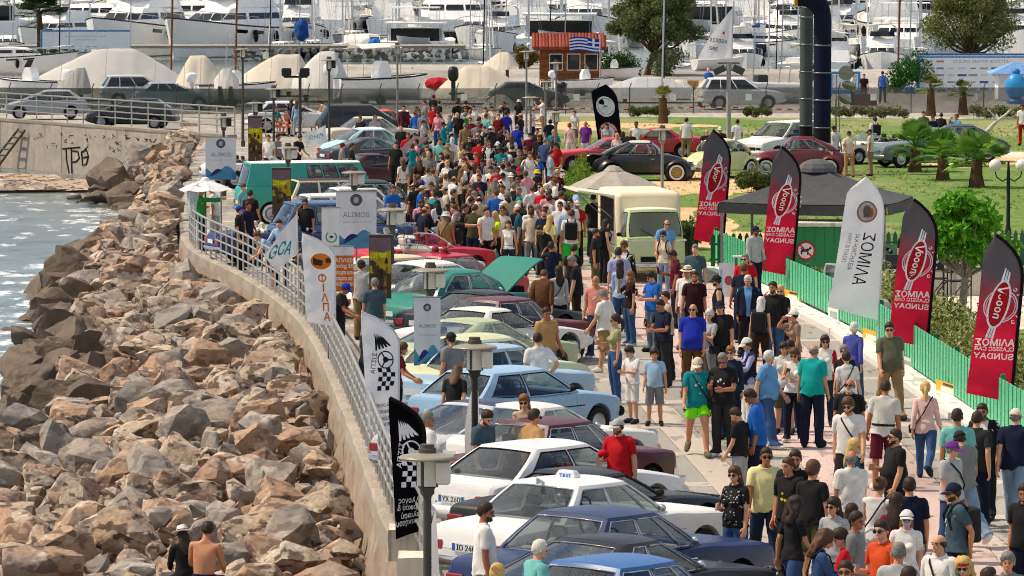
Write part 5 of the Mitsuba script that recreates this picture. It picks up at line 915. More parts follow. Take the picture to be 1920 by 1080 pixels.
  for z in (.4, .7): out.append(('spreader', rod((-1.1, L * .1, s + mh * z), (1.1, L * .1, s + mh * z), .035, 4), 'm_steel', '#b9babb'))
  for sg in (-1, 1): out.append(('shroud', tube([(sg * 3.3, L * .02, s), (sg * 1.1, L * .1, s + mh * .4), (0, L * .1, s + mh * .97)], .018, 3), 'm_steel', '#8e9092'))
 elif kind in ('day', 'day_canopy'):
  L, B, s = (5.6, 2.1, .78); h, d, r, P = hull(L, B, s, bow=.28); out += [('hull', h, *W), ('deck', d, *W), ('rub_rail', r, 'm_rubber', '#2a2c30'), ('console', crease(m3.Manifold.batch_hull([mbox_(-.45, .45, -.3, .5, s, s + .5), mbox_(-.4, .4, -.1, .3, s + .5, s + 1.0)]), 30), *W), ('console_screen', grid(np.array([[(-.42, .4, s + .98), (.42, .4, s + .98)], [(-.38, .1, s + 1.5), (.38, .1, s + 1.5)]])), *D)]
  out += [('outboard_cowl', hull_like((0, -L * .5 - .25, s + .55), (.30, .42, .36)), *W), ('outboard_leg', cbox(-.09, .09, -L * .5 - .38, -L * .5 - .12, -.5, s + .35, .03), 'm_plastic', '#c9cbcd'), ('propeller', lathe([(.0, -.02), (.2, 0), (0, .02)], 10, (0, -L * .5 - .3, -.5)), 'm_steel', '#3a3c3e')]
  if kind == 'day_canopy':
   out.append(('canopy', solidify(grid(np.array([[(x * 1.02, y, s + 1.75 + .22 * (1 - x * x) - .05 * abs(y)) for x in np.linspace(-1, 1, 7)] for y in np.linspace(-1.6, .9, 6)])), .03), 'm_cloth', '#dcd8cc')); out += [('canopy_post', rod((sg * 1.0, q, s), (sg * 1.0, q, s + 1.75), .02, 4), *S) for sg in (-1, 1) for q in (-1.5, .8)]
  out += [('trailer', cat([box(-.9, -.82, -L * .45, L * .5, -.42, -.34), box(.82, .9, -L * .45, L * .5, -.42, -.34), box(-1.0, 1.0, -.5, -.4, -.45, -.37)]), 'm_steel', '#8b8d8f')] + [('trailer_wheel', shift(turn(lathe([(0, -.09), (.27, -.09), (.3, 0), (.27, .09), (0, .09)], 14), 'y', 90), (sg * 1.05, -.45, -.40)), 'm_rubber', '#1b1b1d') for sg in (-1, 1)]
 elif kind == 'rib':
  L, B = 5.6, 2.3; a = np.linspace(0, 1, 15); side = np.stack([.95 * np.where(a < .6, 1, np.cos((a - .6) / .4 * np.pi / 2) ** .7), -L / 2 + L * a, .55 + .25 * a ** 2], 1); loop = np.vstack([side, (side * [-1, 1, 1])[::-1]]); h, d, r, P = hull(L * .96, 1.8, .5, n=14)
  out += [('hull', h, *W), ('tube', tube(loop, .25, 10), 'm_rubber', '#c9cbcc'), ('floor', d, 'm_plastic', '#8f9294'), ('console', cbox(-.35, .35, -.5, .1, .5, 1.25, .06), 'm_plastic', '#24262a'), ('outboard_cowl', hull_like((0, -L * .5 - .2, 1.15), (.30, .42, .42)), 'm_plastic', '#17181b'), ('outboard_leg', cbox(-.08, .08, -L * .5 - .35, -L * .5 - .1, -.3, .85, .03), 'm_plastic', '#17181b'), ('roll_bar', tube([(-.7, -1.6, .6), (-.7, -1.7, 1.7), (.7, -1.7, 1.7), (.7, -1.6, .6)], .035, 6), *S)]
 _BT[kind] = out; return out
def mbox_(x0, x1, y0, y1, z0, z1): return m3.Manifold.cube([x1 - x0, y1 - y0, z1 - z0]).translate([x0, y0, z0])
def hull_like(c, r): v, f = ICO[2]; v = np.sign(v) * np.abs(v) ** .75; return v / np.abs(v).max(0) * r + np.asarray(c), f
_BP = {}
def boat(kind, px, py, deg, label, z=SEA, group='boats in the marina', scale=1.0, at_d=None, name=None):
 g = G(px, py, z) if at_d is None else np.array([*AT(px, py, at_d)[:2], z]); k = thing(name or {'y': 'motor_yacht', 'c': 'catamaran', 's': 'sailing_boat', 'd': 'motor_boat', 'r': 'inflatable_boat'}['c' if kind.startswith('cat') else 'y' if kind in ('yacht', 'yacht2', 'cruiser') else kind[0]], label, 'boat', group); M = mat4((g[0], g[1], z), deg, scale)
 for i, (nm, m, mat, col) in enumerate(boat_parts(kind)):
  if (kind, i) not in _BP: _BP[kind, i] = shape(m, mat, col, True if nm in ('hull', 'deck', 'tube', 'mast', 'fender', 'deckhouse', 'sail_cover') else True)
  scene[subkey(k, nm)] = {**_BP[kind, i], 'to_world': T(M.tolist())}; TRI[0] += len(m[1])
 return k
# near yachts at the left, bows towards us
boat('yacht', 258, 100, 196, 'white motor yacht with dark windscreen behind the left billboard', scale=1.6, at_d=476); boat('yacht2', 425, 100, 206, 'white motor yacht with covered windscreen and black fenders', scale=1.75, at_d=474); boat('yacht', 110, 100, 200, 'white motor yacht half hidden by the tall palm', scale=1.15, at_d=488); boat('cruiser', 10, 110, 170, 'white cabin cruiser at the left edge of the marina', at_d=460, scale=1.2)
boat('cat_stern', 785, 92, 4, 'white catamaran moored stern-to at the stone mole, with dinghy', at_d=467, scale=1.0); boat('cat', 1052, 110, 2, 'large white catamaran stern behind the kiosk', at_d=466, scale=1.25); boat('cat', 1690, 122, 196, 'white catamaran with dark windows left of the tamarisk tree', at_d=478, scale=1.05)
boat('sail', 530, 92, 190, 'sailing boat with beige sail cover right of covered yacht', at_d=465); boat('sail_blue', 585, 92, 175, 'sailing boat with dark blue hull and blue cover', at_d=470); boat('sail_small', 640, 95, 10, 'small sailing boat by the blue tarp', at_d=466); boat('cruiser', 690, 80, 20, 'white cabin cruiser behind the mole beside the catamaran', at_d=470, scale=1.2); boat('sail_small', 905, 100, 165, 'small sailing boat right of the mole', at_d=462); boat('yacht2', 935, 85, 190, 'white motor yacht between mole and large catamaran', at_d=490, scale=1.1)
boat('cruiser', 1462, 128, 150, 'white cabin cruiser left of the ship funnels', at_d=474, scale=1.2); boat('yacht2', 1480, 92, 170, 'white motor yacht with big windows behind the funnels', at_d=500, scale=1.1); boat('sail', 1600, 118, 20, 'sailing boat right of the funnels', at_d=480); boat('sail_blue', 1420, 110, 10, 'dark hulled sailing boat right of the dinghy sail', at_d=480); boat('cruiser', 1310, 118, 185, 'white cabin cruiser behind the dinghy sail', at_d=476, scale=1.2); boat('yacht', 1580, 70, 205, 'white motor yacht far behind the funnels', at_d=540, scale=1.2); boat('sail_small', 1770, 110, 15, 'small sailing boat behind the billboard', at_d=482); boat('yacht2', 1910, 100, 180, 'white motor yacht right of the tamarisk tree', at_d=484, scale=1.2)
rb = random.Random(12); _cnt = {}
for row, (d, y) in enumerate(((404, 100), (512, 74), (560, 54), (620, 36), (700, 18), (800, 2))):
 for i, px in enumerate(np.arange(-20, 1960, (84, 112, 96, 84, 78, 74)[row])):
  px = px + rb.uniform(-22, 22)
  if (row == 1 and px < 520) or (row == 0 and (px < 880 or 1000 < px < 1130 or 1520 < px < 1560)): continue
  kind = rb.choice(['sail', 'sail_blue', 'yacht2', 'yacht2', 'yacht', 'yacht', 'cat', 'cat', 'cruiser'] if row else ['sail', 'sail_small', 'cruiser', 'yacht2', 'yacht2']); nm = {'sail': 'sailing boat with beige cover', 'sail_blue': 'dark blue sailing boat', 'sail_small': 'small sailing boat', 'yacht': 'large white motor yacht', 'yacht2': 'white motor yacht', 'cat': 'white catamaran', 'cruiser': 'white cabin cruiser'}[kind]
  _cnt[row, nm] = q_ = _cnt.get((row, nm), 0) + 1; zone = ('first', 'second', 'third', 'fourth', 'fifth', 'sixth', 'seventh', 'eighth', 'ninth')[min(8, q_ - 1)] + ' from left'
  boat(kind, px, y, rb.choice([0, 5, 180, 175, 190, 12]) + rb.uniform(-8, 8), f"{nm} in the {('nearest', 'second', 'third', 'fourth', 'fifth', 'last')[row]} row of berths, {zone}", at_d=d + rb.uniform(-10, 10), scale=(rb.uniform(1.3, 1.7) if kind[:3] in ('yac', 'cat', 'cru') else 1.1) if row else rb.uniform(.75, 1.0), group='boats moored in rows far out in the marina')
# extra bare masts between the berths belong to small boats of their own
# sail dinghy with number
g = G(1345, 132); Y = g[1]; k = thing('sailing_dinghy', 'sailing dinghy with a tall white sail marked with a number', 'boat'); A_, B_, C_ = AT(1374, 14, Y), AT(1372, 130, Y), AT(1300, 128, Y)
S, V = np.meshgrid(np.linspace(0, 1, 8), np.linspace(0, 1, 12)); L0 = C_ + (A_ - C_) * V[..., None]; R0 = B_ + (A_ - B_) * V[..., None]; Ps = L0 + (R0 - L0) * S[..., None]; Ps[..., 1] -= .35 * np.sin(np.pi * S) * (1 - V) ** .5 * np.sin(np.pi * np.clip(V + .1, 0, 1)); Ps[..., 0] -= (.25 * np.sin(np.pi * V) * (1 - S)); part(k, 'sail', grid(Ps), 'm_flag', '#e6e6e8')
part(k, 'mast', rod(B_ - [0, 0, .6], A_ + [0, 0, .1], .05, 6), 'm_steel', '#c9cacb'); part(k, 'boom', rod(B_, C_, .04, 6), 'm_steel', '#c9cacb'); h, d, rr_h, P = hull(4.2, 1.4, .45, n=14); M = mat4((B_[0] - .9, Y, 0.35), 60); part(k, 'hull', move(h, M), 'm_plastic', '#e0e0de'); part(k, 'deck', move(d, M), 'm_plastic', '#d0d0cc')
for t_, sz, qx, qy in (('213026', .24, 1347, 76), ('GRE', .24, 1338, 91)): q = AT(qx, qy, Y - .42); part(k, 'sail_number', shift(turn(letters(t_, sz, .004, True), 'y', 8), q), 'm_plastic', '#3a3c44')
q = AT(1357, 62, Y - .42); part(k, 'red_spot', shift(disc(.09, .09, 14), q), 'm_plastic', '#c9202c')
# ---- boats ashore under tarpaulins ----
def tarp(label, px0, px1, pbase, ptop, d, col, seed, ridge=.35, asym=.5, deg=90, flat_top=.25, depth=2.6):
 k = thing('covered_boat', label, 'boat', None); a, b = AT(px0, pbase, d), AT(px1, pbase, d); z0 = max(0, a[2]); h = AT(px0, ptop, d)[2] - z0; L = b[0] - a[0]; n, m = 46, 26
 U, V = np.meshgrid(np.linspace(0, 1, n), np.linspace(0, np.pi, m), indexing='ij'); pk = np.where(U < asym, np.clip(U / max(asym - flat_top / 2, .05), 0, 1), np.clip((1 - U) / max(1 - asym - flat_top / 2, .05), 0, 1)); pk = ridge + (1 - ridge) * (pk * .75 + .25 * np.sin(pk * np.pi / 2)); wd = depth * .5 * (.55 + .45 * np.sin(np.pi * np.clip(U, .04, .96)) ** .5)
 c = np.cos(V); s = (1 - np.abs(c) ** 1.1); Zf = h * pk * s; fold = fb(np.stack([U * L * 1.6, V * .4, U * 0 + seed], -1).reshape(-1, 3), .35, 3, seed).reshape(U.shape); wr = fb(np.stack([U * L, c * 2, s * 2 + seed], -1).reshape(-1, 3), .8, 4, seed + 3).reshape(U.shape)
 P = np.stack([a[0] + U * L + .06 * wr, d + c * wd * -1 - .12 * fold * (1 - s * .6), z0 + np.maximum(Zf + .07 * h * wr * s + .05 * h * np.sin(U * 23 + 3 * c) * np.abs(c) * s, 0)], -1); ends = [(np.vstack([P[0], P[0].mean(0)]), np.array([[i, i + 1, m] for i in range(m - 1)])), (np.vstack([P[-1], P[-1].mean(0)]), np.array([[i + 1, i, m] for i in range(m - 1)]))]
 part(k, 'tarpaulin', crease(cat([grid(P)] + ends), 60), 'm_tarp', col)
 for u in (.2, .5, .8): i = int(u * (n - 1)); part(k, 'rope', tube(P[i][2:-2] + [0, -.015, .012], .012, 4), 'm_cloth', '#8d8a80')
 for u in (.25, .7): i = int(u * (n - 1)); part(k, 'support', box(P[i, 0, 0] - .1, P[i, 0, 0] + .1, d - .6, d + .6, 0, max(z0, .1) + .25), 'm_wood', '#6a5138', smooth=False)
 return k
tarp('large boat under pale grey tarpaulin at left of the yard', 58, 352, 168, 88, 268, '#c6c5c2', 1, .22, .55, flat_top=.22, depth=4); tarp('boat under cream draped tarpaulin beside large grey one', 326, 432, 176, 100, 262, '#d2cab8', 2, .18, .42, depth=3.2); tarp('boat under cream tarpaulin sloping to the left', 432, 590, 170, 98, 276, '#d6cfbf', 3, .2, .7, depth=3.4); tarp('boat under white tarpaulin with a tall peak, left of motorboat', 548, 655, 176, 92, 266, '#cfcfcc', 4, .3, .62, depth=3.4)
tarp('boat under cream tarpaulin behind the black outboard motor', 818, 986, 182, 120, 262, '#d6ceba', 5, .2, .45, depth=3); tarp('small cream covered boat on top row near the kiosk shrub', 905, 972, 130, 96, 290, '#d3cbb9', 6, .25, .6, depth=2.4); tarp('boat under grey and white tarpaulin below the olive tree', 1130, 1300, 184, 142, 264, '#b9bcbf', 7, .45, .5, depth=3); tarp('white covered dinghy right of the grey tarpaulin', 1255, 1300, 178, 148, 270, '#d8d2c4', 8, .4, .4, depth=2.2); tarp('boat under cream tent-like cover with a frame', 1296, 1364, 190, 146, 258, '#d2c8b4', 9, .3, .5, depth=2.4); tarp('grey covered boat behind the fence under kiosk', 905, 970, 205, 176, 252, '#9c9c98', 10, .3, .5, depth=2)
tarp('grey covered jet ski at the left of the yard', 108, 170, 176, 125, 256, '#a9a9a6', 11, .3, .7, depth=1.4); tarp('white covered outboard beside cream tarpaulin', 402, 448, 170, 126, 254, '#dbd9d3', 12, .5, .5, depth=1.2)
boat('day_canopy', 712, 176, 62, 'white motorboat with canopy and outboard on a trailer', z=.6, at_d=262, group=None, scale=1.0); boat('rib', 1420, 186, 250, 'inflatable boat with dark console and white bow near floodlights', z=.35, at_d=262, group=None); boat('day', 1095, 176, 75, 'white open boat below the kiosk', z=.55, at_d=272, group=None, scale=.62); boat('rib', 985, 184, 300, 'small inflatable boat with outboard by the crowd', z=.25, at_d=256, group=None, scale=.75); boat('day', 60, 168, 300, 'white motorboat with twin outboards at left edge', z=.6, at_d=262, group=None, scale=.8); boat('day', 770, 132, 80, 'white small boat afloat before the mole', group=None, at_d=340, z=SEA)
boat('cruiser', 30, 118, 88, 'white boat on stands behind left covered boats', z=.8, at_d=300, group=None, scale=.8); boat('day', 440, 168, 70, 'white open boat among the cream tarpaulins', z=.5, at_d=258, group=None, scale=.8); boat('day', 1150, 120, 95, 'white open boat in front of the olive trees', z=.5, at_d=300, group=None, scale=.6)
q = AT(850, 172, 258); k = thing('outboard_motor', 'tall black outboard motor standing before cream covered boat', 'outboard motor'); part(k, 'cowl', hull_like((q[0], 258, 1.75), (.30, .42, .42)), 'm_plastic', '#16171a'); part(k, 'leg', cbox(q[0] - .12, q[0] + .12, 257.8, 258.2, .25, 1.4, .05), 'm_plastic', '#1b1c20'); part(k, 'plate', cbox(q[0] - .25, q[0] + .6, 257.7, 258.3, .62, .72, .02), 'm_plastic', '#26282c')
for lab, px0, px1, py0, py1, d, col in (('bright blue tarpaulin bundle on the mole', 690, 715, 72, 90, 423, '#1f6fc4'), ('red tarpaulin beside the white motorboat', 795, 850, 145, 170, 270, '#a81f2c'), ('deep blue sail bag hanging among the masts', 552, 580, 36, 78, 392, '#174a8a')):
 a, b = AT(px0, py0, d), AT(px1, py1, d); v, f = ICO[3]; v = v * [(b[0] - a[0]) / 2, .8, (a[2] - b[2]) / 2]; v = v + vnormals(v, f) * (fb(v, .5, 3, 4) * .5)[:, None]; solo('tarp_bundle', (v + (a + b) / 2, f), 'm_cloth', col, lab, 'tarpaulin')
for i in range(26):           # poles and posts of the yard and quays
 px = (22, 110, 128, 243, 320, 441, 422, 505, 560, 880, 905, 913, 947, 1030, 1058, 1240, 1245, 1412, 1440, 1455, 1465, 1556, 1683, 1705, 1745, 1880)[i]; d = (330, 340, 345, 350, 292, 300, 330, 390, 395, 400, 330, 420, 410, 380, 375, 232, 300, 300, 330, 370, 372, 330, 290, 380, 400, 420)[i]; z1 = AT(px, -30, d)[2] if px not in (422, 913, 1412) else AT(px, 60, d)[2]; x = AT(px, 100, d)[0]; brown = px in (320, 441, 1683)
 solo('mast_pole', rod((x, d, -2 if d > 325 else 0), (x + .15, d, z1), .07 if brown else .05, 6), 'm_wood' if brown else 'm_steel', '#7a4a30' if brown else ('#cfd0d2', '#30343a', '#b9babc')[i % 3], f"{'brown wooden' if brown else ('pale', 'dark', 'grey')[i % 3]} pole rising above the yard in the {['left', 'middle', 'right'][min(2, px // 640)]} third", 'pole', 'poles and masts rising above the yard')
# ================= vehicles: one lofted body per car, cut into panels, with a cabin, glass, seats, lamps, bumpers and wheels =================
from scipy.interpolate import PchipInterpolator
def pc(pts):
 p = np.array(pts, float); return PchipInterpolator(p[:, 0], p[:, 1], extrapolate=True)
def manif(v, f):
 m = m3.Manifold(m3.Mesh(np.asarray(v, np.float32), np.asarray(f, np.uint32)))
 if m.volume() < 0: m = m3.Manifold(m3.Mesh(np.asarray(v, np.float32), np.asarray(f, np.uint32)[:, ::-1]))
 return m
def mbox(x0, x1, y0, y1, z0, z1): return m3.Manifold.cube([x1 - x0, y1 - y0, z1 - z0]).translate([x0, y0, z0])
def loft(ys, top, wid, bot, shoulder=.10, n_end=1):
 """the closed lower body: sections across the car at each y"""
 sec = []
 for y in ys:
  zt, w, zb = float(top(y)), float(wid(y)), float(bot(y)); h = zt - zb; sh = min(shoulder, h * .3)
  half = [(w * .86, zb), (w * .965, zb + .09 * h), (w, zb + .45 * h), (w * .992, zt - sh * 1.3), (w * .965, zt - sh * .5), (w * .90, zt - sh * .12), (w * .72, zt), (w * .3, zt + .012)]
  sec.append([(x, y, z) for x, z in half] + [(-x, y, z) for x, z in half[::-1]])
 P = np.array(sec); n, m = P.shape[:2]
 v, f = grid(P, closed_v=True); f = np.vstack([f[:, [0, 1, 2]], f[:, [0, 2, 3]]])
 c0, c1 = len(v), len(v) + 1
 v = np.vstack([v, P[0].mean(0), P[-1].mean(0)]); i = np.arange(m); j = (i + 1) % m
 f = np.vstack([f, np.stack([i * 0 + c0, i, j], 1), np.stack([i * 0 + c1, (n - 1) * m + j, (n - 1) * m + i], 1)])
 return manif(v, f)
_WH = {}
def wheel_mesh(r, w, kind):
 k = (round(r, 3), w, kind)
 if k not in _WH:
  rr = r * (.60 if kind != 'alloy' else .66)
  tyre = lathe([(rr, -w / 2), (r * .9, -w / 2), (r, -w * .32), (r, w * .32), (r * .9, w / 2), (rr, w / 2)], 22, sharp=(1, 4))
  white = lathe([(rr * 1.06, w / 2 + .002), (r * .86, w / 2 + .003)], 22) if kind == 'whitewall' else None
  if kind == 'alloy':
   rim = [lathe([(rr, w * .1), (rr, w / 2), (rr * .93, w / 2 - .01), (rr * .9, w * .15)], 22), lathe([(0, w * .3), (rr * .25, w * .28), (rr * .28, w * .1)], 12)]
   for q in range(8): rim.append(turn(box(.02, rr * .95, -.022, .022, w * .15, w * .33), 'z', q * 45))
   rim = cat(rim)
  else: rim = lathe([(rr, w * .1), (rr, w / 2 - .004), (rr * .9, w / 2 - .006), (rr * .82, w * .28), (rr * .62, w * .33), (rr * .56, w * .46), (rr * .3, w * .52), (0, w * .54)], 22)
  back = lathe([(rr, -w * .3), (0, -w * .3)], 16)
  R = lambda m: None if m is None else (np.asarray(m[0]) @ rot('y', 90).T, m[1])
  _WH[k] = tuple(map(R, (tyre, cat([rim, back]), white)))
 return _WH[k]
class Car: pass
SPEC = {
 # L W H wheelbase front-overhang(axle) wheel-radius | top line (rear to front) | cabin: belt rear y, belt front y, roof rear y, roof front y, belt z | half width at roof
 'box_sedan': dict(L=4.12, W=1.62, H=1.42, fa=1.32, ra=-1.12, rw=.30, top=[(-2.06, .62), (-2.02, .84), (-1.9, .885), (-1.15, .92), (0, .90), (.75, .92), (1.2, .87), (1.95, .80), (2.04, .74), (2.06, .55)], cab=(-1.22, .72, -.78, .18, .90), wr=.575, sides=[.05, .44, .475, .80, .82, .955], bump='chrome', lamp='round', trim='chrome'),
 'big_sedan': dict(L=4.72, W=1.78, H=1.44, fa=1.48, ra=-1.32, rw=.32, top=[(-2.36, .62), (-2.31, .86), (-2.18, .92), (-1.25, .96), (0, .93), (.8, .95), (1.3, .91), (2.2, .82), (2.33, .75), (2.36, .55)], cab=(-1.38, .76, -.80, .10, .93), wr=.62, sides=[.07, .45, .475, .80, .815, .955], bump='chrome', lamp='rect', trim='chrome'),
 'hatch': dict(L=4.36, W=1.69, H=1.37, fa=1.36, ra=-1.22, rw=.30, top=[(-2.18, .60), (-2.14, .82), (-2.06, .90), (-1.6, .94), (0, .88), (.8, .90), (1.3, .84), (1.95, .72), (2.12, .66), (2.18, .5)], cab=(-1.72, .92, -1.0, .12, .88), wr=.58, sides=[.10, .50, .53, .945], bump='body', lamp='rect', trim='black'),
 'wedge_hatch': dict(L=4.02, W=1.66, H=1.36, fa=1.28, ra=-1.20, rw=.30, top=[(-2.01, .6), (-1.98, .84), (-1.9, .93), (-1.4, .95), (0, .89), (.75, .90), (1.2, .86), (1.8, .76), (1.97, .70), (2.01, .52)], cab=(-1.72, .80, -1.15, .12, .89), wr=.58, sides=[.10, .46, .49, .95], bump='black', lamp='rect', trim='black'),
 'fastback': dict(L=4.35, W=1.70, H=1.33, fa=1.38, ra=-1.20, rw=.31, top=[(-2.17, .60), (-2.13, .80), (-2.0, .87), (-1.3, .93), (0, .88), (.65, .89), (1.2, .85), (1.95, .76), (2.13, .70), (2.17, .5)], cab=(-1.75, .70, -.62, .0, .88), wr=.57, sides=[.30, .54, .565, .95], bump='chrome', lamp='round', trim='chrome'),
 'coupe': dict(L=4.5, W=1.76, H=1.27, fa=1.45, ra=-1.2, rw=.32, top=[(-2.25, .6), (-2.21, .82), (-2.1, .87), (-1.2, .91), (0, .84), (.6, .86), (1.2, .82), (2.0, .70), (2.2, .62), (2.25, .48)], cab=(-1.30, .62, -.66, -.04, .85), wr=.57, sides=[.16, .40, .43, .955], bump='body', lamp='rect', trim='black'),
 'round_sedan': dict(L=4.4, W=1.72, H=1.55, fa=1.36, ra=-1.24, rw=.33, top=[(-2.2, .5), (-2.14, .74), (-1.95, .90), (-1.3, 1.04), (0, 1.0), (.7, 1.02), (1.2, .99), (1.9, .90), (2.12, .80), (2.2, .5)], cab=(-1.42, .66, -.72, .16, 1.01), wr=.56, sides=[.10, .46, .49, .80, .815, .94], bump='chrome', lamp='round', trim='chrome'),
 'wagon': dict(L=4.3, W=1.64, H=1.46, fa=1.35, ra=-1.2, rw=.31, top=[(-2.15, .6), (-2.12, .85), (-2.05, .92), (-1.5, .93), (0, .92), (.75, .94), (1.2, .89), (2.0, .80), (2.12, .72), (2.15, .55)], cab=(-2.02, .74, -1.78, .18, .92), wr=.60, sides=[.03, .30, .325, .60, .62, .86, .87, .96], bump='chrome', lamp='round', trim='chrome'),
 'cabrio': dict(L=4.2, W=1.66, H=1.30, fa=1.32, ra=-1.18, rw=.31, top=[(-2.1, .58), (-2.05, .80), (-1.9, .88), (-1.2, .92), (0, .88), (.7, .90), (1.2, .86), (1.95, .78), (2.06, .70), (2.1, .5)], cab=(-1.15, .66, -.9, .20, .89), wr=.54, sides=None, bump='chrome', lamp='round', trim='chrome'),
 'mini': dict(L=3.15, W=1.42, H=1.36, fa=1.05, ra=-1.0, rw=.26, top=[(-1.57, .55), (-1.53, .80), (-1.42, .88), (-.9, .92), (0, .90), (.6, .92), (.95, .88), (1.4, .80), (1.53, .72), (1.57, .5)], cab=(-1.36, .62, -1.0, .22, .90), wr=.52, sides=[.06, .44, .47, .95], bump='chrome', lamp='round', trim='chrome'),
 'beetle': dict(L=4.05, W=1.40, H=1.50, fa=1.30, ra=-1.10, rw=.33, top=[(-1.98, .46), (-1.9, .62), (-1.7, .80), (-1.2, 1.0), (-.6, 1.02), (.45, .97), (.75, .99), (1.2, .93), (1.62, .76), (1.8, .60), (1.9, .42)], cab=(-1.38, .60, -.42, .28, .98), wr=.50, sides=[.14, .44, .47, .82, .84, .95], bump='chrome', lamp='fender', trim='chrome'),
 'bus': dict(L=4.3, W=1.74, H=1.95, fa=1.2, ra=-1.25, rw=.33, top=[(-2.15, .7), (-2.12, 1.08), (-1.95, 1.2), (0, 1.2), (1.8, 1.2), (2.08, 1.1), (2.15, .7)], cab=(-2.02, 2.0, -1.86, 1.62, 1.18), wr=.70, sides=[.50, .62, .64, .76, .78, .93], bump='chrome', lamp='round', trim='black'),
 'truck': dict(L=4.3, W=1.72, H=1.92, fa=1.25, ra=-1.25, rw=.33, top=[(-2.15, .7), (-2.12, 1.0), (-1.95, 1.1), (0, 1.14), (1.8, 1.18), (2.08, 1.1), (2.15, .7)], cab=(.72, 2.02, .80, 1.72, 1.16), wr=.66, sides=[.12, .90], bump='chrome', lamp='rect', trim='black'),
 'suv': dict(L=4.5, W=1.82, H=1.70, fa=1.35, ra=-1.3, rw=.36, top=[(-2.25, .6), (-2.22, .9), (-2.15, 1.05), (-1.6, 1.08), (0, 1.04), (.85, 1.06), (1.25, 1.03), (2.05, .92), (2.22, .8), (2.25, .55)], cab=(-2.1, .98, -1.75, .10, 1.05), wr=.66, sides=[.04, .27, .29, .58, .60, .95], bump='body', lamp='rect', trim='black'),
 'modern': dict(L=4.25, W=1.78, H=1.48, fa=1.35, ra=-1.25, rw=.33, top=[(-2.12, .58), (-2.08, .84), (-1.98, .98), (-1.4, 1.0), (0, .96), (.9, .97), (1.3, .92), (1.9, .76), (2.07, .68), (2.12, .5)], cab=(-1.85, 1.10, -1.2, -.02, .97), wr=.60, sides=[.08, .32, .34, .62, .64, .95], bump='body', lamp='rect', trim='black'),
}
_PROTO = {}
def car_parts(kind, opt=()):
 """the parts of one car in its own frame (front to +y): [(path, mesh, slot)]; slot is a material or 'paint', 'roof', 'seat'"""
 if (kind, opt) in _PROTO: return _PROTO[kind, opt]
 S = SPEC[kind]; L, W, H = S['L'], S['W'], S['H']; hw = W / 2; out = []; lod = 'far' in opt
 top = pc(S['top']); y0, y1 = S['top'][0][0], S['top'][-1][0]
 if kind == 'beetle': wid = pc([(y0, .30), (y0 + .25, .46), (-1.1, .60), (-.3, .66), (.5, .64), (1.0, .50), (1.5, .40), (y1, .26)]); bot = pc([(y0, .40), (-1.5, .30), (-1, .26), (1, .26), (1.6, .32), (y1, .38)])
 else: wid = pc([(y0, hw * .84), (y0 + .12, hw * .93), (y0 + .6, hw * .985), (-.2, hw), (.8, hw * .995), (y1 - .6, hw * .965), (y1 - .12, hw * .90), (y1, hw * .80)]); bot = pc([(y0, .40), (y0 + .3, .30), (-1, .24), (1, .24), (y1 - .3, .28), (y1, .36)])
 ys = np.unique(np.concatenate([np.linspace(y0, y1, 18 if lod else 30), [y0 + .03, y0 + .08, y1 - .03, y1 - .08]]))
 body = loft(ys, top, wid, bot, .16 if kind in ('round_sedan', 'beetle') else .09)
 rw = S['rw']; fa, ra = S['fa'], S['ra']; trk = hw - (.10 if kind != 'beetle' else -.02)
 if kind == 'beetle':
  fend = []
  for s in (-1, 1):
   for ya, (fy, fz, ly) in ((fa, (.36, .36, .80)), (ra, (.34, .38, .72))):
    e = m3.Manifold.sphere(1.0, 20).scale([.30, ly * .66, .46]).translate([s * (hw - .10), ya + (.05 if ya > 0 else -.08), .36])
    fend.append(e)
   fend.append(mbox(min(s * .60, s * .80), max(s * .60, s * .80), ra + .3, fa - .3, .24, .28))
  body = m3.Manifold.batch_boolean([body] + fend, m3.OpType.Add)
 cyl = m3.Manifold.cylinder(hw * .62 if kind != 'beetle' else .5, rw + .055, rw + .055, 24).rotate([0, 90, 0])
 for ya in (fa, ra):
  for s in (-1, 1): body = body - cyl.translate([s * (hw - .24) if s > 0 else -(hw - .24) - (hw * .62 if kind != 'beetle' else .5), ya, rw])
 yb0, yb1, yr0, yr1, zb = S['cab']
 if kind == 'cabrio': cab_cut = mbox(-hw * .80, hw * .80, yb0, yb1 - .14, .42, 2)
 else: cab_cut = mbox(-hw * .83, hw * .83, yb0 + .12, yb1 - .16, .42, 2)
 solid = body; panels = []
 if not lod:
  if kind != 'beetle':
   m = .07
   hood = mbox(-hw * .80, hw * .80, yb1 + .12, max(y1 - .13, yb1 + .2), float(top(1.2)) - .22, 1.4); (panels.append(('hood', hood)) if y1 - yb1 > .5 else None)
   if kind not in ('hatch', 'wedge_hatch', 'wagon', 'suv', 'modern', 'mini', 'bus', 'truck'): panels.append(('boot_lid', mbox(-hw * .80, hw * .80, y0 - .1, yb0 - .06, .62, 1.4)))
   else: panels.append(('tailgate', mbox(-hw * .82, hw * .82, y0 - .1, y0 + .16, .55, 1.4)))
  else: panels += [('hood', mbox(-.52, .52, .70, 1.93, .50, 1.4).rotate([0, 0, 0])), ('engine_lid', mbox(-.40, .40, y0 - .1, -1.40, .55, 1.4))]
  yc = yb0 + (yb1 - yb0) * (S['sides'][len(S['sides']) // 2] if S['sides'] else .2)
  four = bool(S['sides']) and len(S['sides']) >= 6
  d1 = yb1 - .12; d0 = yc if four else max(yb0 + .55, yc - .05)
  for s in (-1, 1):
   X = (hw * .55, hw + .2) if s > 0 else (-hw - .2, -hw * .55)
   panels.append(('door', mbox(*X, d0 + .01, d1, .33, 1.5)))
   if four: panels.append(('door', mbox(*X, max(yb0 + .22, ra + rw + .12), d0 - .01, .33, 1.5)))
 rest = solid - cab_cut
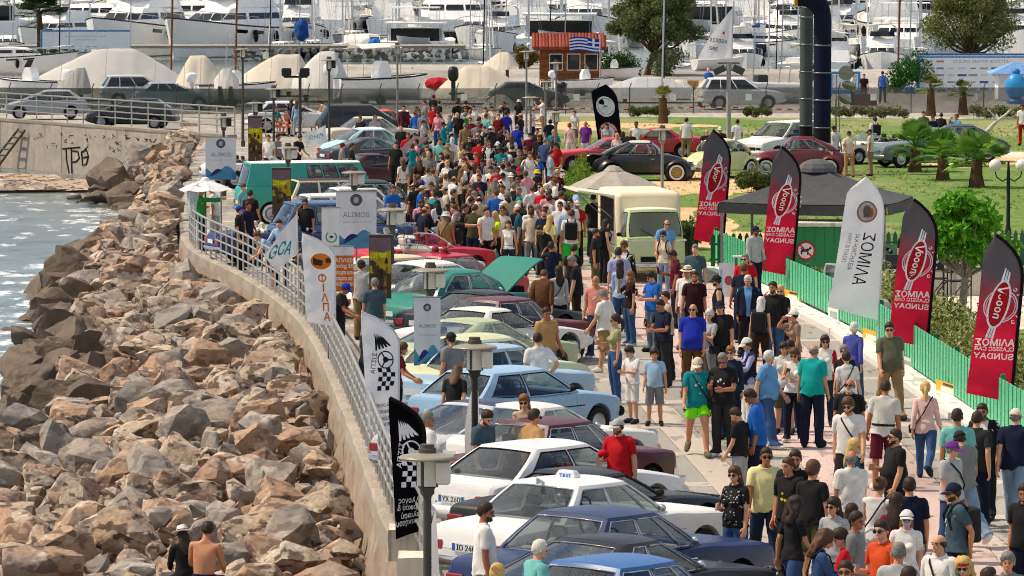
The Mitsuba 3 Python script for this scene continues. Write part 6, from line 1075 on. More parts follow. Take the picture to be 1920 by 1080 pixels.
 for name, vol in panels:
  p = rest ^ vol
  if p.is_empty() or p.volume() < 1e-4: continue
  b = vol.bounding_box(); c = [(b[i] + b[i + 3]) / 2 for i in range(3)]; sc = [1 - .010 / max(.02, b[i + 3] - b[i]) for i in range(3)]
  inner = vol.translate([-q for q in c]).scale(sc).translate(c)
  p = rest ^ inner
  if (name == 'hood' and 'oh' in opt) or (name == 'engine_lid' and 'ob' in opt): p = p - p.translate([0, 0, -.035]); out.append(('engine', cat([cbox(c[0] - .25, c[0] + .25, c[1] - .3, c[1] + .3, .55, c[2] + .0, .03), cbox(c[0] - .42, c[0] - .28, c[1] - .2, c[1] + .2, .55, .80, .02)]), 'm_rubber'))
  out.append((name, crease(p, 35), 'paint'))
  rest = rest - vol
 out.insert(0, ('body', crease(rest, 35), 'paint'))
 # ---- cabin ----
 wbr, wbf = float(wid(yb0 + .1)) * .93, float(wid(yb1)) * .93; wr = S['wr']; Hh = H
 crown = .05 if kind not in ('beetle', 'round_sedan') else .075
 bf, br = (.16, .12) if kind != 'beetle' else (.10, .16)
 ztopf = lambda s, t: Hh - crown + crown * (1 - s ** 2) * (1 - .45 * np.abs(2 * t - 1) ** 3)
 beltw = lambda u: wbr + (wbf - wbr) * u + .04 * np.sin(np.pi * u)
 def side(u, v, sg):
  u, v = np.broadcast_arrays(np.asarray(u, float), np.asarray(v, float))
  bx, by, bz = beltw(u), yb0 + (yb1 - yb0) * u, np.maximum(zb - .01, top(yb0 + (yb1 - yb0) * u) - .06)
  rx, ry = wr * (1 - .06 * (2 * u - 1) ** 2), yr0 + (yr1 - yr0) * u
  x = bx + (rx - bx) * v + .030 * np.sin(np.pi * v); y = by + (ry - by) * v; z = bz + (Hh - crown - bz) * v
  if kind in ('beetle', 'round_sedan'): k = .10 * np.sin(np.pi * v); z = z + k * .0; y = y + k * (np.sign(u - .5) * np.abs(2 * u - 1) ** 2) * 1.4; x = x + .02 * np.sin(np.pi * v)
  return np.stack([sg * x, y, z], -1)
 def end(s, v, front):
  s, v = np.broadcast_arrays(np.asarray(s, float), np.asarray(v, float))
  P = side(np.full(s.shape, 1. if front else 0.), v, 1)
  q = (1 - s ** 2) * ((bf if front else -br) * (1 - .55 * v))
  zt = crown * (1 - s ** 2) * .55 * v
  return np.stack([P[..., 0] * s, P[..., 1] + q, P[..., 2] + zt + (.03 * (1 - s ** 2) * (1 - v))], -1)
 def roof(s, t):
  P = np.stack([wr * s * (1 - .06 * (2 * t - 1) ** 2), (yr0 - br * .45 * (1 - s ** 2)) * (1 - t) + (yr1 + bf * .45 * (1 - s ** 2)) * t, ztopf(s, t)], -1)
  return P
 n1 = 2 if lod else 3
 def patch(fn, a0, a1, v0, v1, *x, na=n1, nv=n1 + 1, flip=False):
  A, V = np.meshgrid(np.linspace(a0, a1, na + 1), np.linspace(v0, v1, nv + 1), indexing='ij')
  v, f = grid(fn(A, V, *x)); return v, (f[:, ::-1] if flip else f)
 frames, panes, trims = [], [], []
 vlo, vhi = (.06, .90)
 ch = 'm_chrome' if S['trim'] == 'chrome' else 'm_rubber'
 def ring(fn, a0, a1, *x):
  a = np.concatenate([np.linspace(a0, a1, 5)[:-1], np.full(4, a1), np.linspace(a1, a0, 5)[:-1], np.full(4, a0)]); v = np.concatenate([np.full(4, vlo), np.linspace(vlo, vhi, 5)[:-1], np.full(4, vhi), np.linspace(vhi, vlo, 5)[:-1]])
  return tube(fn(a, v, *x), .011, 4, closed=True)
 if S['sides'] and 'open' not in opt:
  for sg in (1, -1):
   fl = sg > 0
   br_ = [0.] + list(S['sides']) + [1.]
   for i, (a, b) in enumerate(zip(br_[:-1], br_[1:])):
    if i % 2 == 1:
     g = patch(side, a, b, vlo, vhi, sg, flip=not fl)
     panes.append(('side_window', g)); trims.append(ring(side, a, b, sg))
     frames += [patch(side, a, b, 0, vlo, sg, nv=1, flip=not fl), patch(side, a, b, vhi, 1, sg, nv=1, flip=not fl)]
    else: frames.append(patch(side, a, b, 0, 1, sg, na=2 if b - a > .05 else 1, flip=not fl))
  for front in (True, False):
   e = .94 if front else .90 if kind != 'beetle' else .70; fl = front
   nm = 'windscreen' if front else 'rear_window'
   panes.append((nm, patch(end, -e, e, vlo, vhi, front, na=8, flip=fl))); trims.append(ring(end, -e, e, front))
   frames += [patch(end, -e, e, 0, vlo, front, na=8, nv=1, flip=fl), patch(end, -e, e, vhi, 1, front, na=8, nv=1, flip=fl), patch(end, -1, -e, 0, 1, front, na=1, flip=fl), patch(end, e, 1, 0, 1, front, na=1, flip=fl)]
  fv, ff = cat(frames); tm = trimesh.Trimesh(fv, ff, process=False); tm.merge_vertices(digits_vertex=4)
  sol = solidify((np.array(tm.vertices), np.array(tm.faces)), .025)
  out.append(('pillars', crease(sol, 42), 'paint')); rv, rf = patch(roof, -1, 1, 0, 1, na=10, nv=8); rf = np.vstack([rf[:, [0, 1, 2]], rf[:, [0, 2, 3]]]); out.append(('roof', solidify((rv + vnormals(rv, rf) * .004, rf), .02), 'roof'))
 else:
  e = .95
  panes.append(('windscreen', patch(end, -e, e, .0, .86, True, na=8, flip=True)))
  a = np.concatenate([np.full(6, -1.) * e, np.linspace(-e, e, 9)[1:-1], np.full(6, e)]); v = np.concatenate([np.linspace(0, .88, 6), np.full(7, .88), np.linspace(.88, 0, 6)])
  out.append(('windscreen_frame', tube(end(a, v, True), .018, 6), 'm_chrome'))
 gl = 'm_dark_glass' if lod else 'm_glass'
 for nm, (v, f) in panes:
  f3 = np.vstack([f[:, [0, 1, 2]], f[:, [0, 2, 3]]]); out.append((nm, (v - vnormals(v, f3) * .010, f), gl))
 if not lod and trims: out.append(('window_trim', cat(trims), ch))
 # ---- inside ----
 if not lod or kind == 'cabrio':
  tub = [box(-hw * .825, hw * .825, yb0 + .13, yb1 - .17, .425, .44), box(-hw * .828, -hw * .815, yb0 + .13, yb1 - .17, .44, zb - .05), box(hw * .815, hw * .828, yb0 + .13, yb1 - .17, .44, zb - .05)]
  tub += [cbox(-hw * .8, hw * .8, yb1 - .42, yb1 - .165, .6, zb + .0, .05)]
  out.append(('interior', cat(tub), 'seat'))
  for s in (-1, 1):
   yy = yb1 - 1.25
   out.append(('seat', cat([turn(cbox(s * .36 - .23, s * .36 + .23, yy - .12, yy, .58, zb + .12, .04), 'x', 10, (0, yy, .6)), cbox(s * .36 - .23, s * .36 + .23, yy, yy + .48, .46, .60, .04), turn(cbox(s * .36 - .11, s * .36 + .11, yy - .12, yy - .04, zb + .14, zb + .30, .03), 'x', 10, (0, yy, .6))]), 'seat'))
  if kind not in ('coupe',) and yb1 - yb0 > 1.7: out.append(('rear_seat', cat([turn(cbox(-hw * .74, hw * .74, yb0 + .28, yb0 + .42, .56, zb + .06, .05), 'x', 12, (0, yb0 + .4, .6)), cbox(-hw * .74, hw * .74, yb0 + .42, yb0 + .86, .46, .60, .05)]), 'seat'))
  a = np.linspace(0, 2 * np.pi, 15)[:-1]
  out.append(('steering_wheel', turn(tube(np.stack([-.36 + .19 * np.cos(a), np.full(14, yb1 - .50), zb - .02 + .19 * np.sin(a)], 1), .013, 5, closed=True), 'x', -25, (0, yb1 - .5, zb)), 'm_rubber'))
 # ---- lamps, bumpers, plates, wheels ----
 zf, zr = float(top(y1 - .06)), float(top(y0 + .06)); wf, wrr = float(wid(y1 - .03)), float(wid(y0 + .03))
 for s in (-1, 1):
  if S['lamp'] == 'fender': c = (s * .52, fa + .42, .62); out += [('headlight', turn(lathe([(0, .05), (.05, .045), (.085, .02), (.09, 0)], 12, c), 'x', -62, c), 'm_clear'), ('headlight_ring', turn(lathe([(.085, .02), (.105, .015), (.11, -.05), (.0, -.05)], 14, c, sharp=(2,)), 'x', -62, c), 'm_chrome')]
  elif S['lamp'] == 'round': c = (s * wf * .80, y1 - .02, .66 if zf > .66 else zf - .08); out += [('headlight', turn(lathe([(0, .04), (.05, .036), (.085, .015), (.09, 0), (0, 0)], 12, c), 'x', -90, c), 'm_clear'), ('headlight_ring', turn(lathe([(.082, .02), (.10, .022), (.105, -.06)], 14, c), 'x', -90, c), 'm_chrome')]
  else: out.append(('headlight', cbox(s * wf * .78 - .13, s * wf * .78 + .13, y1 - .09, y1 - .002, .56, .69, .02), 'm_clear'))
  if kind == 'beetle': out.append(('tail_lamp', ball((s * .60, ra - .44, .56), (.05, .05, .08), 10), 'tail'))
  else: out.append(('tail_lamp', cbox(s * wrr * .80 - .14, s * wrr * .80 + .14, y0 - .012, y0 + .06, .60, .73, .012), 'tail'))
  out.append(('indicator', cbox(s * wf * .78 - .10, s * wf * .78 + .10, y1 - .07, y1 + .006, .49, .535, .008), 'amber'))
  if not lod: out.append(('mirror', cat([ball((s * (hw + .05), yb1 - .28, zb + .09), (.075, .045, .055), 8), rod((s * (hw - .06), yb1 - .26, zb + .01), (s * (hw + .03), yb1 - .28, zb + .07), .012, 5)]), ch if S['trim'] == 'chrome' else 'm_rubber'))
  if not lod:
   out.append(('door_handle', cbox(*( (hw * .985, hw + .022) if s > 0 else (-hw - .022, -hw * .985)), d0 + .08, d0 + .24, zb - .17, zb - .14, .006), ch))
 bm = {'chrome': 'm_chrome', 'body': 'paint', 'black': 'm_rubber'}[S['bump']]
 for e, (yy, w_, sg) in enumerate(((y1, wf, 1), (y0, wrr, -1))):
  x = np.linspace(-1, 1, 11); pts = np.stack([x * (w_ + .07 if kind != 'beetle' else .66), yy + sg * (.075 - .16 * np.abs(x) ** 6 - .03 * x ** 2), np.full(11, .47)], 1)
  v, f = tube(pts, .05 if S['bump'] == 'chrome' else .075, 8); v[:, 2] = .47 + (v[:, 2] - .47) * 1.25
  out.append(('front_bumper' if sg > 0 else 'rear_bumper', (v, f), bm))
 out.append(('grille', cat([cbox(-wf * .58, wf * .58, y1 - .05, y1 + .004, .55, .70, .01)] + [box(-wf * .57, wf * .57, y1 + .004, y1 + .012, z, z + .008) for z in np.linspace(.565, .68, 5)]), 'm_rubber' if S['trim'] == 'black' else 'm_steel'))
 out.append(('number_plate', box(-.26, .26, y0 - .035, y0 - .025, .60, .71) if kind != 'beetle' else box(-.2, .2, y0 - .02, y0 - .01, .6, .7), 'plate'))
 if not lod:
  out.append(('wiper', rod(end(np.array([.1, .55]), np.array([.03, .30]), True)[0] + [0, .02, .01], end(np.array([.1, .55]), np.array([.03, .30]), True)[1] + [0, .02, .01], .008, 4), 'm_rubber'))
  out.append(('sill', cat([box(s * hw * .93 - .01, s * hw * .93 + .01, ra + rw + .1, fa - rw - .1, .235, .275) for s in (-1, 1)]), ch))
  if S['bump'] != 'body' and kind != 'beetle':
   for s in (-1, 1): out.append(('side_moulding', tube([(s * (float(wid(y)) + .003), y, zb - .24) for y in np.linspace(y0 + .5 if abs(ra - y0) < 0 else ra + rw + .1, fa - rw - .1, 7)], .010, 5), ch))
 for ya in (fa, ra):
  for s in (-1, 1):
   tyre, rim, white = wheel_mesh(rw, .165, 'whitewall' if 'whitewall' in opt else 'alloy' if 'alloy' in opt else 'steel')
   fx = lambda m: (np.asarray(m[0]) * [s, 1, 1] + [s * (hw - .115 if kind != 'beetle' else hw - .06), ya, rw], m[1] if s > 0 else np.asarray(m[1])[:, ::-1])
   out.append(('wheel', fx(tyre), 'tyre'))
   out.append(('wheel__rim', fx(rim), 'rim'))
   if white: out.append(('wheel__whitewall', fx(white), 'm_white'))
 _PROTO[kind, opt] = out
 return out
def car(kind, px, py, deg, paint, label, roof=None, seat='#25211f', opt=(), name='classic_car', group='cars on show', rim=None, z=0.0, at=None, mark=None, hood=None, boot=None, cat_='car', tilt=0):
 """a car whose roof top is seen at the pixel (px, py), its nose pointing deg clockwise from straight ahead"""
 S = SPEC[kind]; opt = tuple(opt)
 ry = (S['cab'][2] + S['cab'][3]) / 2; a = math.radians(deg)
 p = G(px, py, z + S['H'] - .02) if at is None else np.array([at[0], at[1], 0])
 loc = np.array([p[0] - (math.sin(a) * ry if at is None else 0), p[1] - (math.cos(a) * ry if at is None else 0), z])
 M = mat4(loc, deg)
 k = thing(name, label, cat_, group)
 wl = []; cur = None
 SLOT = {'paint': ('m_paint', paint), 'roof': ('m_paint', roof or paint), 'seat': ('m_matt', seat), 'tail': ('m_lens', '#8e1018'), 'amber': ('m_lens', '#c9650e'), 'plate': ('m_plastic', '#d9dadb'), 'tyre': ('m_rubber', '#17171a'), 'rim': ('m_steel', rim or '#b9babd'), 'm_white': ('m_plastic', '#e4e2dc'),
   'm_rubber': ('m_rubber', '#141416'), 'm_steel': ('m_steel', '#9a9b9d'), 'm_chrome': ('m_chrome', None), 'm_glass': ('m_glass', None), 'm_clear': ('m_clear', None), 'm_dark_glass': ('m_dark_glass', None)}
 pdict = {}
 for path, mesh, slot in car_parts(kind, opt):
  mat, col = SLOT[slot]
  if path == 'hood' and hood: y_ = S['cab'][1] + .12; mesh = turn(mesh, 'x', hood, (0, y_, float(pc(S['top'])(y_))))
  if path in ('boot_lid', 'engine_lid') and boot: y_ = S['cab'][0] - .06 if path == 'boot_lid' else -1.42; mesh = turn(mesh, 'x', -boot, (0, y_, float(pc(S['top'])(y_))))
  ck = (kind, opt, id(mesh), mat, str(col))
  if path.startswith('wheel'):
   if path == 'wheel': cur = subkey(k, 'wheel'); kk = cur
   else: kk = f'{cur}__{path.split("__")[1]}'
  else: kk = subkey(k, path)
  if ck in _PLY: scene[kk] = {**_PLY[ck], 'to_world': T(M.tolist())}; TRI[0] += len(mesh[1]) * (2 if np.shape(mesh[1])[1] == 4 else 1)
  else: scene[kk] = shape(mesh, mat, col, M=M); _PLY[ck] = {q: x for q, x in scene[kk].items() if q != 'to_world'}
 if mark: LANDMARKS.append((mark, loc[0], loc[1]))
 return k, M
_PLY = {}
N_, F_ = (), ('far',)
car('box_sedan', 1150, 1047, 43, '#2b609e', 'bright blue saloon nearest the camera at the bottom edge', mark='the bright blue saloon', seat='#2a2f3a')
car('fastback', 1140, 1006, 43, '#12151b', 'black fastback coupe between bright blue saloon and navy saloon', mark='the black fastback', seat='#3a3432')
car('big_sedan', 1120, 955, 43, '#1b2b5a', 'navy blue saloon with chrome window frames beside the white taxi', mark='the navy saloon', seat='#c9c2b0')
tx, Mx = car('big_sedan', 1068, 897, 43, '#dededc', 'white taxi saloon with a blue and white roof sign', mark='the white taxi', seat='#2c2a28', name='taxi')
car('coupe', 1085, 880, 43, '#17181c', 'black coupe with dark glass roof between taxi and white hatchback', mark='the black coupe', seat='#1c1c1e', roof='#141518', opt=('alloy',))
hk_, Mh = car('hatch', 1002, 829, 43, '#dcdddf', 'white hatchback coupe with black window frames and red tail lamps', mark='the white hatchback', seat='#3b3a3c', opt=('alloy',))
car('box_sedan', 1020, 786, 43, '#4c1322', 'maroon saloon with chrome window frames behind the white hatchback', mark='the maroon saloon', seat='#6a5a48', opt=('m',))
car('fastback', 985, 757, 43, '#d9d8d4', 'white coupe with dark windows behind the maroon saloon', mark='the white coupe', seat='#2a2624', opt=('w',))
car('fastback', 905, 752, 43, '#b9bdc3', 'silver car with navy blue roof beside the white coupe', roof='#1f2c4c', mark='the silver car', seat='#2a2a2e')
car('wedge_hatch', 930, 690, 43, '#8db2d0', 'light blue angular hatchback', mark='the light blue hatchback', seat='#33363c')
car('box_sedan', 905, 647, 43, '#94b5cc', 'light blue saloon behind the light blue hatchback', mark='the light blue saloon', seat='#3a3c40')
car('round_sedan', 890, 627, 43, '#c6cba6', 'cream coloured rounded saloon behind the light blue saloon', mark='the cream rounded saloon', seat='#7a6a50')
car('fastback', 880, 598, 43, '#aab792', 'pale green fastback saloon', mark='the pale green fastback', seat='#4a4438')
car('coupe', 900, 577, 43, '#dcdcda', 'white low coupe with black window band behind the pale green fastback', mark='the white low coupe', seat='#1c1c1e', opt=('alloy',))
car('box_sedan', 930, 558, 43, '#5b1727', 'dark red saloon behind the white low coupe', mark='the dark red saloon', seat='#3a2c28')
car('coupe', 900, 545, 43, '#161a22', 'dark blue black coupe behind the dark red saloon', mark='the dark coupe', seat='#1f1f22')
car('round_sedan', 845, 505, 47, '#0c7a6a', 'teal rounded saloon with its bonnet open', mark='the teal saloon', seat='#8a7f68', hood=40, opt=('oh',))
rk, Mr = car('box_sedan', 825, 476, 45, '#b3182b', 'red saloon with a red beacon on its roof', mark='the red beacon car', seat='#2a2420')
car('round_sedan', 797, 489, 46, '#dfddd6', 'white rounded saloon between teal saloon and red beacon car', mark='the white rounded saloon', seat='#5a4a3a')
car('box_sedan', 735, 479, 46, '#d8c193', 'beige saloon behind the near film banner', mark='the beige saloon', seat='#4a4030')
car('cabrio', 740, 457, 48, '#dad9d5', 'white open convertible beside the beige saloon', mark='the white convertible', seat='#5a2a28')
car('cabrio', 762, 436, 52, '#c01f38', 'red open convertible near man in navy shirt', mark='the red convertible', seat='#d8d0c2')
car('cabrio', 735, 417, 55, '#26457a', 'blue open convertible behind the red convertible', mark='the blue convertible', seat='#c9c2b4')
car('cabrio', 512, 407, 72, '#182a5a', 'long dark blue convertible by the sea railing', mark='the dark blue convertible', seat='#d2cdc2')
car('suv', 605, 377, 72, '#41608c', 'blue estate car behind the dark blue convertible', mark='the blue estate', seat='#3a3c40')
car('wagon', 632, 363, 72, '#dcdbd6', 'white estate car beside the blue estate', mark='the white estate', seat='#8a7c60')
car('mini', 662, 351, 70, '#e0dfda', 'small white car behind the white estate', mark='the small white car', seat='#3a3430')
car('wagon', 610, 335, 74, '#d9cea2', 'cream estate car with maroon roof in front of the teal van', roof='#4f333a', mark='the cream estate', seat='#6a5a48')
car('bus', 565, 302, 76, '#0f9a88', 'teal van with white roof and blank rear panels', roof='#e2e2de', mark='the teal van', name='classic_van', cat_='van', seat='#4a4640', opt=('whitewall',))
car('round_sedan', 690, 338, 66, '#13261f', 'very dark green car with round headlamps right of the teal van', mark='the dark green car', seat='#4a3a2a')
car('coupe', 690, 288, 66, '#3b101d', 'burgundy car with its boot lid raised', mark='the burgundy car', seat='#3a2c28', hood=52, opt=('oh',))
car('fastback', 690, 258, 68, '#2b2e32', 'dark grey coupe behind the burgundy car', mark='the dark grey coupe', seat='#6a2a24')
car('round_sedan', 692, 239, 68, '#a5d2d8', 'pale blue rounded saloon with white roof', roof='#e0e4e4', mark='the pale blue saloon', seat='#8a3a34')
car('big_sedan', 690, 219, 68, '#c8c1ad', 'beige large saloon behind the pale blue saloon', mark='the beige large saloon', seat='#4a4440')
car('coupe', 715, 206, 72, '#d24a2d', 'orange red coupe at the back of the row', mark='the orange coupe', seat='#1f1f20')
car('cabrio', 470, 285, 70, '#dddcd8', 'white convertible behind the far wave banner', mark='the far white convertible', seat='#3a3a3e')
car('suv', 655, 196, 80, '#15171b', 'black off-road car near the leaning woman', opt=F_, name='parked_car', group=None)
car('modern', 525, 190, 84, '#d6d7d8', 'white car parked on the jetty behind the railing', opt=F_, name='parked_car', group=None)
car('modern', 250, 202, 278, '#101216', 'black car parked on the jetty behind the railing', at=AT(248, 200, 225)[:2], name='parked_car', group=None, opt=('alloy',))
car('modern', 108, 196, 262, '#8d949b', 'silver car at left end of the jetty', at=AT(85, 200, 238)[:2], name='parked_car', group=None, opt=('alloy',))
car('suv', 236, 141, 80, '#b7bdc2', 'silver off-road car behind the net fence in the yard', opt=F_, name='parked_car', group=None)
car('modern', 302, 154, 80, '#8fa0ac', 'blue grey car behind the net fence beside silver one', opt=F_, name='parked_car', group=None)
car('suv', 1390, 180, 85, '#e2e4e4', 'white van-like car behind the net fence at the floodlight post', at=AT(1390, 180, 253)[:2], opt=F_, name='parked_car', group=None)
for px, py, c, lab in ((990, 190, '#2c2f33', 'dark car behind the net fence above the crowd'),): car('suv' if px in (1545, 1885) else 'modern', px, py, 84 + px % 9, c, lab, at=AT(px, py, 250 + px % 7)[:2], opt=F_, name='parked_car', group=None)
car('beetle', 1200, 264, 92, '#0d0f14', 'black and cream rounded beetle car with raised engine lid', roof='#c9c6ae', mark='the black beetle', opt=('whitewall', 'ob'), boot=38, rim='#a8904a')
car('beetle', 1502, 256, 270, '#6c0f20', 'red rounded beetle car with white wall tyres behind funnels', mark='the red beetle', opt=('whitewall',), seat='#d6d0c4')
car('beetle', 1350, 260, 218, '#d3d19c', 'pale yellow beetle car behind the farthest red flag', mark='the yellow beetle', opt=('whitewall', 'y'))
car('suv', 1490, 226, 222, '#dcdcda', 'white off-road car facing us behind the red beetle', mark='the white off-road car')
car('cabrio', 1652, 246, 238, '#dddcda', 'white open convertible on the back lawn near man with backpack', mark='the white lawn convertible', seat='#2a2a2c')
car('round_sedan', 1800, 233, 262, '#3b4744', 'dark grey green saloon behind the palms', mark='the grey green saloon')
car('round_sedan', 1745, 240, 250, '#64727a', 'grey rounded saloon behind the leftmost palm')
car('coupe', 1235, 240, 262, '#b51d2e', 'red coupe behind the black beetle', mark='the red coupe'); car('fastback', 1150, 258, 262, '#c4263a', 'red car with low nose at the black badge flag', mark='the red low car')
# the food truck: van cab with a tall rounded box and an open hatch
k, M = car('truck', 1220, 390, 172, '#bccb93', 'cream and pale green food truck with a tall box', roof='#e4dfc8', mark='the food truck', name='food_truck', cat_='truck', seat='#5a2a38')
rb_ = lambda x0, x1, y0, y1, z0, z1, r: crease(m3.Manifold.batch_hull([m3.Manifold.sphere(r, 16).translate([x, y, z]) for x in (x0 + r, x1 - r) for y in (y0 + r, y1 - r) for z in (z0 + r, z1 - r)]), 30)
part(k, 'box', move(rb_(-.86, .86, -2.2, 1.0, .72, 2.30, .16), M), 'm_paint', '#e8dcb9'); part(k, 'front_panel', move(crease(mbox_(-.62, .62, 2.06, 2.115, .50, 1.08) if 0 else mbox_(-.80, .80, 1.9, 2.085, 1.085, 1.13), 30), M), 'm_paint', '#e4dfc8')
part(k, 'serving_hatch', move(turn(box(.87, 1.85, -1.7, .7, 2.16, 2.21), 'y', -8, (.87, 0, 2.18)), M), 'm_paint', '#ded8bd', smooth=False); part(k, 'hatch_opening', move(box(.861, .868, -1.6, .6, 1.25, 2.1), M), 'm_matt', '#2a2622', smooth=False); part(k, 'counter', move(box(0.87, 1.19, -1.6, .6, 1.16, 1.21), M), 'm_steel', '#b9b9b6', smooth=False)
for s in (-1, 1): part(k, 'hatch_stay', move(rod((.87, -.5 + s * .9, 1.6), (1.6, -.5 + s * .9, 2.2), .015, 5), M), 'm_steel', '#a9a9a6')
# roof sign, plates, beacon, badges
part(tx, 'roof_sign', move(crease(m3.Manifold.batch_hull([mbox_(-.17, .17, -.44, -.32, 1.42, 1.48), mbox_(-.13, .13, -.42, -.34, 1.48, 1.535)]), 30), Mx), 'm_plastic', '#d9dde2');
m = letters('TAXI', .062, .004, True); v, f = m; part(tx, 'sign_lettering', move((v * [1, 1, 1] + [0, -.444, 1.462], f), Mx), 'm_plastic', '#2f6fc0')
part(tx, 'antenna', move(crease(m3.Manifold.batch_hull([mbox_(-.015, .015, -1.0, -.85, 1.40, 1.41), mbox_(-.01, .01, -1.02, -1.0, 1.40, 1.48)]), 30), Mx), 'm_plastic', '#c9cacb')
def plate(k, M, y, text, z=.655):
 v, f = letters(text, .075, .003, True); part(k, 'plate_lettering', move((v * [min(1, .42 / np.ptp(v[:, 0])), 1, 1] + [.03, y - .038, z], f), M), 'm_plastic', '#1d1f24'); part(k, 'plate_band', move(box(-.255, -.205, y - .041, y - .036, .605, .705), M), 'm_plastic', '#2457b0', smooth=False)
plate(tx, Mx, -2.36, 'IO 2401'); plate(hk_, Mh, -2.18, 'YX 2609'); part(hk_, 'plate_band', move(box(.20, .255, -2.221, -2.216, .605, .705), Mh), 'm_plastic', '#2f8fd0', smooth=False)
part(hk_, 'window_sticker', move(shift(disc(.10, .10, 20), (0, 0, 0)), mat4((0, 0, 0), 0)) if 0 else move(turn(shift(disc(.085, .085, 20), (0, 0, 0)), 'z', 90, (0, 0, 0)), Mh @ np.array([[1, 0, 0, .80], [0, 1, 0, .1], [0, 0, 1, 1.08], [0, 0, 0, 1.]])), 'm_plastic', '#c9b8b4')
part(rk, 'beacon', move(cat([ball((-.16, -.3, 1.50), (.10, .10, .08), 12), ball((.16, -.3, 1.50), (.10, .10, .08), 12), box(-.28, .28, -.38, -.22, 1.42, 1.45)]), Mr), 'm_lens', '#7a0f1a')
for i, (px, py) in enumerate(((783, 1118), (764, 1062))): g = G(px, py); k = thing('stone_block', ('pale stone block at the near end of the sea wall', 'pale stone block behind the first on the sea wall')[i], 'block'); v, f = raw(hullm([(x * .24, y * .36, z) for x in (-1, 1) for y in (-1, 1) for z in (.12, .56)]).refine_to_length(.07)); scene[k] = shape(crease((v + vnormals(v, f) * (fb(v, .2, 3, i) * .05)[:, None] + [g[0] - .02, g[1], 0], f), 40), 'm_slab', '#cfc6b6')
# ---- things of the café behind the fence ----
def covered(label, px, py, w, h, d, col, seed, mark=None):
 g = G(px, py); k = thing('covered_box', label, 'cover'); v, f = raw(hullm([(x * w / 2 * q, y * d / 2 * q, z) for x in (-1, 1) for y in (-1, 1) for z, q in ((0, 1), (h * .8, .92), (h, .72))]).refine_to_length(.10)); v = v + vnormals(v, f) * (fb(v, .25, 3, seed) * .14)[:, None]; part(k, 'cover', crease((v + g, f), 50), 'm_cloth', col); part(k, 'hem', tube([g + [math.cos(a) * w * .5, math.sin(a) * d * .5, .03] for a in np.linspace(0, 6.28, 9)[:-1]], .012, 4, closed=True), 'm_cloth', '#6a6c6e')
covered('grey covered speaker beside the green hut', 1567, 574, .66, 1.02, .6, '#8b8d8f', 1); covered('grey covered speaker behind the white flag', 1650, 640, .5, .9, .5, '#8f9194', 2); covered('grey covered box on the hedge below mulberry tree', 1802, 672, .72, .5, .6, '#85888b', 3); covered('grey covered box beside the nearest red flag', 1908, 745, .6, .9, .6, '#8b8e90', 4)
g = G(1688, 566); k = thing('desk', 'grey music desk behind the white flag', 'desk'); x0, x1 = AT(1640, 560, g[1])[0], AT(1724, 560, g[1])[0]
part(k, 'front', box(x0, x1, g[1], g[1] + .03, .18, .72), 'm_plastic', '#7f8285', smooth=False); part(k, 'top', cbox(x0 - .05, x1 + .05, g[1] - .06, g[1] + .7, .74, .80, .01), 'm_plastic', '#909396');
for x in (x0 + .03, x1 - .03):
 for y in (g[1] + .06, g[1] + .64): part(k, 'leg', box(x - .02, x + .02, y - .02, y + .02, 0, .74), 'm_steel', '#55585a', smooth=False)
k = thing('equipment', 'black mixing equipment on the grey desk', 'equipment'); part(k, 'mixer', cbox(x0 + .15, x1 - .15, g[1] + .1, g[1] + .5, .80, .90, .02), 'm_plastic', '#1b1c1f'); part(k, 'lid', turn(box(x0 + .3, x1 - .3, g[1] + .5, g[1] + .52, .90, 1.12), 'x', -15, (0, g[1] + .5, .9)), 'm_plastic', '#202226', smooth=False)
Y = 122.0; k = thing('pale_green_board', 'pale green board behind the desk and the lit letters', 'board'); a, b = AT(1655, 458, Y), AT(1712, 506, Y); part(k, 'panel', box(a[0], b[0], Y, Y + .04, b[2], a[2]), 'm_plastic', '#7fb98c', smooth=False); part(k, 'post', box(a[0] + .1, a[0] + .16, Y + .05, Y + .1, 0, a[2]), 'm_wood', '#4a6a4a', smooth=False); part(k, 'post', box(b[0] - .16, b[0] - .1, Y + .05, Y + .1, 0, a[2]), 'm_wood', '#4a6a4a', smooth=False)
for i, (px, py, ch) in enumerate(((1660, 483, 'S'), (1697, 484, 'E'), (1762, 494, 'L'), (1776, 494, 'I'), (1792, 494, 'B'))):
 q = AT(px, py, Y - .5); k = thing('marquee_letter', f'black letter {ch} studded with white bulbs behind the café desk', 'letter', None); v, f = letters(ch, .48, .10, True); part(k, 'letter', (v * 1.05 + q, f), 'm_plastic', '#161412'); part(k, 'stand', rod((q[0], Y - .42, 0), (q[0], Y - .42, q[2] - .2), .02, 5), 'm_steel', '#333'+'333')
 for dx, dz in ((-.10, -.2), (.10, -.2), (-.12, 0), (.08, .02), (-.1, .2), (.1, .2)): part(k, 'bulb', ball(q + [dx, -.13, dz], .035, 8), 'm_plastic', '#ebe4d2')
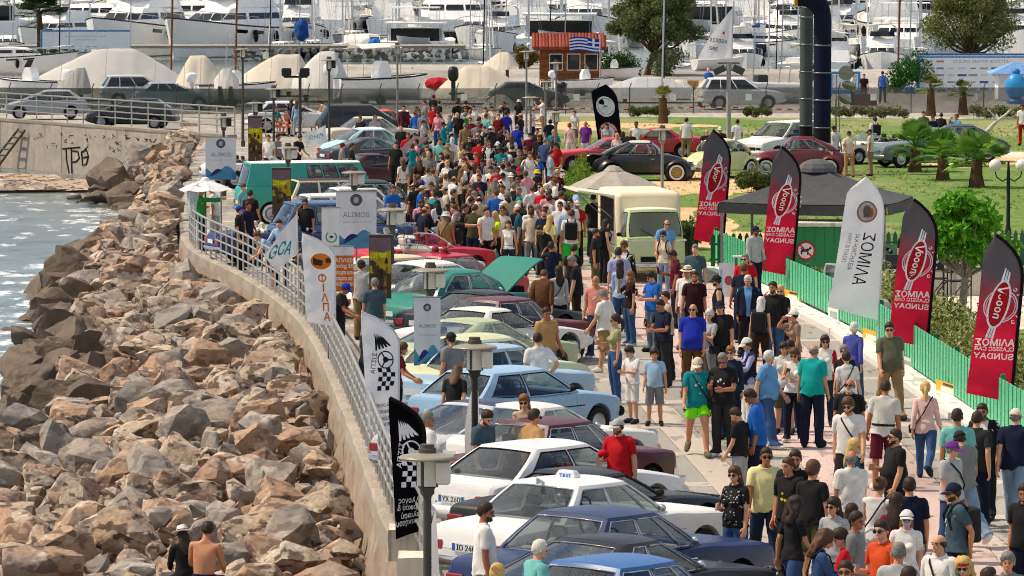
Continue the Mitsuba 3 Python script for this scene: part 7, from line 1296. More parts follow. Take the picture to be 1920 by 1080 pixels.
def chair(label, px, py, deg, sc=1.0, tall=False):
 g = G(px, py); k = thing('director_chair', label, 'chair', None); M = mat4((g[0], g[1], .016), deg, sc); h = .78 if tall else .46
 for s in (-1, 1):
  for y in (-.2, .2): part(k, 'leg', move(rod((s * .26, y, 0), (s * .26, y, h + (.42 if y < 0 else .2)), .018, 5), M), 'm_wood', '#2b241e')
  part(k, 'armrest', move(cbox(s * .26 - .03, s * .26 + .03, -.24, .24, h + .2, h + .23, .006), M), 'm_wood', '#2b241e')
 part(k, 'seat', move(cbox(-.25, .25, -.2, .22, h - .01, h + .02, .006), M), 'm_cloth', '#26282b'); part(k, 'backrest', move(cbox(-.26, .26, -.225, -.205, h + .22, h + .42, .006), M), 'm_cloth', '#26282b')
 for y in (-.2, .2): part(k, 'stretcher', move(rod((-.26, y, .1), (.26, y, h - .05), .014, 4), M), 'm_wood', '#2b241e')
chair('dark director chair with person in white shirt at the right', 1857, 628, 0, 1.0); chair('empty dark director chair beside the mulberry tree', 1772, 632, 80, .95); chair('tall bar stool chair left of the mulberry trunk', 1752, 585, 20, 1.0, True); chair('tall bar stool chair right of the mulberry trunk', 1795, 590, 340, 1.0, True)
g = G(1800, 640); k = thing('cafe_table', 'small black table under the mulberry tree', 'table'); part(k, 'top', lathe([(0, .70), (.36, .70), (.36, .73), (0, .73)], 20, (g[0] - .2, g[1] - .6, .016), sharp=(1, 2)), 'm_plastic', '#1d1d1f'); part(k, 'stem', rod((g[0] - .2, g[1] - .6, 0), (g[0] - .2, g[1] - .6, .72), .03, 8), 'm_steel', '#2a2a2c'); part(k, 'foot', lathe([(.0, .05), (.05, .05), (.22, .016)], 14, (g[0] - .2, g[1] - .6, 0)), 'm_steel', '#2a2a2c')
g = G(1425, 535); k = thing('ticket_table', 'pale folding table with papers under the grey tent', 'table'); part(k, 'top', cbox(g[0] - .7, g[0] + .55, g[1] - .3, g[1] + .3, .72, .76, .01), 'm_plastic', '#b9bcbe')
for dx in (-.62, .48):
 for dy in (-.24, .24): part(k, 'leg', rod((g[0] + dx, g[1] + dy, 0), (g[0] + dx, g[1] + dy, .72), .018, 5), 'm_steel', '#77797b')
k = thing('bottle', 'small blue topped water bottle on the folding table', 'bottle'); part(k, 'body', lathe([(0, 0), (.035, 0), (.035, .17), (.014, .21), (.014, .23)], 12, (g[0] + .3, g[1] - .1, .76)), 'm_clear'); part(k, 'cap', lathe([(.016, .225), (.016, .25), (0, .25)], 10, (g[0] + .3, g[1] - .1, .76)), 'm_plastic', '#2458b0')
g = G(1285, 505); k = thing('waste_bin', 'dark slatted wooden bin right of the food truck', 'bin')
for i in range(10): a = i * 36; part(k, 'slat', shift(turn(box(-.06, .06, .20, .225, .05, .72), 'z', a), (g[0], g[1], 0)), 'm_wood', '#3b3128', smooth=False)
part(k, 'rim', lathe([(.20, .72), (.24, .72), (.24, .76), (.20, .76)], 18, (g[0], g[1], 0)), 'm_steel', '#333336')
# dark red motor scooter at the back of the crowd
g = G(770, 238); k = thing('motor_scooter', 'dark red motor scooter with white saddle behind the crowd', 'scooter'); M = mat4((g[0], g[1], 0), 120)
for y in (-.62, .62): part(k, 'wheel', move(shift(turn(lathe([(.0, -.05), (.2, -.05), (.26, 0), (.2, .05), (0, .05)], 16), 'y', 90), (0, y, .26)), M), 'm_rubber', '#161618')
part(k, 'body', move(crease(m3.Manifold.batch_hull([m3.Manifold.sphere(.18, 12).translate([0, -.55, .55]), m3.Manifold.sphere(.14, 12).translate([0, -.1, .45]), m3.Manifold.sphere(.12, 12).translate([0, -.8, .55])]), 40), M), 'm_paint', '#5a0f1e'); part(k, 'leg_shield', move(crease(m3.Manifold.batch_hull([mbox_(-.22, .22, .42, .46, .3, .7), mbox_(-.12, .12, .34, .38, .7, 1.0)]), 40), M), 'm_paint', '#5a0f1e'); part(k, 'saddle', move(cbox(-.14, .14, -.75, -.05, .70, .80, .04), M), 'm_plastic', '#cfc8bb'); part(k, 'handlebar', move(rod((-.32, .38, 1.02), (.32, .38, 1.02), .02, 6), M), 'm_steel', '#b9b9bb'); part(k, 'headlamp', move(ball((0, .46, 1.02), .09, 10), M), 'm_clear'); part(k, 'footboard', move(cbox(-.18, .18, -.1, .42, .26, .31, .02), M), 'm_paint', '#5a0f1e')
# ================= people: one skinned body template per sex and size of detail; clothes are cut from it =================
JT = {'pelvis': (0, 0, .96), 'spine': (0, 0, 1.10), 'chest': (0, 0, 1.28), 'head': (0, 0, 1.53)}
A45 = math.sqrt(.5)
def joints(female):
 j = dict(JT); sx = .158 if female else .18
 for s, n in ((1, 'r'), (-1, 'l')):
  sh = np.array([s * sx, -.01, 1.425]); d = np.array([s * A45, 0, -A45])
  j[n + 'arm'] = sh; j[n + 'fore'] = sh + d * .29; j[n + 'hand'] = sh + d * .545; j[n + 'tip'] = sh + d * .72
  j[n + 'thigh'] = np.array([s * .095, 0, .91]); j[n + 'shin'] = np.array([s * .10, .005, .49]); j[n + 'foot'] = np.array([s * .10, -.02, .085]); j[n + 'toe'] = np.array([s * .115, .17, .025])
 return {k: np.array(v, float) for k, v in j.items()}
BONES = [('pelvis', None, 'pelvis', 'spine'), ('spine', 'pelvis', 'spine', 'chest'), ('chest', 'spine', 'chest', 'head'), ('head', 'chest', 'head', None)]
for n in 'rl': BONES += [(n + 'arm', 'chest', n + 'arm', n + 'fore'), (n + 'fore', n + 'arm', n + 'fore', n + 'hand'), (n + 'hand', n + 'fore', n + 'hand', n + 'tip'),
       (n + 'thigh', 'pelvis', n + 'thigh', n + 'shin'), (n + 'shin', n + 'thigh', n + 'shin', n + 'foot'), (n + 'foot', n + 'shin', n + 'foot', n + 'toe')]
BI = {b[0]: i for i, b in enumerate(BONES)}
def clip(v, f, w, val):
 """the part of a mesh where val > 0, cut cleanly along val = 0; w rides along"""
 keep = val > 0; c = keep[f].sum(1)
 A = np.hstack([v, w]); out_v = [A]; n = len(v); faces = [f[c == 3]]; memo = {}; add = []
 def mid(i, j):
  k = (min(i, j), max(i, j))
  if k not in memo:
   t = val[i] / (val[i] - val[j]); memo[k] = n + len(add); add.append(A[i] * (1 - t) + A[j] * t)
  return memo[k]
 extra = []
 for tri in f[(c == 1) | (c == 2)]:
  kk = keep[tri]
  if kk.sum() == 1:
   i = int(np.argmax(kk)); a, b, d = tri[i], tri[(i + 1) % 3], tri[(i + 2) % 3]
   extra.append((a, mid(a, b), mid(a, d)))
  else:
   i = int(np.argmin(kk)); a, b, d = tri[i], tri[(i + 1) % 3], tri[(i + 2) % 3]
   p, q = mid(a, b), mid(a, d)
   extra += [(p, b, d), (p, d, q)]
 F = np.vstack([faces[0], np.array(extra, int).reshape(-1, 3)])
 V = np.vstack([A, np.array(add).reshape(-1, A.shape[1])])
 used, F = np.unique(F, return_inverse=True)
 V = V[used]; return V[:, :3], F.reshape(-1, 3), V[:, 3:]
def edges_open(f):
 e = f[:, [0, 1, 1, 2, 2, 0]].reshape(-1, 2); n = int(f.max()) + 1
 k = e[:, 0].astype(np.int64) * n + e[:, 1]; r = e[:, 1].astype(np.int64) * n + e[:, 0]
 return e[~np.isin(k, r)]
class Body: pass
def make_body(female, fine):
 J = joints(female); seg = 12 if fine else 7
 S = lambda c, r: m3.Manifold.sphere(1.0, seg).scale(list(np.broadcast_to(r, (3,)).astype(float))).translate(list(map(float, c)))
 H = lambda *m: m3.Manifold.batch_hull(list(m))
 P = []
 if female:
  P += [H(S((0, -.01, .95), (.172, .115, .11)), S((0, 0, 1.03), (.15, .10, .08))), H(S((0, 0, 1.03), (.145, .095, .08)), S((0, .005, 1.13), (.118, .085, .08))),
    H(S((0, .005, 1.13), (.118, .085, .08)), S((0, 0, 1.28), (.142, .10, .10))), H(S((0, 0, 1.28), (.142, .10, .10)), S((.125, -.01, 1.425), .05), S((-.125, -.01, 1.425), .05)),
    S((.068, .085, 1.265), (.062, .06, .062)), S((-.068, .085, 1.265), (.062, .06, .062))]
 else:
  P += [H(S((0, -.005, .96), (.158, .112, .11)), S((0, .0, 1.06), (.150, .108, .09))), H(S((0, 0, 1.06), (.150, .108, .09)), S((0, 0, 1.28), (.172, .118, .12))),
    H(S((0, 0, 1.28), (.172, .118, .12)), S((.15, -.01, 1.42), .062), S((-.15, -.01, 1.42), .062))]
 nk = .047 if female else .057
 P += [H(S((.07, -.015, 1.45), .05), S((-.07, -.015, 1.45), .05), S((0, -.01, 1.49), nk)), H(S((0, -.01, 1.48), nk), S((0, .005, 1.58), nk - .004))]
 for s, n in ((1, 'r'), (-1, 'l')):
  a, b, c = J[n + 'arm'], J[n + 'fore'], J[n + 'hand']; k = .82 if female else 1.0
  P += [H(S(a, .06 * k), S(a + (b - a) * .4, .052 * k), S(b, .041 * k)), H(S(b, .042 * k), S(b + (c - b) * .3, .043 * k), S(c, .029 * k))]
  t, h, g = J[n + 'thigh'], J[n + 'shin'], J[n + 'foot']
  P += [H(S(t, .095), S(t + (h - t) * .35 + [0, .01, 0], .088), S(h, .058)), H(S(h, .058), S(h + (g - h) * .32 + [0, -.018, 0], .058), S(g, .038)),
    H(S(g + [0, -.035, -.045], .038), S(J[n + 'toe'] + [0, -.05, .005], .04), S(J[n + 'toe'], .024), S(g, .04))]
 m = m3.Manifold.batch_boolean(P, m3.OpType.Add).refine_to_length(.056 if fine else .12)
 v, f = raw(m)
 tm = trimesh.Trimesh(v, f, process=False); trimesh.smoothing.filter_taubin(tm, .5, .53, 10 if fine else 3)
 body = m3.Manifold(m3.Mesh(np.asarray(tm.vertices, np.float32), np.asarray(tm.faces, np.uint32))).simplify(.0016 if fine else .006)
 # head: skull, jaw, brow, nose, lips, ears
 hd = [H(S((0, .0, 1.655), (.074, .094, .098)), S((0, .035, 1.60), (.060, .062, .055))), H(S((0, .04, 1.585), (.055, .055, .05)), S((0, .075, 1.553), (.026, .022, .022))),
   H(S((0, .0, 1.60), (.05, .05, .05)), S((0, .0, 1.56), (.045, .045, .04)))]
 head = m3.Manifold.batch_boolean(hd, m3.OpType.Add).refine_to_length(.027 if fine else .055)
 v, f = raw(head); tm = trimesh.Trimesh(v, f, process=False); trimesh.smoothing.filter_taubin(tm, .5, .53, 6 if fine else 2)
 v = np.array(tm.vertices)
 if fine:
  for s in (-1, 1): v[:, 1] -= .016 * np.exp(-(((v[:, 0] - s * .032) / .016) ** 2 + ((v[:, 2] - 1.645) / .012) ** 2)) * (v[:, 1] > .05)   # eye sockets
  v[:, 1] += .007 * np.exp(-((v[:, 2] - 1.573) / .010) ** 2 - (v[:, 0] / .024) ** 2) * (v[:, 1] > .05)      # lips
 head = m3.Manifold(m3.Mesh(v.astype(np.float32), tm.faces.astype(np.uint32))).simplify(.0007 if fine else .003)
 s8 = lambda c, r: m3.Manifold.sphere(1.0, 6).scale(list(map(float, r))).translate(list(map(float, c)))
 bits = [H(s8((0, .092, 1.655), (.007, .008, .008)), s8((0, .112, 1.613), (.013, .013, .010)), s8((0, .085, 1.605), (.016, .01, .008)))]
 for s in (-1, 1): bits.append(s8((s * .078, -.005, 1.625), (.010, .018, .030)))
 allm = [body, head] + bits
 for s, n in ((1, 'r'), (-1, 'l')):          # hands: a palm, four fingers and a thumb, slightly curled
  w = J[n + 'hand']; d = np.array([s * A45, 0, -A45]); fw = np.array([0, 1., 0]); nn = np.cross(d, fw) * s   # nn: out of the back of the hand (away from the thigh)
  Q = lambda a, b, c: w + d * a + fw * b + nn * c
  k = 4 if not fine else 5
  sp = lambda c, r: m3.Manifold.sphere(float(r), k).translate(list(map(float, c)))
  allm.append(H(sp(w, .024), sp(Q(.02, .022, 0), .017), sp(Q(.02, -.022, 0), .017), sp(Q(.085, .034, 0), .013), sp(Q(.08, -.034, 0), .012)))
  for i, (b, L) in enumerate(((.034, .066), (.012, .075), (-.011, .070), (-.033, .056))):
   p0, p1, p2, p3 = Q(.075, b, 0), Q(.085 + L * .4, b * 1.08, -.006), Q(.082 + L * .75, b * 1.05, -.020), Q(.08 + L * .95, b, -.036)
   allm += [H(sp(p0, .0105), sp(p1, .0095)), H(sp(p1, .0095), sp(p2, .0085), sp(p3, .007))] if fine else [H(sp(p0, .0115), sp(p3, .009))]
  allm += [H(sp(Q(.018, .026, -.004), .015), sp(Q(.05, .052, -.016), .0115), sp(Q(.08, .058, -.028), .0085))]
 m = m3.Manifold.batch_boolean(allm, m3.OpType.Add).simplify(.0008 if fine else .002)
 v, f = raw(m)
 B = Body(); B.J, B.v, B.f, B.female, B.fine = J, v, f, female, fine
 B.w = weights(v, J); B.n = vnormals(v, f)
 return B
def weights(v, J):
 D = np.full((len(v), len(BONES)), 9.)
 sig = {'pelvis': .11, 'spine': .12, 'chest': .13, 'head': .085}
 for i, (name, par, a, b) in enumerate(BONES):
  p = J[a]; q = J[b] if b else p + [0, .02, .16]
  t = np.clip(((v - p) @ (q - p)) / ((q - p) @ (q - p)), 0, 1); d = np.linalg.norm(v - (p + t[:, None] * (q - p)), axis=1)
  r = sig.get(name, .05 if 'arm' in name or 'fore' in name or 'hand' in name else .075)
  D[:, i] = d / r
  if name[0] == 'r' and name != 'r': D[v[:, 0] < -.004, i] = 9
  if name[0] == 'l': D[v[:, 0] > .004, i] = 9
 ax = np.abs(v[:, 0]); low = v[:, 2] < .86
 for n in 'rl':
  for b in ('arm', 'fore', 'hand'): D[(ax < .13), BI[n + b]] = 9
 D[low & (ax < .28), :4] = np.where(v[low & (ax < .28), 2:3] < .84, 9, D[low & (ax < .28), :4])
 far = ((ax - .18) + (1.42 - v[:, 2])) * A45 > .12                       # past the shoulder along the arm: no torso bones
 arm = far & (np.abs((ax - .18) - (1.42 - v[:, 2])) * A45 < .10) & (v[:, 2] > .85) & (ax > .235)
 D[np.ix_(arm, range(4))] = 9
 for n in 'rl':
  for b in ('thigh', 'shin', 'foot'): D[arm, BI[n + b]] = 9
 up = v[:, 2] > 1.0
 for n in 'rl':
  for b in ('thigh', 'shin', 'foot'): D[up, BI[n + b]] = 9
 hi = v[:, 2] > 1.545
 D[hi & (ax < .12)] = 9; D[hi & (ax < .12), BI['head']] = 0
 m = D.min(1, keepdims=True); W = np.exp(-(D - m) * 5.0); W[D > 8] = 0
 W += 1e-9 * (D == m)
 return W / W.sum(1, keepdims=True)
_GAR = {}
def garment(B, kind, opt):
 """a garment in the rest pose: (v, f, w)"""
 key = (B.female, B.fine, kind, opt)
 if key in _GAR: return _GAR[key]
 v, n, ax = B.v, B.n, np.abs(B.v[:, 0])
 armw = sum(B.w[:, BI[s + b]] for s in 'rl' for b in ('arm', 'fore', 'hand'))
 t = ((ax - B.J['rarm'][0]) + (1.425 - v[:, 2])) * A45
 isarm = (armw > .45) & (t > .0)
 if kind == 'top':
  sleeve, hem, neck = {'t': (.20, .90, 1.505), 'l': (.50, .89, 1.51), 'n': (-.005, .92, 1.475), 'c': (.17, 1.10, 1.49), 'j': (.51, .85, 1.52), 'h': (.36, .89, 1.51), 'd': (.15, .62, 1.49)}[opt]
  val = np.minimum(np.where(isarm, 1., v[:, 2] - hem), np.where(isarm, sleeve - t, 1.))
  val = np.minimum(val, neck - v[:, 2] - np.where(v[:, 1] > 0, v[:, 1] * .55, 0) + .01)
  val = np.where((ax < .30) & (v[:, 2] < .86), np.where(opt == 'd', val, -1), val)
  off, loose, smooth_it = {'t': (.016, .030, 3), 'l': (.016, .028, 3), 'n': (.008, .010, 2), 'c': (.008, .006, 2), 'j': (.028, .036, 6), 'h': (.02, .03, 5), 'd': (.014, .03, 4)}[opt]
  if B.female and opt in 'tlh': off, loose = off * .75, loose * .5
 elif kind == 'legs':
  waist, hem = {'p': (1.045, .055), 's': (1.045, .50), 'k': (1.04, .72), 'c': (1.04, .30)}[opt]
  val = np.minimum(waist - v[:, 2], v[:, 2] - hem); val = np.where(isarm | (armw > .3), -1, val)
  off, loose, smooth_it = (.012, .016, 3) if opt in 'pc' else (.016, .028, 4)
  if B.female: off, loose = .007, .006
 elif kind == 'shoe':
  val = np.where(ax < .3, .095 - v[:, 2], -1); off, loose, smooth_it = .010, 0, 1
 elif kind == 'hair':
  z0, sl = {'short': (1.634, .88), 'bald': (1.60, .9), 'full': (1.612, .86), 'cap': (1.668, .12)}[opt]
  val = np.where(v[:, 2] > 1.54, v[:, 2] - (z0 + sl * np.clip(v[:, 1], -.06, .12)), -1)
  if opt == 'bald': val = np.minimum(val, 1.672 - v[:, 2] + 0 * ax)
  if opt in ('short', 'full'): val = np.where((ax > .066) & (v[:, 1] > -.03), np.minimum(val, v[:, 2] - 1.63 - .6 * np.maximum(v[:, 1], 0)), val)
  if opt != 'cap': val = val + (meshkit.fbm(v / .022, 2, 8) - .5) * .022
  off, loose, smooth_it = {'short': .013, 'bald': .004, 'full': .022, 'cap': .020}[opt], 0, 1 if opt == 'cap' else 0
 elif kind == 'beard':
  val = np.where((v[:, 2] > 1.52) & (v[:, 1] > .005), np.minimum(np.minimum(1.592 - v[:, 2] + .25 * np.maximum(ax - .03, 0), .35 * v[:, 1]), np.where((ax < .026) & (v[:, 2] > 1.566), -.01, 1)) + (meshkit.fbm(v / .02, 2, 8) - .5) * .012, -1); off, loose, smooth_it = .006, 0, 0
 gv, gf, gw = clip(v, B.f, np.hstack([B.w, n, val[:, None]]), val)
 w, gn, ed = gw[:, :-4], gw[:, -4:-1], gw[:, -1]
 gn = gn / (np.linalg.norm(gn, axis=1, keepdims=True) + 1e-9)
 base = gv.copy()
 bd = edges_open(gf)
 d = np.full(len(gv), off)
 if kind == 'top': d = d + loose * np.clip((1.30 - gv[:, 2]) / .3, 0, 1) * (1 - np.clip(w[:, [BI['rarm'], BI['larm'], BI['rfore'], BI['lfore']]].sum(1), 0, 1) * .6)
 if kind == 'legs': d = d + loose * np.clip((.85 - gv[:, 2]) / .4, 0, 1)
 nz = meshkit.fbm(base / (.07 if kind != 'hair' else .03), 2, 3) - .5
 d = d + nz * (.034 if kind in ('top', 'legs') else .020 if kind == 'hair' else .004) * (1 if loose or kind == 'hair' else .4)
 if kind in ('hair', 'beard') and opt != 'cap': d = .002 + (d + (.014 * np.clip((base[:, 2] - 1.68) / .05, 0, 1) if opt in ('short', 'full') else 0)) * np.clip(ed / .045, 0, 1) ** .7
 gv = gv + gn * d[:, None]
 if smooth_it:
  sm = laplace(gv, gf, smooth_it, .5, pin=np.unique(bd)); gv = sm + gn * .003
  if kind in ('top', 'legs') and B.fine: gv = gv + gn * ((meshkit.fbm(base * [1, 1, 1.7] / .085, 2, 6) - .5) * .036)[:, None]
  gap = ((gv - base) * gn).sum(1); gv = gv + gn * np.maximum(0, (.014 if kind in ('top', 'legs') else .009 if kind == 'shoe' or opt == 'cap' else .0015) - gap)[:, None]
 if len(bd):
  inner = base + gn * .001; nb = len(gv)
  ids, inv = np.unique(bd, return_inverse=True); inv = inv.reshape(bd.shape)
  q = np.vstack([np.stack([bd[:, 1], bd[:, 0], nb + inv[:, 0]], 1), np.stack([bd[:, 1], nb + inv[:, 0], nb + inv[:, 1]], 1)])
  gv = np.vstack([gv, inner[ids]]); w = np.vstack([w, w[ids]]); gf = np.vstack([gf, q])
 _GAR[key] = (gv, gf, w)
 return _GAR[key]
_BODY = {}
def body_of(female, fine):
 if (female, fine) not in _BODY: _BODY[female, fine] = make_body(female, fine)
 return _BODY[female, fine]
# ---- poses: joint rotations ----
def pose_of(name, r):
 u = lambda a, b: r.uniform(a, b)
 p = dict(bend=u(-3, 4), tilt=u(-3, 3), twist=u(-8, 8), pitch=u(-2, 12), yaw=u(-18, 18), hipr=u(-4, 4), hipl=u(-4, 4), kr=u(0, 5), kl=u(0, 5), splay=u(1, 4),
    ar=(u(-8, 8), u(0, 7), u(6, 22), u(-5, 15)), al=(u(-8, 8), u(0, 7), u(6, 22), u(-5, 15)))   # arm: flex, abduct, elbow, forearm inward
 w = name.split('+')
 for x in w:
  if x == 'walk':
   k = r.choice((-1, 1)); a = u(16, 24)
   p.update(hipr=k * a, hipl=-k * a, kr=6 if k > 0 else u(18, 30), kl=6 if k < 0 else u(18, 30), ar=(-k * 18, 4, 20, 5), al=(k * 18, 4, 20, 5), bend=3)
  elif x == 'phone': p.update(ar=(22, 3, 88, 28), al=(18, 4, 75, 30) if r.random() < .6 else p['al'], pitch=26)
  elif x == 'two': p.update(ar=(28, 3, 78, 38), al=(28, 3, 78, 38), pitch=20)
  elif x == 'back': p.update(ar=(-26, 5, 38, 55), al=(-26, 5, 38, 55))
  elif x == 'hip': p.update(ar=(-14, 30, 75, 48))
  elif x == 'hips': p.update(ar=(-14, 30, 75, 48), al=(-14, 30, 75, 48))
  elif x == 'cross': p.update(ar=(28, 6, 92, 68), al=(24, 6, 96, 66))
  elif x == 'face': p.update(ar=(48, 16, 128, 30))
  elif x == 'visor': p.update(ar=(82, 22, 118, 45))
  elif x == 'photo': p.update(ar=(62, 8, 92, 26), al=(62, 8, 92, 26), pitch=4)
  elif x == 'point': p.update(ar=(86, 8, 12, 0))
  elif x == 'pointl': p.update(al=(86, 8, 12, 0))
  elif x == 'reach': p.update(ar=(50, 10, 30, 5), al=(35, 5, 40, 10), bend=18)
  elif x == 'lean': p.update(bend=56, ar=(66, 10, 50, 24), al=(66, 10, 50, 24), hipr=-2, hipl=-2, pitch=-24)
  elif x == 'rail': p.update(bend=8, ar=(38, 20, 40, 10))
  elif x == 'bag': p.update(ar=(10, 6, 92, 24))
  elif x == 'pockets': p.update(ar=(-8, 12, 40, 18), al=(-8, 12, 40, 18))
  elif x == 'down': p.update(pitch=32)
  elif x == 'up': p.update(pitch=-14)
  elif x == 'left': p.update(yaw=52)
  elif x == 'right': p.update(yaw=-52)
  elif x == 'stoop': p.update(bend=26, pitch=14)
  elif x == 'sit': p.update(hipr=86, hipl=84, kr=88, kl=84, bend=8, ar=(30, 6, 50, 26), al=(30, 6, 50, 26), splay=6)
  elif x == 'squat': p.update(hipr=100, hipl=94, kr=120, kl=118, bend=24, ar=(55, 6, 50, 20), al=(55, 6, 50, 20), splay=8)
 return p
def skin_mats(J, p):
 R = {b[0]: np.eye(3) for b in BONES}
 rx = lambda a: rot('x', a)
 R['spine'] = rot('z', p['twist'] * .4) @ rx(-p['bend'] * .6) @ rot('y', p['tilt']); R['chest'] = rot('z', p['twist'] * .6) @ rx(-p['bend'] * .4)
 R['head'] = rot('z', p['yaw']) @ rx(-p['pitch'])
 for n, s in (('r', 1), ('l', -1)):
  fl, ab, el, inw = p['a' + n]
  a0 = rot('y', s * 41)
  R[n + 'arm'] = rx(fl) @ rot('y', -s * ab) @ a0
  R[n + 'fore'] = a0.T @ rot('z', s * inw) @ rx(el) @ a0
  R[n + 'hand'] = a0.T @ rx(6) @ a0
  R[n + 'thigh'] = rx(p['hip' + n]) @ rot('y', -s * p['splay']) @ rot('z', -s * 6); R[n + 'shin'] = rx(-p['k' + n])
  R[n + 'foot'] = rx(max(-25, min(20, -(p['hip' + n] - p['k' + n]) * .7)))
 M = {}
 for name, par, a, b in BONES:
  L = np.eye(4); L[:3, :3] = R[name]; L[:3, 3] = J[name if name in J else a] - R[name] @ J[a]
  M[name] = L if par is None else M[par] @ L
 return np.stack([M[b[0]] for b in BONES])
def deform(v, w, SM):
 A = np.einsum('nb,bij->nij', w, SM[:, :3, :]); return np.einsum('nij,nj->ni', A[:, :, :3], v) + A[:, :, 3]
HAT = {}
def hat(kind):
 if kind in HAT: return HAT[kind]
 if kind == 'brim':      # peak of a cap
  a = np.linspace(-1.15, 1.15, 9); P = []
  for r_, z in ((.085, 1.668), (.125, 1.668), (.165, 1.652)): P.append(np.stack([np.sin(a) * .088, .0 + np.cos(a) * r_ * 1.02 + .012, np.full(9, z) - .02 * np.abs(np.sin(a)) ** 2], 1))
  v, f = grid(np.array(P)); m = solidify((v, f), .008)
 elif kind == 'bucket': m = lathe([(.0, 1.768), (.05, 1.765), (.086, 1.745), (.096, 1.68), (.135, 1.638), (.137, 1.632), (.094, 1.668), (.0, 1.70)], 16, sharp=(3, 5))
 elif kind == 'fedora': m = lathe([(.0, 1.775), (.05, 1.785), (.078, 1.77), (.095, 1.685), (.165, 1.682), (.168, 1.676), (.094, 1.674), (0, 1.70)], 18, sharp=(3, 5))
 elif kind == 'band': m = lathe([(.0955, 1.69), (.0925, 1.712), (.088, 1.712)], 18)
 elif kind == 'visor': m = lathe([(.088, 1.665), (.094, 1.667), (.092, 1.70), (.087, 1.70)], 14)
 if kind in ('bucket', 'fedora', 'band', 'visor'): m = (np.asarray(m[0]) * [1, 1.14, 1] + [0, .002, 0], m[1])
 HAT[kind] = m
 return m
def hull_mesh(spheres, n=10, ref=.03, noise_a=.012, it=2):
 H = m3.Manifold.batch_hull; S = lambda c, r: m3.Manifold.sphere(1.0, n).scale(list(np.broadcast_to(r, (3,)).astype(float))).translate(list(map(float, c)))
 m = m3.Manifold.batch_boolean([H([S(*a), S(*b)]) for a, b in zip(spheres[:-1], spheres[1:])], m3.OpType.Add).refine_to_length(ref)
 v, f = raw(m); v = laplace(v, f, it); nn = vnormals(v, f)
 st = meshkit.fbm(v * [40, 40, 6], 2, 5) - .5
 return v + nn * (st * noise_a * 2)[:, None], f
_HX = {}
def hair_extra(kind, fine):
 if (kind, fine) not in _HX:
  rf = .04 if fine else .09
  if kind == 'long': m = hull_mesh([((0, -.015, 1.665), (.085, .095, .085)), ((0, -.05, 1.57), (.098, .065, .07)), ((0, -.085, 1.44), (.10, .045, .07)), ((0, -.10, 1.33), (.075, .032, .05))], ref=rf)
  elif kind == 'bob': m = hull_mesh([((0, -.012, 1.668), (.086, .096, .088)), ((0, -.04, 1.58), (.102, .07, .06))], ref=rf)
  elif kind == 'pony': m = hull_mesh([((0, -.09, 1.68), .035), ((0, -.14, 1.63), .04), ((0, -.145, 1.52), .035), ((0, -.125, 1.43), .018)], ref=rf)
  elif kind == 'bun': m = hull_mesh([((0, -.10, 1.71), .045), ((0, -.115, 1.72), .045)], ref=rf)
  elif kind == 'curly': m = hull_mesh([((0, -.02, 1.68), (.115, .115, .10)), ((0, -.055, 1.56), (.125, .085, .09)), ((0, -.09, 1.42), (.12, .06, .08))], ref=rf, noise_a=.05, it=1)
  _HX[kind, fine] = m
 return _HX[kind, fine]
_ACC = {}
def acc(kind):
 if kind in _ACC: return _ACC[kind]
 if kind == 'glasses':
  L = []
  for s in (-1, 1):
   a = np.linspace(0, 2 * np.pi, 11)[:-1]; c = np.stack([s * .034 + .027 * np.cos(a), .104 - .10 * (np.abs(s * .034 + .027 * np.cos(a)) - .01) ** 2 * 30 * .1, 1.645 + .021 * np.sin(a)], 1)
   L.append(solidify((np.vstack([c.mean(0) + [0, .004, 0], c]), np.array([[0, 1 + (i + 1) % 10, 1 + i] for i in range(10)])), .005))
   L.append(rod((s * .062, .095, 1.65), (s * .079, -.01, 1.648), .004, 4))
  L.append(rod((-.01, .108, 1.65), (.01, .108, 1.65), .004, 4)); m = cat(L), 'head'
 elif kind == 'eyes':
  m = cat([ball((s * .032, .086, 1.645), (.013, .010, .007), 6) for s in (-1, 1)]), 'head'
 elif kind == 'brows': m = cat([tube([(s * .014, .099, 1.664), (s * .034, .096, 1.670), (s * .054, .083, 1.662)], .0055, 4) for s in (-1, 1)]), 'head'
 elif kind == 'mouth': m = ball((0, .094, 1.572), (.023, .008, .006), 8), 'head'
 elif kind == 'mask': m = hull_mesh([((0, .06, 1.60), (.062, .055, .04)), ((0, .075, 1.57), (.052, .05, .035))], ref=.04, noise_a=.004), 'head'
 elif kind == 'backpack': m = crease(m3.Manifold.batch_hull([m3.Manifold.sphere(.05, 10).translate([x, y, z]) for x in (-.11, .11) for y in (-.16, -.24) for z in (1.06, 1.40)]), 40), 'chest'
 elif kind == 'straps': m = cat([tube([(s * .09, -.13, 1.44), (s * .10, -.04, 1.51), (s * .105, .07, 1.47), (s * .11, .135, 1.36), (s * .13, .10, 1.2), (s * .15, -.06, 1.12)], .019, 5) for s in (-1, 1)]), 'chest'
 elif kind == 'sash': m = tube([(.13, -.02, 1.505), (.09, .09, 1.43), (0, .157, 1.30), (-.12, .15, 1.12), (-.20, .05, 1.0), (-.17, -.09, 1.02), (-.03, -.158, 1.2), (.09, -.13, 1.42), (.13, -.02, 1.505)], .012, 5), 'chest'
 elif kind == 'pouch': m = cbox(-.30, -.16, -.06, .12, .86, 1.02, .02), 'chest'
 elif kind == 'phone': m = None
 _ACC[kind] = m
 return m
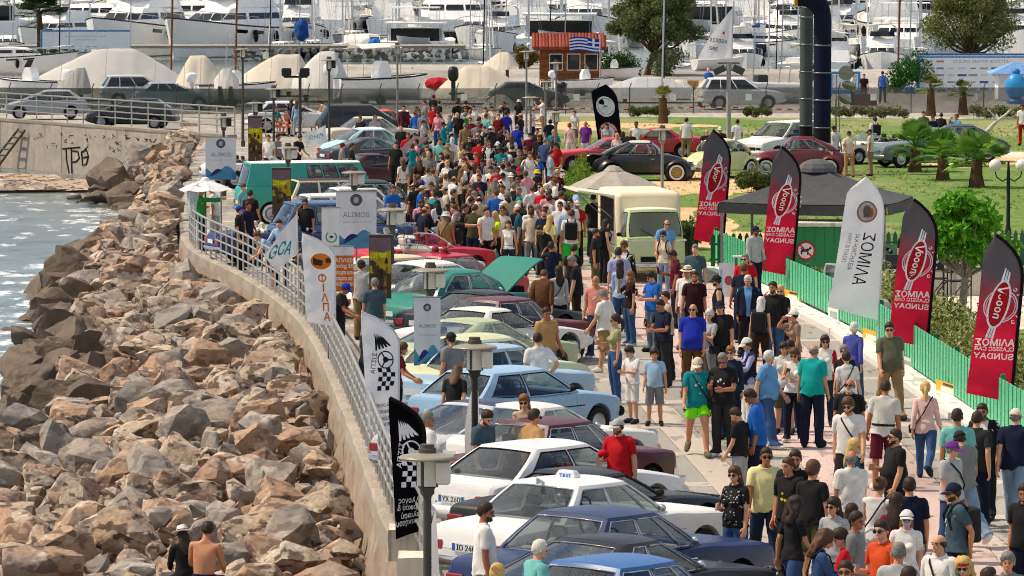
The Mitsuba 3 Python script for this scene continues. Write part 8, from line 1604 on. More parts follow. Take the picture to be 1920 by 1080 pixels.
COL = {'white': '#dedcd8', 'offwhite': '#cfccc4', 'cream': '#d3c7b0', 'ivory': '#d2cab2', 'beige': '#b9a387', 'tan': '#b08a5a', 'taupe': '#8f7562', 'khaki': '#8d7650', 'olive': '#4b4a30', 'olive grey': '#5d5f4c', 'brown': '#5a3c24',
 'dark brown': '#2b1d15', 'black': '#1e1e21', 'charcoal': '#2a2c2f', 'grey': '#7c7e80', 'light grey': '#a9aaab', 'navy': '#161d35', 'blue': '#1f5fb4', 'royal blue': '#1c2fa0', 'pale blue': '#9fbad6', 'sky blue': '#5f95c8', 'slate': '#3f5560',
 'teal': '#0f7f86', 'turquoise': '#0c9c98', 'petrol': '#10556e', 'aqua': '#6fb5b0', 'mint': '#a9cdbb', 'green': '#1f8a3c', 'bright green': '#25c04a', 'neon green': '#7cf41c', 'neon yellow': '#c8ee1e', 'pale yellow': '#ddd79a', 'yellow': '#e3b81d',
 'orange': '#cc4a22', 'coral': '#c98373', 'red': '#b9141f', 'crimson': '#6e0f1d', 'maroon': '#591426', 'dark maroon': '#2b1119', 'pink': '#d993a6', 'pale pink': '#dfb9b3', 'purple': '#6a2f86', 'lavender': '#a5a7cf', 'violet blue': '#4c54a8',
 'denim': '#34507c', 'dark denim': '#1f2c44', 'light denim': '#7d93ad', 'grey denim': '#5f6f80', 'sage': '#94986f'}
HAIRC = {'k': '#33271f', 'b': '#573d29', 'l': '#7d5733', 'y': '#c7a566', 'g': '#77746f', 'w': '#cfccc6', 'r': '#8f4a24'}
SKINS = ['#c68a68', '#b87a58', '#cf9876', '#a86a49', '#d3a084']
TOPN = {'t': 'T-shirt', 'l': 'long-sleeved shirt', 'n': 'sleeveless top', 'c': 'crop top', 'j': 'open jacket', 'h': 'shirt', 'd': 'dress'}
BOTN = {'p': 'trousers', 's': 'shorts', 'k': 'short shorts', 'c': 'cropped trousers'}
POSEN = {'phone': 'looking at a phone', 'two': 'looking down at both hands', 'back': 'with hands clasped behind', 'hip': 'with a hand on the hip', 'hips': 'with hands on hips', 'cross': 'with folded arms', 'face': 'with a hand at the face',
 'visor': 'shading the eyes with a hand', 'photo': 'holding up both hands', 'point': 'pointing with an arm', 'lean': 'leaning on the railing', 'sit': 'sitting', 'squat': 'squatting', 'stoop': 'bending forward', 'reach': 'reaching out', 'walk': 'walking', 'bag': 'with a bent arm', 'pockets': 'with hands in pockets'}
# x y of the top of the head in the photograph, sex, facing (0 away, 90 right, 180 towards us), pose, clothes
PEOPLE = '''
1308 669 m 180 two+walk Tt:teal Bk:neon_green Kcap:cream P:charcoal F:olive_grey
1355 660 m 200 phone Tt:black Bp:charcoal Hsg G F:white print
1380 763 b 300 down Tt:black Bp:light_grey Hsk z1.5
1408 728 m 290 bag+down Th:blue Bp:navy Hsk G
1443 656 m 120 walk+left Tt:sky_blue Bp:denim Hsw fat
1527 646 m 20 - Tt:turquoise Bp:navy Hxg F:black fat
1593 710 m 180 - Tt:black Bp:charcoal Hxg G beard:w fat
1590 742 m 195 bag+walk Tt:white Bs:black Hfb G beard:b sash:black
1660 712 m 0 - Tt:offwhite Bs:maroon Hsk belt F:white
1735 714 f 12 walk Tl:pale_pink Bp:denim HPy P:black
1603 820 f 110 - Tt:petrol Bp:denim HLy
1595 845 m 350 - Tt:white Bp:beige Hxg number fat
1677 803 m 250 bag Tt:black Bp:black Hsk G beard:k fat
1437 838 m 175 walk Tt:pale_yellow Bp:dark_denim Hsk G F:white
1377 872 f 225 bag Tt:black Bp:denim HLb G hearts fat
1477 856 m 215 - Tt:black Bp:black Hsb printy
1491 842 m 190 - Tt:black Bp:black Hsk beard:k
1525 860 b 40 - Tt:black Bs:olive Hfb z1.68
1492 927 f 65 walk Tt:black Bp:denim HCk
1562 930 f 215 - Tt:light_grey Bp:black HLk G
1598 942 f 30 - Tt:offwhite Bp:denim HLk z1.55
1548 990 f 80 two Tl:denim Bp:black HCb sash:black
1576 988 b 275 phone Tt:red Bp:navy Hfk z1.5
1607 957 m 110 - Tt:grey Bp:navy Hsk
1652 973 m 225 bag Tt:orange Bp:black Hsk G cup
1650 893 f 25 two Tn:white Bp:pale_pink HBb sash:black
1681 922 f 20 - Tt:crimson Bp:black HLk
1705 893 m 0 - Tt:navy Bp:light_denim Hsk
1700 955 f 195 - Tt:white Bp:denim HLl Kcap:white G mask:lavender
1787 826 m 135 - Tt:light_grey Bp:denim Hsg Kcap:purple sash:black
1800 806 m 330 phone+walk Tt:grey Bp:light_denim Hsk Kcap:charcoal F:white
1795 765 m 5 - Tt:aqua Bp:navy Hsk
1832 770 m 15 walk Tt:charcoal Bp:navy Hsk
1842 755 m 200 - Tj:black U:white Bp:black Hsk beard:k
1905 765 m 20 walk Tt:navy Bp:light_denim Hsg Kcap:cream
1787 904 m 265 back Tt:slate Bp:black Hsk Kcap:navy G beard:k pack:charcoal
1921 905 m 200 - Tt:black Bp:navy Hsk beard:k
1760 1003 m 215 - Tt:white Bp:navy Hxk sash:black
1807 1041 f 190 - Tt:teal Bp:denim HCy G Kband:red
1890 1033 f 190 - Tt:grey Bp:black Hfg
1685 1015 m 20 - Tl:light_grey Bp:navy Hsg
1585 1050 m 190 - Tt:navy Bp:black Hsk G
1705 1060 f 20 - Tt:black Bp:black HLk
1857 1062 m 100 - Tt:charcoal Bp:navy Hsk
1303 457 m 190 - Tt:slate Bp:khaki Hsg
1289 497 m 200 - Tt:white Bp:grey Hsk Kfedora:cream
1303 507 m 185 - Tt:dark_maroon Bp:black Hsk beard:k
1397 475 m 195 - Tt:red Bp:black Hsg G
1395 493 m 20 - Tt:navy Bp:navy Hsb fat
1343 515 m 265 - Tn:black Bp:black Hsk Kcap:black beard:k
1402 515 m 185 - Tj:navy U:sky_blue Bp:black Hsw
1449 527 m 190 face Tl:black Bp:denim Hsk beard:k
1463 533 f 200 - Tt:black Bp:black HLy G
1427 555 f 8 - Tn:black Bp:dark_brown HLw pack:black
1487 580 f 255 visor Tt:taupe Bp:beige HBk Kcap:white
1299 570 m 185 - Tt:royal_blue Bp:brown Hxg G fat
1330 578 f 235 cross Tt:light_grey Bp:grey Hfw P:black
1350 563 m 190 - Tt:black Bp:black Hsk Kcap:navy G
1400 632 f 260 two Tj:navy U:lavender Bp:white Hsb Kcap:white
1370 647 f 195 face Tl:dark_denim Bp:navy Hfl G
1470 640 f 200 - Tt:offwhite Bs:olive HLk z1.62
1481 636 f 215 phone Tt:mint Bp:denim HLk
1490 650 f 190 phone Tn:white Bp:navy HLb G
1547 627 f 190 - Tt:white Bp:dark_denim HLk G raglan
1583 645 f 200 - Tt:black Bp:black Hfg G
1587 658 f 8 - Tt:white Bp:navy Hsk sash:black
1602 603 f 15 walk Tl:violet_blue Bp:denim Hfw
1668 603 m 170 walk Tt:olive_grey Bp:khaki Hsk G fat
1418 423 m 145 - Tl:light_grey Bp:navy Hsk Kcap:navy beard:k
1700 425 m 210 - Tt:black Bp:black Hsk
1857 541 m 0 sit Tt:white Bp:black Hsk
797 388 m 55 - Tt:navy Bp:grey_denim Hxb F:black
820 374 f 330 - Tl:white Bp:white HLk Kcap:black sash:black
837 396 m 25 - Tt:khaki Bp:khaki Hsg Kbucket:offwhite sash:black
858 396 m 80 point Tt:charcoal Bp:light_denim HLg fat
873 381 m 110 - Tt:charcoal Bp:black Hsk
885 369 m 100 - Tt:navy Bs:khaki Hsk Kcap:charcoal
913 388 m 155 - Tt:white Bp:navy Hsk
927 395 f 235 face+walk Tc:neon_yellow Bp:black HLy F:neon_yellow
953 412 f 195 - Tn:white Bp:dark_denim HLb z1.55
968 388 m 270 bag Tt:petrol Bp:olive Hxk beard:k
942 386 m 190 - Tt:white Bp:light_denim Hsk G
1013 421 m 225 stoop Tt:black Bp:black Hsk G beard:k
997 390 m 0 - Tt:cream Bp:grey Hsb
1033 402 f 25 - Tt:pale_yellow Bp:beige HLy
1072 392 m 0 - Tt:white Bs:bright_green Hsb pack:black
1050 377 m 190 - Tl:white Bp:black Hsk G
1020 390 m 200 - Tt:navy Bp:navy Hsb beard:b
1082 375 m 190 - Tt:red Bp:black Hsk Kcap:cream
1113 363 m 5 - Tt:black Bp:black Hsk fat
1028 356 m 350 - Tl:pink Bp:navy Hsb
1118 428 m 95 - Tt:black Bs:olive Hsk beard:k
1137 410 f 60 - Tn:black Bp:black HLk pack:charcoal
1170 450 m 200 - Tj:black U:white Bp:black Hfb G
1160 463 m 345 - Tt:lavender Bp:grey Hsk
1163 487 f 20 - Tl:pale_blue Bp:denim HLk
1243 432 f 200 - Tt:cream Bp:light_denim HBk G straps:black
1250 412 m 180 - Tt:sky_blue Bp:grey Hxb G
1262 468 m 265 phone Tt:maroon Bp:navy Hsk
1220 507 m 240 phone Tt:blue Bp:grey_denim Hfk G
1180 507 f 245 face Tt:dark_brown Bp:denim HLl
1117 517 m 195 - Tt:coral Bp:denim Hxg
1129 542 m 300 phone+walk Tt:white Bs:khaki Hsg
1153 588 f 250 bag Tc:sage Bp:denim HPk G
1180 647 b 235 two Tt:white Bs:white Hfk z1.38 F:dark_denim
1227 652 b 185 - Tt:pale_blue Bs:grey Hfk z1.36 F:black
1238 560 m 240 phone Tt:navy Bp:charcoal Hsk
1246 545 m 255 - Tt:beige Bp:black Hsk
1025 575 m 150 - Tt:tan Bp:grey Hsk
1008 623 m 345 hip Tt:white Bp:grey Hsk
845 622 m 320 - Tt:grey Bp:navy Hsk Kcap:black
755 640 f 110 reach Tt:crimson Bp:black HLb
678 487 m 20 - Tt:light_grey Bp:khaki Hsb Kcap:charcoal
648 530 m 110 reach Tt:black Bp:charcoal Hsk Kcap:royal_blue
702 520 m 350 - Tt:slate Bp:beige Hsg
1020 505 m 5 stoop Tl:brown Bp:black Hsb
1047 497 f 340 - Tl:light_grey Bp:navy HLk sash:black
1073 478 m 275 down Tt:black Bp:dark_brown Hsg
1033 452 m 0 photo Tt:navy Bp:khaki Hsk
1077 457 b 20 - Tt:black Bp:navy Hsk z1.6
857 683 f 15 stoop Tt:black Bp:black HLb
737 347 m 150 bag Tl:blue Bp:navy Hsb
781 340 m 355 visor Tt:black Bp:black Hsk
803 770 m 55 - Tl:white Bp:navy Hsg
913 767 m 130 down Tt:slate Bp:navy Hsk beard:k
983 737 f 190 - Tn:beige Bp:denim HLl G
1003 765 m 55 - Tl:tan Bp:grey Hsk G
1158 784 m 205 bag Tt:red Bp:navy Hsb Kcap:light_grey beard:b redcap
912 940 m 75 - Tt:white Bp:grey Hsk beard:k
1013 1010 m 55 - Tt:aqua Bp:navy Hsw
933 1054 f 30 - Tt:beige Bp:denim HBy
397 347 m 290 rail Tt:white Bs:light_grey Hsk
450 385 m 95 - Tt:black Bp:black Hsk Kcap:royal_blue
466 377 m 120 - Tt:navy Bp:navy Hsk
482 433 f 265 lean Tt:pale_blue Bs:charcoal HBb
470 355 m 25 - Tt:dark_maroon Bp:navy Hsk fat
572 372 m 190 face Tt:black Bp:navy Hsk G
523 410 m 205 reach Tl:pale_blue Bp:navy Hsk
576 452 m 200 photo Tt:grey Bp:khaki Hsb
378 350 m 70 point Tl:green Bp:black Hsb
457 343 f 120 - Tt:aqua Bp:navy HBb
686 600 f 70 - Tt:black Bp:black Hsk
547 185 f 20 - Tt:navy Bp:navy HLb
557 187 f 5 - Tl:pale_blue Bp:pale_blue HLb
597 187 f 265 lean Tn:cream Bp:denim HPk
519 198 m 130 sit Tt:teal Bs:coral Hsb
537 203 f 150 sit Tn:coral Bs:coral HLl
503 252 m 200 - Tt:white Bp:navy Hsk
522 250 m 110 - Tt:grey Bp:navy Hsk
563 252 m 130 reach Tt:black Bp:black Hsk
795 187 m 250 - Tt:grey Bp:navy Hsb
813 177 m 20 - Tt:black Bp:black Hsk Kcap:crimson
812 197 m 200 - Tt:red Bp:black Hsb
820 208 f 200 - Tt:pink Bp:denim HLk
793 208 m 10 - Tt:grey Bp:navy Hsg
757 197 m 190 - Tj:maroon U:black Bp:black Hsk
857 188 m 350 visor Tt:black Bp:black Hsk
842 215 m 260 bag Tl:petrol Bp:navy Hsg
873 200 m 200 - Tt:light_grey Bp:navy Hsb
872 210 m 340 - Tt:green Bp:grey Hsg
888 197 f 190 - Tt:white Bp:denim HLk
910 200 f 200 - Tt:pale_pink Bp:white HLb
922 198 f 190 - Tt:cream Bp:beige HLk
912 212 m 30 - Tt:aqua Bp:navy Hsb
935 213 m 200 - Tt:crimson Bp:black Hsb
948 207 m 350 - Tt:royal_blue Bp:navy Hsk
945 190 m 200 - Tt:black Bp:navy Hsk G beard:k
973 186 f 10 - Tt:black Bp:black HLk Kbucket:cream
975 212 m 300 - Tt:black Bp:navy Hsk Kcap:beige
970 233 m 20 - Tt:royal_blue Bp:navy Hxg fat
872 230 m 350 - Tt:khaki Bp:khaki Hsg
895 227 m 190 - Tt:grey Bp:navy Hsg Kcap:grey
752 233 m 200 - Tt:black Bp:black Hsk
765 248 m 190 - Tt:red Bp:navy Hsb
777 248 f 195 - Tt:olive Bp:black HLb G
800 263 m 20 - Tt:charcoal Bp:black Hsk
825 258 m 190 - Tt:aqua Bp:navy Hsk
848 257 f 5 - Tl:white Bp:white HLw
840 268 m 200 - Tt:khaki Bp:navy Hsg Kbucket:khaki
880 252 m 200 - Tt:black Bp:navy Hsk G print
898 260 m 20 - Tt:red Bp:black Hsk
917 263 m 190 - Tj:black U:white Bp:white Hsb G
933 265 m 200 - Tt:black Bp:black Hsk Kcap:white
960 253 f 10 - Tt:white Bp:denim HLb
960 270 m 10 - Tt:navy Bp:dark_denim Hsk fat
973 280 m 200 - Tt:olive_grey Bp:khaki Hsg
1007 240 m 190 - Tt:black Bp:navy Hsk
1032 223 m 10 - Tt:navy Bp:navy Hsk Kcap:royal_blue
1010 252 m 200 - Tt:black Bp:black Hsb
1023 258 m 30 - Tt:denim Bp:navy Hsg
1035 262 f 340 - Tt:white Bp:sky_blue HLk
877 273 m 340 - Tt:black Bs:coral Hsk
803 283 m 190 - Tt:grey Bp:charcoal Hxg
827 285 f 200 - Tn:black Bp:black HLk
787 297 f 10 - Tt:dark_brown Bp:black HLb
755 297 f 340 - Tt:white Bp:olive HLb
838 300 f 200 - Tt:white Bp:light_denim HLy
855 302 m 20 - Tt:charcoal Bp:black Hsk
890 303 f 10 - Tt:pale_pink Bp:coral HLb
917 297 m 200 - Tt:grey Bp:black Hxg
920 310 m 195 two Tl:white Bp:white Hsk
898 325 m 200 - Tt:navy Bp:black Hsb beard:b
958 323 m 190 - Tt:grey Bp:navy Hsb Kcap:white
1007 317 m 10 - Tj:black U:yellow Bp:black Hsk Kbucket:yellow
1012 342 m 190 - Tt:white Bp:navy Hsk G
852 330 m 60 - Tt:white Bp:navy Hxb
827 332 m 30 - Tt:black Bp:black Hsb
808 340 f 200 - Tt:crimson Bp:navy HLb G
792 337 m 20 - Tt:black Bp:black Hsk Kcap:royal_blue
773 350 f 190 - Tt:brown Bp:black HLb
887 347 m 190 - Tt:black Bp:black Hsk Kcap:charcoal
942 345 m 200 - Tl:white Bp:white Hsb
965 341 m 30 - Tt:black Bp:black Hsg
1030 353 m 0 - Tt:charcoal Bp:black Hsk
1068 230 f 15 - Tl:pale_pink Bp:white HBr
1077 207 f 195 - Tt:offwhite Bs:olive_grey Hsk
1098 227 m 200 - Tt:purple Bp:white Hxb
1137 230 f 190 - Tt:light_grey Bp:black HLk
1193 227 m 195 - Tt:white Bp:navy Hsk G beard:k
1181 243 m 200 - Tt:black Bp:black Hxg
1157 249 f 200 - Tt:pale_pink Bp:beige HLy
1168 246 f 20 - Tt:black Bp:black HLk
1287 220 m 10 - Tt:white Bp:khaki Hsk
1383 223 m 350 - Tt:white Bs:navy Hsk
1325 243 m 175 phone Tt:black Bp:black Hxg
1350 237 m 200 - Tt:charcoal Bp:navy Hsk Kcap:white
1564 235 m 200 - Tt:white Bp:navy Hsk Kcap:navy
1592 245 m 0 back Tt:cream Bp:tan Hsg Kcap:navy
1630 242 m 290 bag Tt:ivory Bp:taupe Hsg Kcap:navy
1640 218 m 335 - Tt:white Bp:denim Hfk pack:black
1732 208 m 190 sit Tt:olive_grey Bp:black Hsk
1750 215 m 160 sit Tt:navy Bp:black Hsk
1765 211 m 5 sit Tt:black Bp:black Hsk fat
1793 213 m 250 visor Tt:sky_blue Bp:navy Hsb
1600 137 m 100 - Tt:white Bp:black Hsb sash:black
1620 138 m 185 - Tt:dark_maroon Bs:olive Hsb
1655 133 m 10 - Tj:blue U:grey Bp:navy Hsk
1328 127 m 190 - Tt:blue Bp:navy Hsw
1917 195 m 200 - Tt:white Bp:red Hsk
342 983 f 350 sit Tl:black Bp:black HLk Kfedora:white rock
388 976 m 15 sit Tx:none Bs:navy Hsk beard:k rock
675 217 m 200 - Tt:black Bp:black Hsk
703 215 m 190 - Tt:light_grey Bp:navy Hsg
661 267 m 100 - Tt:charcoal Bp:black Hsk
643 267 m 80 - Tt:grey Bp:black Hsb Kcap:crimson
742 265 m 200 - Tt:black Bp:black Hsk
'''
# the thick of the crowd between the cars and the kerb: no one there shows more than a head and shoulders
_r = random.Random(5)
FILL = []
for k in range(130):
 FILL.append((_r.uniform(790, 1085), _r.uniform(345, 385)) if k < 50 else (_r.uniform(770, 1045), _r.uniform(182, 340)))
def parse(line):
 t = line.split(); d = dict(H=('s', 'b'), x=float(t[0]), y=float(t[1]), sex=t[2], a=float(t[3]), pose=t[4])
 for q in t[5:]:
  if q[0] in 'TB' and q[2:3] == ':': d[q[0]] = (q[1], q[3:].replace('_', ' '))
  elif q[0] == 'U': d['U'] = q[2:].replace('_', ' ')
  elif q[0] == 'K': k, c = q[1:].split(':'); d['K'] = (k, c.replace('_', ' '))
  elif q[0] == 'H': d['H'] = (q[1], q[2])
  elif q[0] == 'P': d['P'] = q[2:].replace('_', ' ')
  elif q[0] == 'F': d['F'] = q[2:].replace('_', ' ')
  elif q[0] == 'z': d['z'] = float(q[1:])
  elif ':' in q: k, c = q.split(':'); d[k] = c.replace('_', ' ')
  else: d[q] = True
 return d
def filler(i, x, y):
 r = random.Random(100 + i); fem = r.random() < .38
 top = r.choice(['black'] * 4 + ['white'] * 4 + ['navy'] * 2 + ['grey', 'charcoal', 'red', 'beige', 'olive', 'blue', 'pale blue', 'pink', 'light grey', 'cream', 'maroon', 'teal'])
 d = dict(x=x, y=y, sex='f' if fem else 'm', a=r.choice([0, 20, 190, 200, 260, 100, 340, 60]), pose=r.choice(['-', '-', 'phone', 'pockets', 'photo', 'cross', 'bag', 'left']),
    T=(r.choice('tttl'), top), B=(r.choice('pppps'), r.choice(['black', 'navy', 'denim', 'khaki', 'grey', 'dark denim'])), H=(r.choice('LLPBf') if fem else r.choice('sssfx'), r.choice('kkkbblgy' if fem else 'kkbbg')))
 if r.random() < .22: d['K'] = ('cap', r.choice(['black', 'white', 'navy', 'beige', 'red']))
 if r.random() < .3: d['G'] = True
 return d
def describe(d):
 w = []
 if d['T'][0] == 'x': s = 'bare-chested person in navy shorts'
 else:
  s = f"person in {d['T'][1]} {TOPN[d['T'][0]]}"
  if 'U' in d: s += f" over {d['U']}"
  s += f" and {d['B'][1]} {BOTN[d['B'][0]]}"
 ex = []
 if 'K' in d: ex.append(f"{d['K'][1]} " + {'cap': 'cap', 'bucket': 'bucket hat', 'fedora': 'brimmed hat', 'band': 'headband', 'visor': 'visor'}[d['K'][0]])
 if 'mask' in d: ex.append('lavender face mask')
 if 'pack' in d: ex.append(d['pack'] + ' backpack')
 if 'P' in d: ex.append(d['P'] + ' shoulder bag')
 if 'sash' in d and len(ex) < 1: ex.append('bag strap across')
 if 'hearts' in d: ex.append('white hearts on it')
 if 'cup' in d: ex.append('clear cup')
 if 'redcap' in d: ex.append('red cap in hand')
 if 'number' in d: ex.append('number on sleeve')
 if 'printy' in d: ex.append('yellow print')
 if 'print' in d: ex.append('printed chest')
 if 'raglan' in d: ex.append('red sleeves')
 if not ex and 'beard' in d: ex.append({'w': 'white', 'k': 'dark', 'b': 'brown'}[d['beard']] + ' beard')
 if not ex:
  ex.append({'s': 'short {} hair', 'x': 'balding {} hair', 'f': 'full {} hair', 'L': 'long {} hair', 'P': 'a {} ponytail', 'B': 'a {} hair bun', 'C': 'curly {} hair'}[d['H'][0]].format({'k': 'black', 'b': 'brown', 'l': 'light brown', 'y': 'blonde', 'g': 'grey', 'w': 'white', 'r': 'reddish'}[d['H'][1]]))
 s += ', ' + ' and '.join(ex[:2])
 for k in d['pose'].split('+'):
  if k in POSEN and len((s + ' ' + POSEN[k]).split()) <= 16: s += ' ' + POSEN[k]; break
 return s
PERSONS = []
def person(d, idx):
 r = random.Random(idx * 7 + 3); fem = d['sex'] in 'fg'; kid = d['sex'] in 'bg'
 h = d.get('z', r.uniform(1.60, 1.69) if fem else r.uniform(1.70, 1.82))
 rough = G(d['x'], d['y'], h); dist = rough[1]
 fine = dist < 108
 B = body_of(fem, fine)
 SM = skin_mats(B.J, pose_of(d['pose'], r))
 s = h / 1.755; gx = r.uniform(.97, 1.05) * (1.10 if 'fat' in d else .93 if kid else 1.0)
 bv = B.v
 def shaped(v, w):
  """girth, belly and a child's bigger head, before posing"""
  v = v.copy(); tw = 1 - w[:, BI['head']]
  v[:, 1] *= 1 + (gx - 1) * tw
  if 'fat' in d:
   b = np.exp(-((v[:, 2] - 1.10) / .14) ** 2) * (w[:, :3].sum(1)); v[:, 1] += .055 * b * np.clip(v[:, 1] / .08, -.3, 1.2); v[:, 0] *= 1 + .12 * b
  if kid: hw = w[:, BI['head']][:, None]; v = v + hw * (v - [0, 0, 1.54]) * .12
  return v
 def put(v, w): return deform(shaped(v, w), w, SM) * s
 def rigid(m, bone):
  v = np.asarray(m[0]); w = np.zeros((len(v), len(BONES))); w[:, BI[bone]] = 1
  return put(v, w), m[1]
 P = [('body', (put(bv, B.w), B.f), 'm_skin', SKINS[idx % 5 if not fem else (0, 2, 4)[idx % 3]])]
 def gar(kind, opt): gv, gf, gw = garment(B, kind, opt); return put(gv, gw), gf
 tk, tc = d['T']
 if tk == 'j':
  P.append(('shirt', gar('top', 't' if d['U'] == 'white' else 'l'), 'm_cloth', COL[d['U']]))
  gv, gf, gw = garment(B, 'top', 'j' if d['U'] not in ('yellow', 'lavender', 'grey') else 'd' if 0 else 'j')
  val = np.where(gv[:, 1] > 0, np.abs(gv[:, 0]) - .045 - .12 * np.clip(gv[:, 2] - 1.1, 0, .4), 1.)
  if d['U'] in ('yellow', 'lavender', 'grey'): val = np.minimum(val, .20 - np.abs(gv[:, 0]))
  jv, jf, jw = clip(gv, gf, gw, val); P.append(('jacket', (put(jv, jw), jf), 'm_cloth', COL[tc]))
 elif tk != 'x':
  P.append(('shirt' if tk in 'tlh' else 'top', gar('top', tk), 'm_cloth', COL[tc]))
  if 'raglan' in d:
   gv, gf, gw = garment(B, 'top', 't'); jv, jf, jw = clip(gv, gf, np.hstack([gw, vnormals(gv, gf)]), np.abs(gv[:, 0]) - .15)
   P.append(('sleeves', (put(jv + jw[:, -3:] * .004, jw[:, :-3]), jf), 'm_cloth', COL['red']))
 P.append(('trousers' if d['B'][0] in 'pc' else 'shorts', gar('legs', d['B'][0]), 'm_cloth', COL[d['B'][1]]))
 sv, sf, sw = garment(B, 'shoe', ''); fcol = COL[d.get('F', r.choice(['black', 'white', 'dark brown', 'charcoal', 'offwhite']))]
 for q in (1, -1):
  keep = sf[(sv[sf][:, :, 0] * q > 0).all(1)]; ids, fi = np.unique(keep, return_inverse=True)
  P.append(('shoe', (put(sv[ids], sw[ids]), fi.reshape(-1, 3)), 'm_rubber', fcol))
 hk, hc = d['H']; hcol = HAIRC[hc]
 capd = 'K' in d and d['K'][0] in ('cap', 'bucket', 'fedora')
 P.append(('hair', gar('hair', {'s': 'short', 'x': 'bald', 'f': 'full'}.get(hk, 'full') if not capd else 'bald'), 'm_hair', hcol))
 if hk in 'LPBC':
  hv, hf = hair_extra({'L': 'long', 'P': 'pony', 'B': 'bun', 'C': 'curly'}[hk], fine)
  if capd: hv = hv * [1, 1, 1] - np.maximum(0, hv[:, 2] - 1.655)[:, None] * [0, 0, .8]; q_ = np.clip((hv[:, 2] - 1.62) / .03, 0, 1)[:, None]; hv = hv * (1 - q_ * [.16, .16, 0])
  P.append(('long_hair', rigid((hv, hf), 'head'), 'm_hair', hcol))
 if 'beard' in d: P.append(('beard', gar('beard', ''), 'm_hair', {'k': '#3d2c22', 'b': '#5a3d28'}.get(d['beard'], HAIRC[d['beard']])))
 if 'K' in d:
  kk, kc = d['K']
  if kk == 'cap':
   P += [('cap', gar('hair', 'cap'), 'm_cloth', COL[kc]), ('cap_peak', rigid(hat('brim'), 'head'), 'm_cloth', COL[kc])]
  else:
   P.append(({'band': 'headband'}.get(kk, 'hat'), rigid(hat(kk), 'head'), 'm_cloth', COL[kc]))
   if kk == 'fedora': P.append(('hat_band', rigid((np.asarray(hat('band')[0]) * [1.02, 1.02, 1], hat('band')[1]), 'head'), 'm_cloth', COL['black']))
 if 'G' in d: P.append(('sunglasses', rigid(*acc('glasses')), 'm_lens', '#0d0d0f'))
 elif fine: P.append(('eyes', rigid(*acc('eyes')), 'm_lens', '#1d1410'))
 if fine: P += [('eyebrows', rigid(*acc('brows')), 'm_hair', hcol), ('mouth', rigid(*acc('mouth')), 'm_skin', '#8a4a40')]
 if 'mask' in d: P.append(('mask', rigid(*acc('mask')), 'm_cloth', COL[d['mask']]))
 if 'pack' in d: P += [('backpack', rigid(*acc('backpack')), 'm_cloth', COL[d['pack']]), ('straps', rigid(*acc('straps')), 'm_cloth', COL[d['pack']])]
 if 'straps' in d: P.append(('straps', rigid(*acc('straps')), 'm_cloth', COL[d['straps']]))
 if 'sash' in d: P.append(('bag_strap', rigid(*acc('sash')), 'm_cloth', COL[d['sash']]))
 if 'P' in d: P += [('bag', rigid(*acc('pouch')), 'm_cloth', COL[d['P']]), ('bag_strap', rigid(*acc('sash')), 'm_cloth', COL[d['P']])]
 if 'belt' in d: P.append(('belt', rigid((np.asarray(lathe([(.190, 1.03), (.194, 1.035), (.194, 1.065), (.190, 1.07)], 18)[0]) * [1, .86, 1], lathe([(.190, 1.03), (.194, 1.035), (.194, 1.065), (.190, 1.07)], 18)[1]), 'spine'), 'm_cloth', COL['black']))
 if tk == 't' and not {'hearts', 'printy', 'number', 'raglan', 'fat'} & set(d) and fine and r.random() < .3: d['print'] = True
 pose = d['pose'].split('+')
 tip = B.J['rhand'] + (B.J['rtip'] - B.J['rhand']) * .62
 hold = {'two', 'phone', 'photo'} & set(pose)
 chest = lambda pts, y: [(x, y(x, z), z) for x, z in pts]
 if hold: ph = cbox(-.038, .038, -.005, .005, -.075, .075, .003); ph = turn(ph, 'x', 60); P.append(('phone', rigid(shift(turn(ph, 'y', -45), tip + [0, .035, -.02]), 'rhand'), 'm_lens', '#101114'))
 if 'cup' in d: P.append(('cup', rigid(shift(lathe([(.0, 0), (.028, 0), (.036, .10), (.034, .10), (.027, .004), (0, .004)], 12, sharp=(1, 2, 3)), tip + [-.02, .04, -.03]), 'rhand'), 'm_clear', None))
 if 'redcap' in d: P.append(('held_cap', rigid(ball(tip + [-.03, .05, 0], (.09, .07, .09), 10), 'rhand'), 'm_cloth', COL['red']))
 if {'hearts', 'print', 'printy', 'number'} & set(d):     # printed marks ride on the cloth itself
  gv, gf, gw = garment(B, 'top', 't'); gn = vnormals(gv, gf)
  marks = []
  if 'hearts' in d:
   for q in range(90):
    u, z = r.uniform(-.2, .2), r.uniform(.95, 1.42); back = r.random() < .4
    marks.append((u, z, .02, back))
  elif 'print' in d: marks = [(.0, 1.30, .05, False), (.05, 1.27, .045, False), (-.06, 1.24, .03, False), (-.05, 1.16, .03, False)]
  elif 'printy' in d: marks = [(.04, 1.20, .055, False), (.04, 1.27, .04, False), (.0, 1.16, .05, False)]
  out = []
  for u, z, rad, back in marks:
   side = (gn[:, 1] < -.2) if back else (gn[:, 1] > .2)
   dd = np.where(side, np.hypot(gv[:, 0] - u, gv[:, 2] - z), 9.); i = int(np.argmin(dd))
   if dd[i] > .05: continue
   a = np.linspace(0, 2 * np.pi, 8)[:-1]; n_ = gn[i]; t1 = np.cross([0, 0, 1.], n_); t1 /= np.linalg.norm(t1) + 1e-9; t2 = np.cross(n_, t1)
   hx, hz = np.sin(a) ** 3, .8 * np.cos(a) - .3 * np.cos(2 * a)
   pts = gv[i] + n_ * .006 + rad * .6 * (hx[:, None] * t1 + hz[:, None] * t2)
   v2 = np.vstack([gv[i] + n_ * .008, pts]); out.append((put(v2, np.tile(gw[i], (8, 1))), np.array([[0, 1 + j, 1 + (j + 1) % 7] for j in range(7)])))
  if out: P.append(('printed_marks', cat(out), 'm_cloth', COL['yellow'] if 'printy' in d else COL['white']))
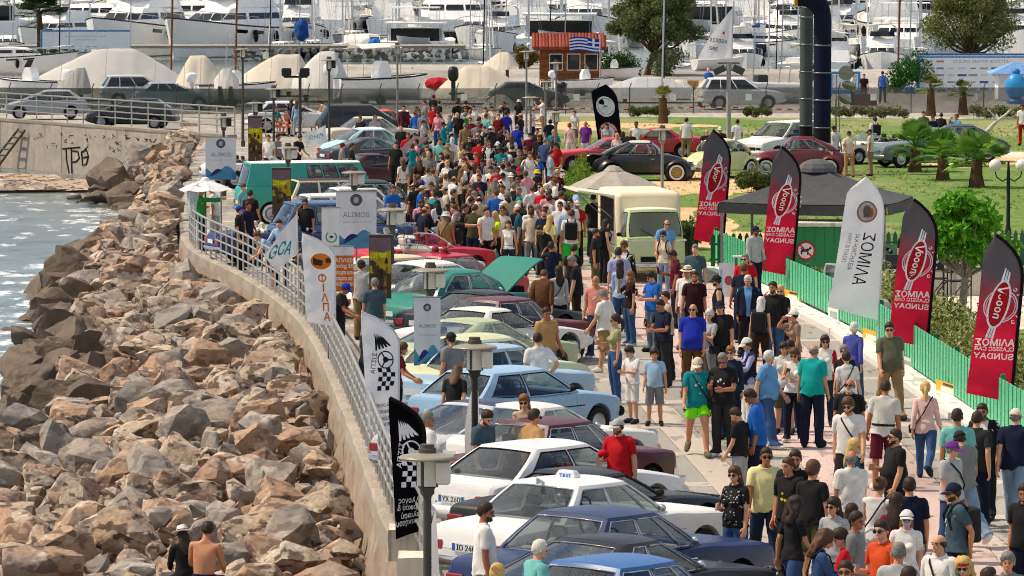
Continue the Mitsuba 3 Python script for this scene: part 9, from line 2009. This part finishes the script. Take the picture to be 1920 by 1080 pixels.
 ys = mat4((0, 0, 0), d['a'])
 top = max(float((m[0][:, 2]).max()) for n_, m, *_ in P if n_ in ('body', 'hair', 'hat', 'cap')); low = min(float(m[0][:, 2].min()) for n_, m, *_ in P if n_ in ('body', 'shoe'))
 if 'sit' in pose: low = float(P[0][1][0][np.argmax(B.w[:, 0])][2]) if 0 else low
 bw = B.w[:, BI['head']] > .9; hc_ = (P[0][1][0][bw].mean(0)) @ ys[:3, :3].T
 zg = d.get('zg', 0.0)
 g = G(d['x'], d['y'], top - low + zg) - [hc_[0], hc_[1], 0]
 M = ys.copy(); M[:3, 3] = [g[0], g[1], zg - low]
 k = unique('person'); d['key'], d['pos'] = k, g
 for n_, m, mat, c in P:
  q = part(k, n_, move(m, M), mat, c)
  if n_ == 'printed_marks': labels[q] = {'kind': 'stuff'}
 PERSONS.append(d)
_idx = 0
_placed = []
for line in PEOPLE.strip().splitlines():
 d = parse(line)
 if 'rock' in d: d['zg'] = -.95
 if d['x'] > 1700 and 205 < d['y'] < 216: d['zg'] = .0
 person(d, _idx); _idx += 1; _placed.append((d['x'], d['y']))
for i, (x, y) in enumerate(FILL):
 if min(math.hypot(x - a, (y - b) * 1.3) for a, b in _placed) < 7.5: continue
 _placed.append((x, y)); person(filler(i, x, y), _idx); _idx += 1
# ================= labels that single out each person: look first, then what they stand beside =================
from collections import defaultdict
def near_landmark(p):
 best = sorted(LANDMARKS, key=lambda q: (q[1] - p[0]) ** 2 + ((q[2] - p[1]) * .35) ** 2)
 return best
def words(s): return len(s.split())
_lab = defaultdict(list)
for d in PERSONS: _lab[describe(d)].append(d)
_used = set()
for s, ds in _lab.items():
 for d in ds:
  t = s
  if len(ds) > 1:
   core = s if words(s) <= 11 else s.split(',')[0]
   for name, *_ in near_landmark(d['pos'])[:6]:
    t = f'{core} by {name}'
    if words(t) > 16: t = f"{s.split(',')[0]} by {name}"
    if t not in _used and words(t) <= 16: break
  d['label'] = t; _used.add(t)
_c = defaultdict(list)
for d in PERSONS: _c[d['label']].append(d)
for s, ds in _c.items():
 for d in ds:
  labels[d['key']] = {'label': s, 'category': 'person', 'group': 'people at the car meeting'}
TRIS = TRI[0]
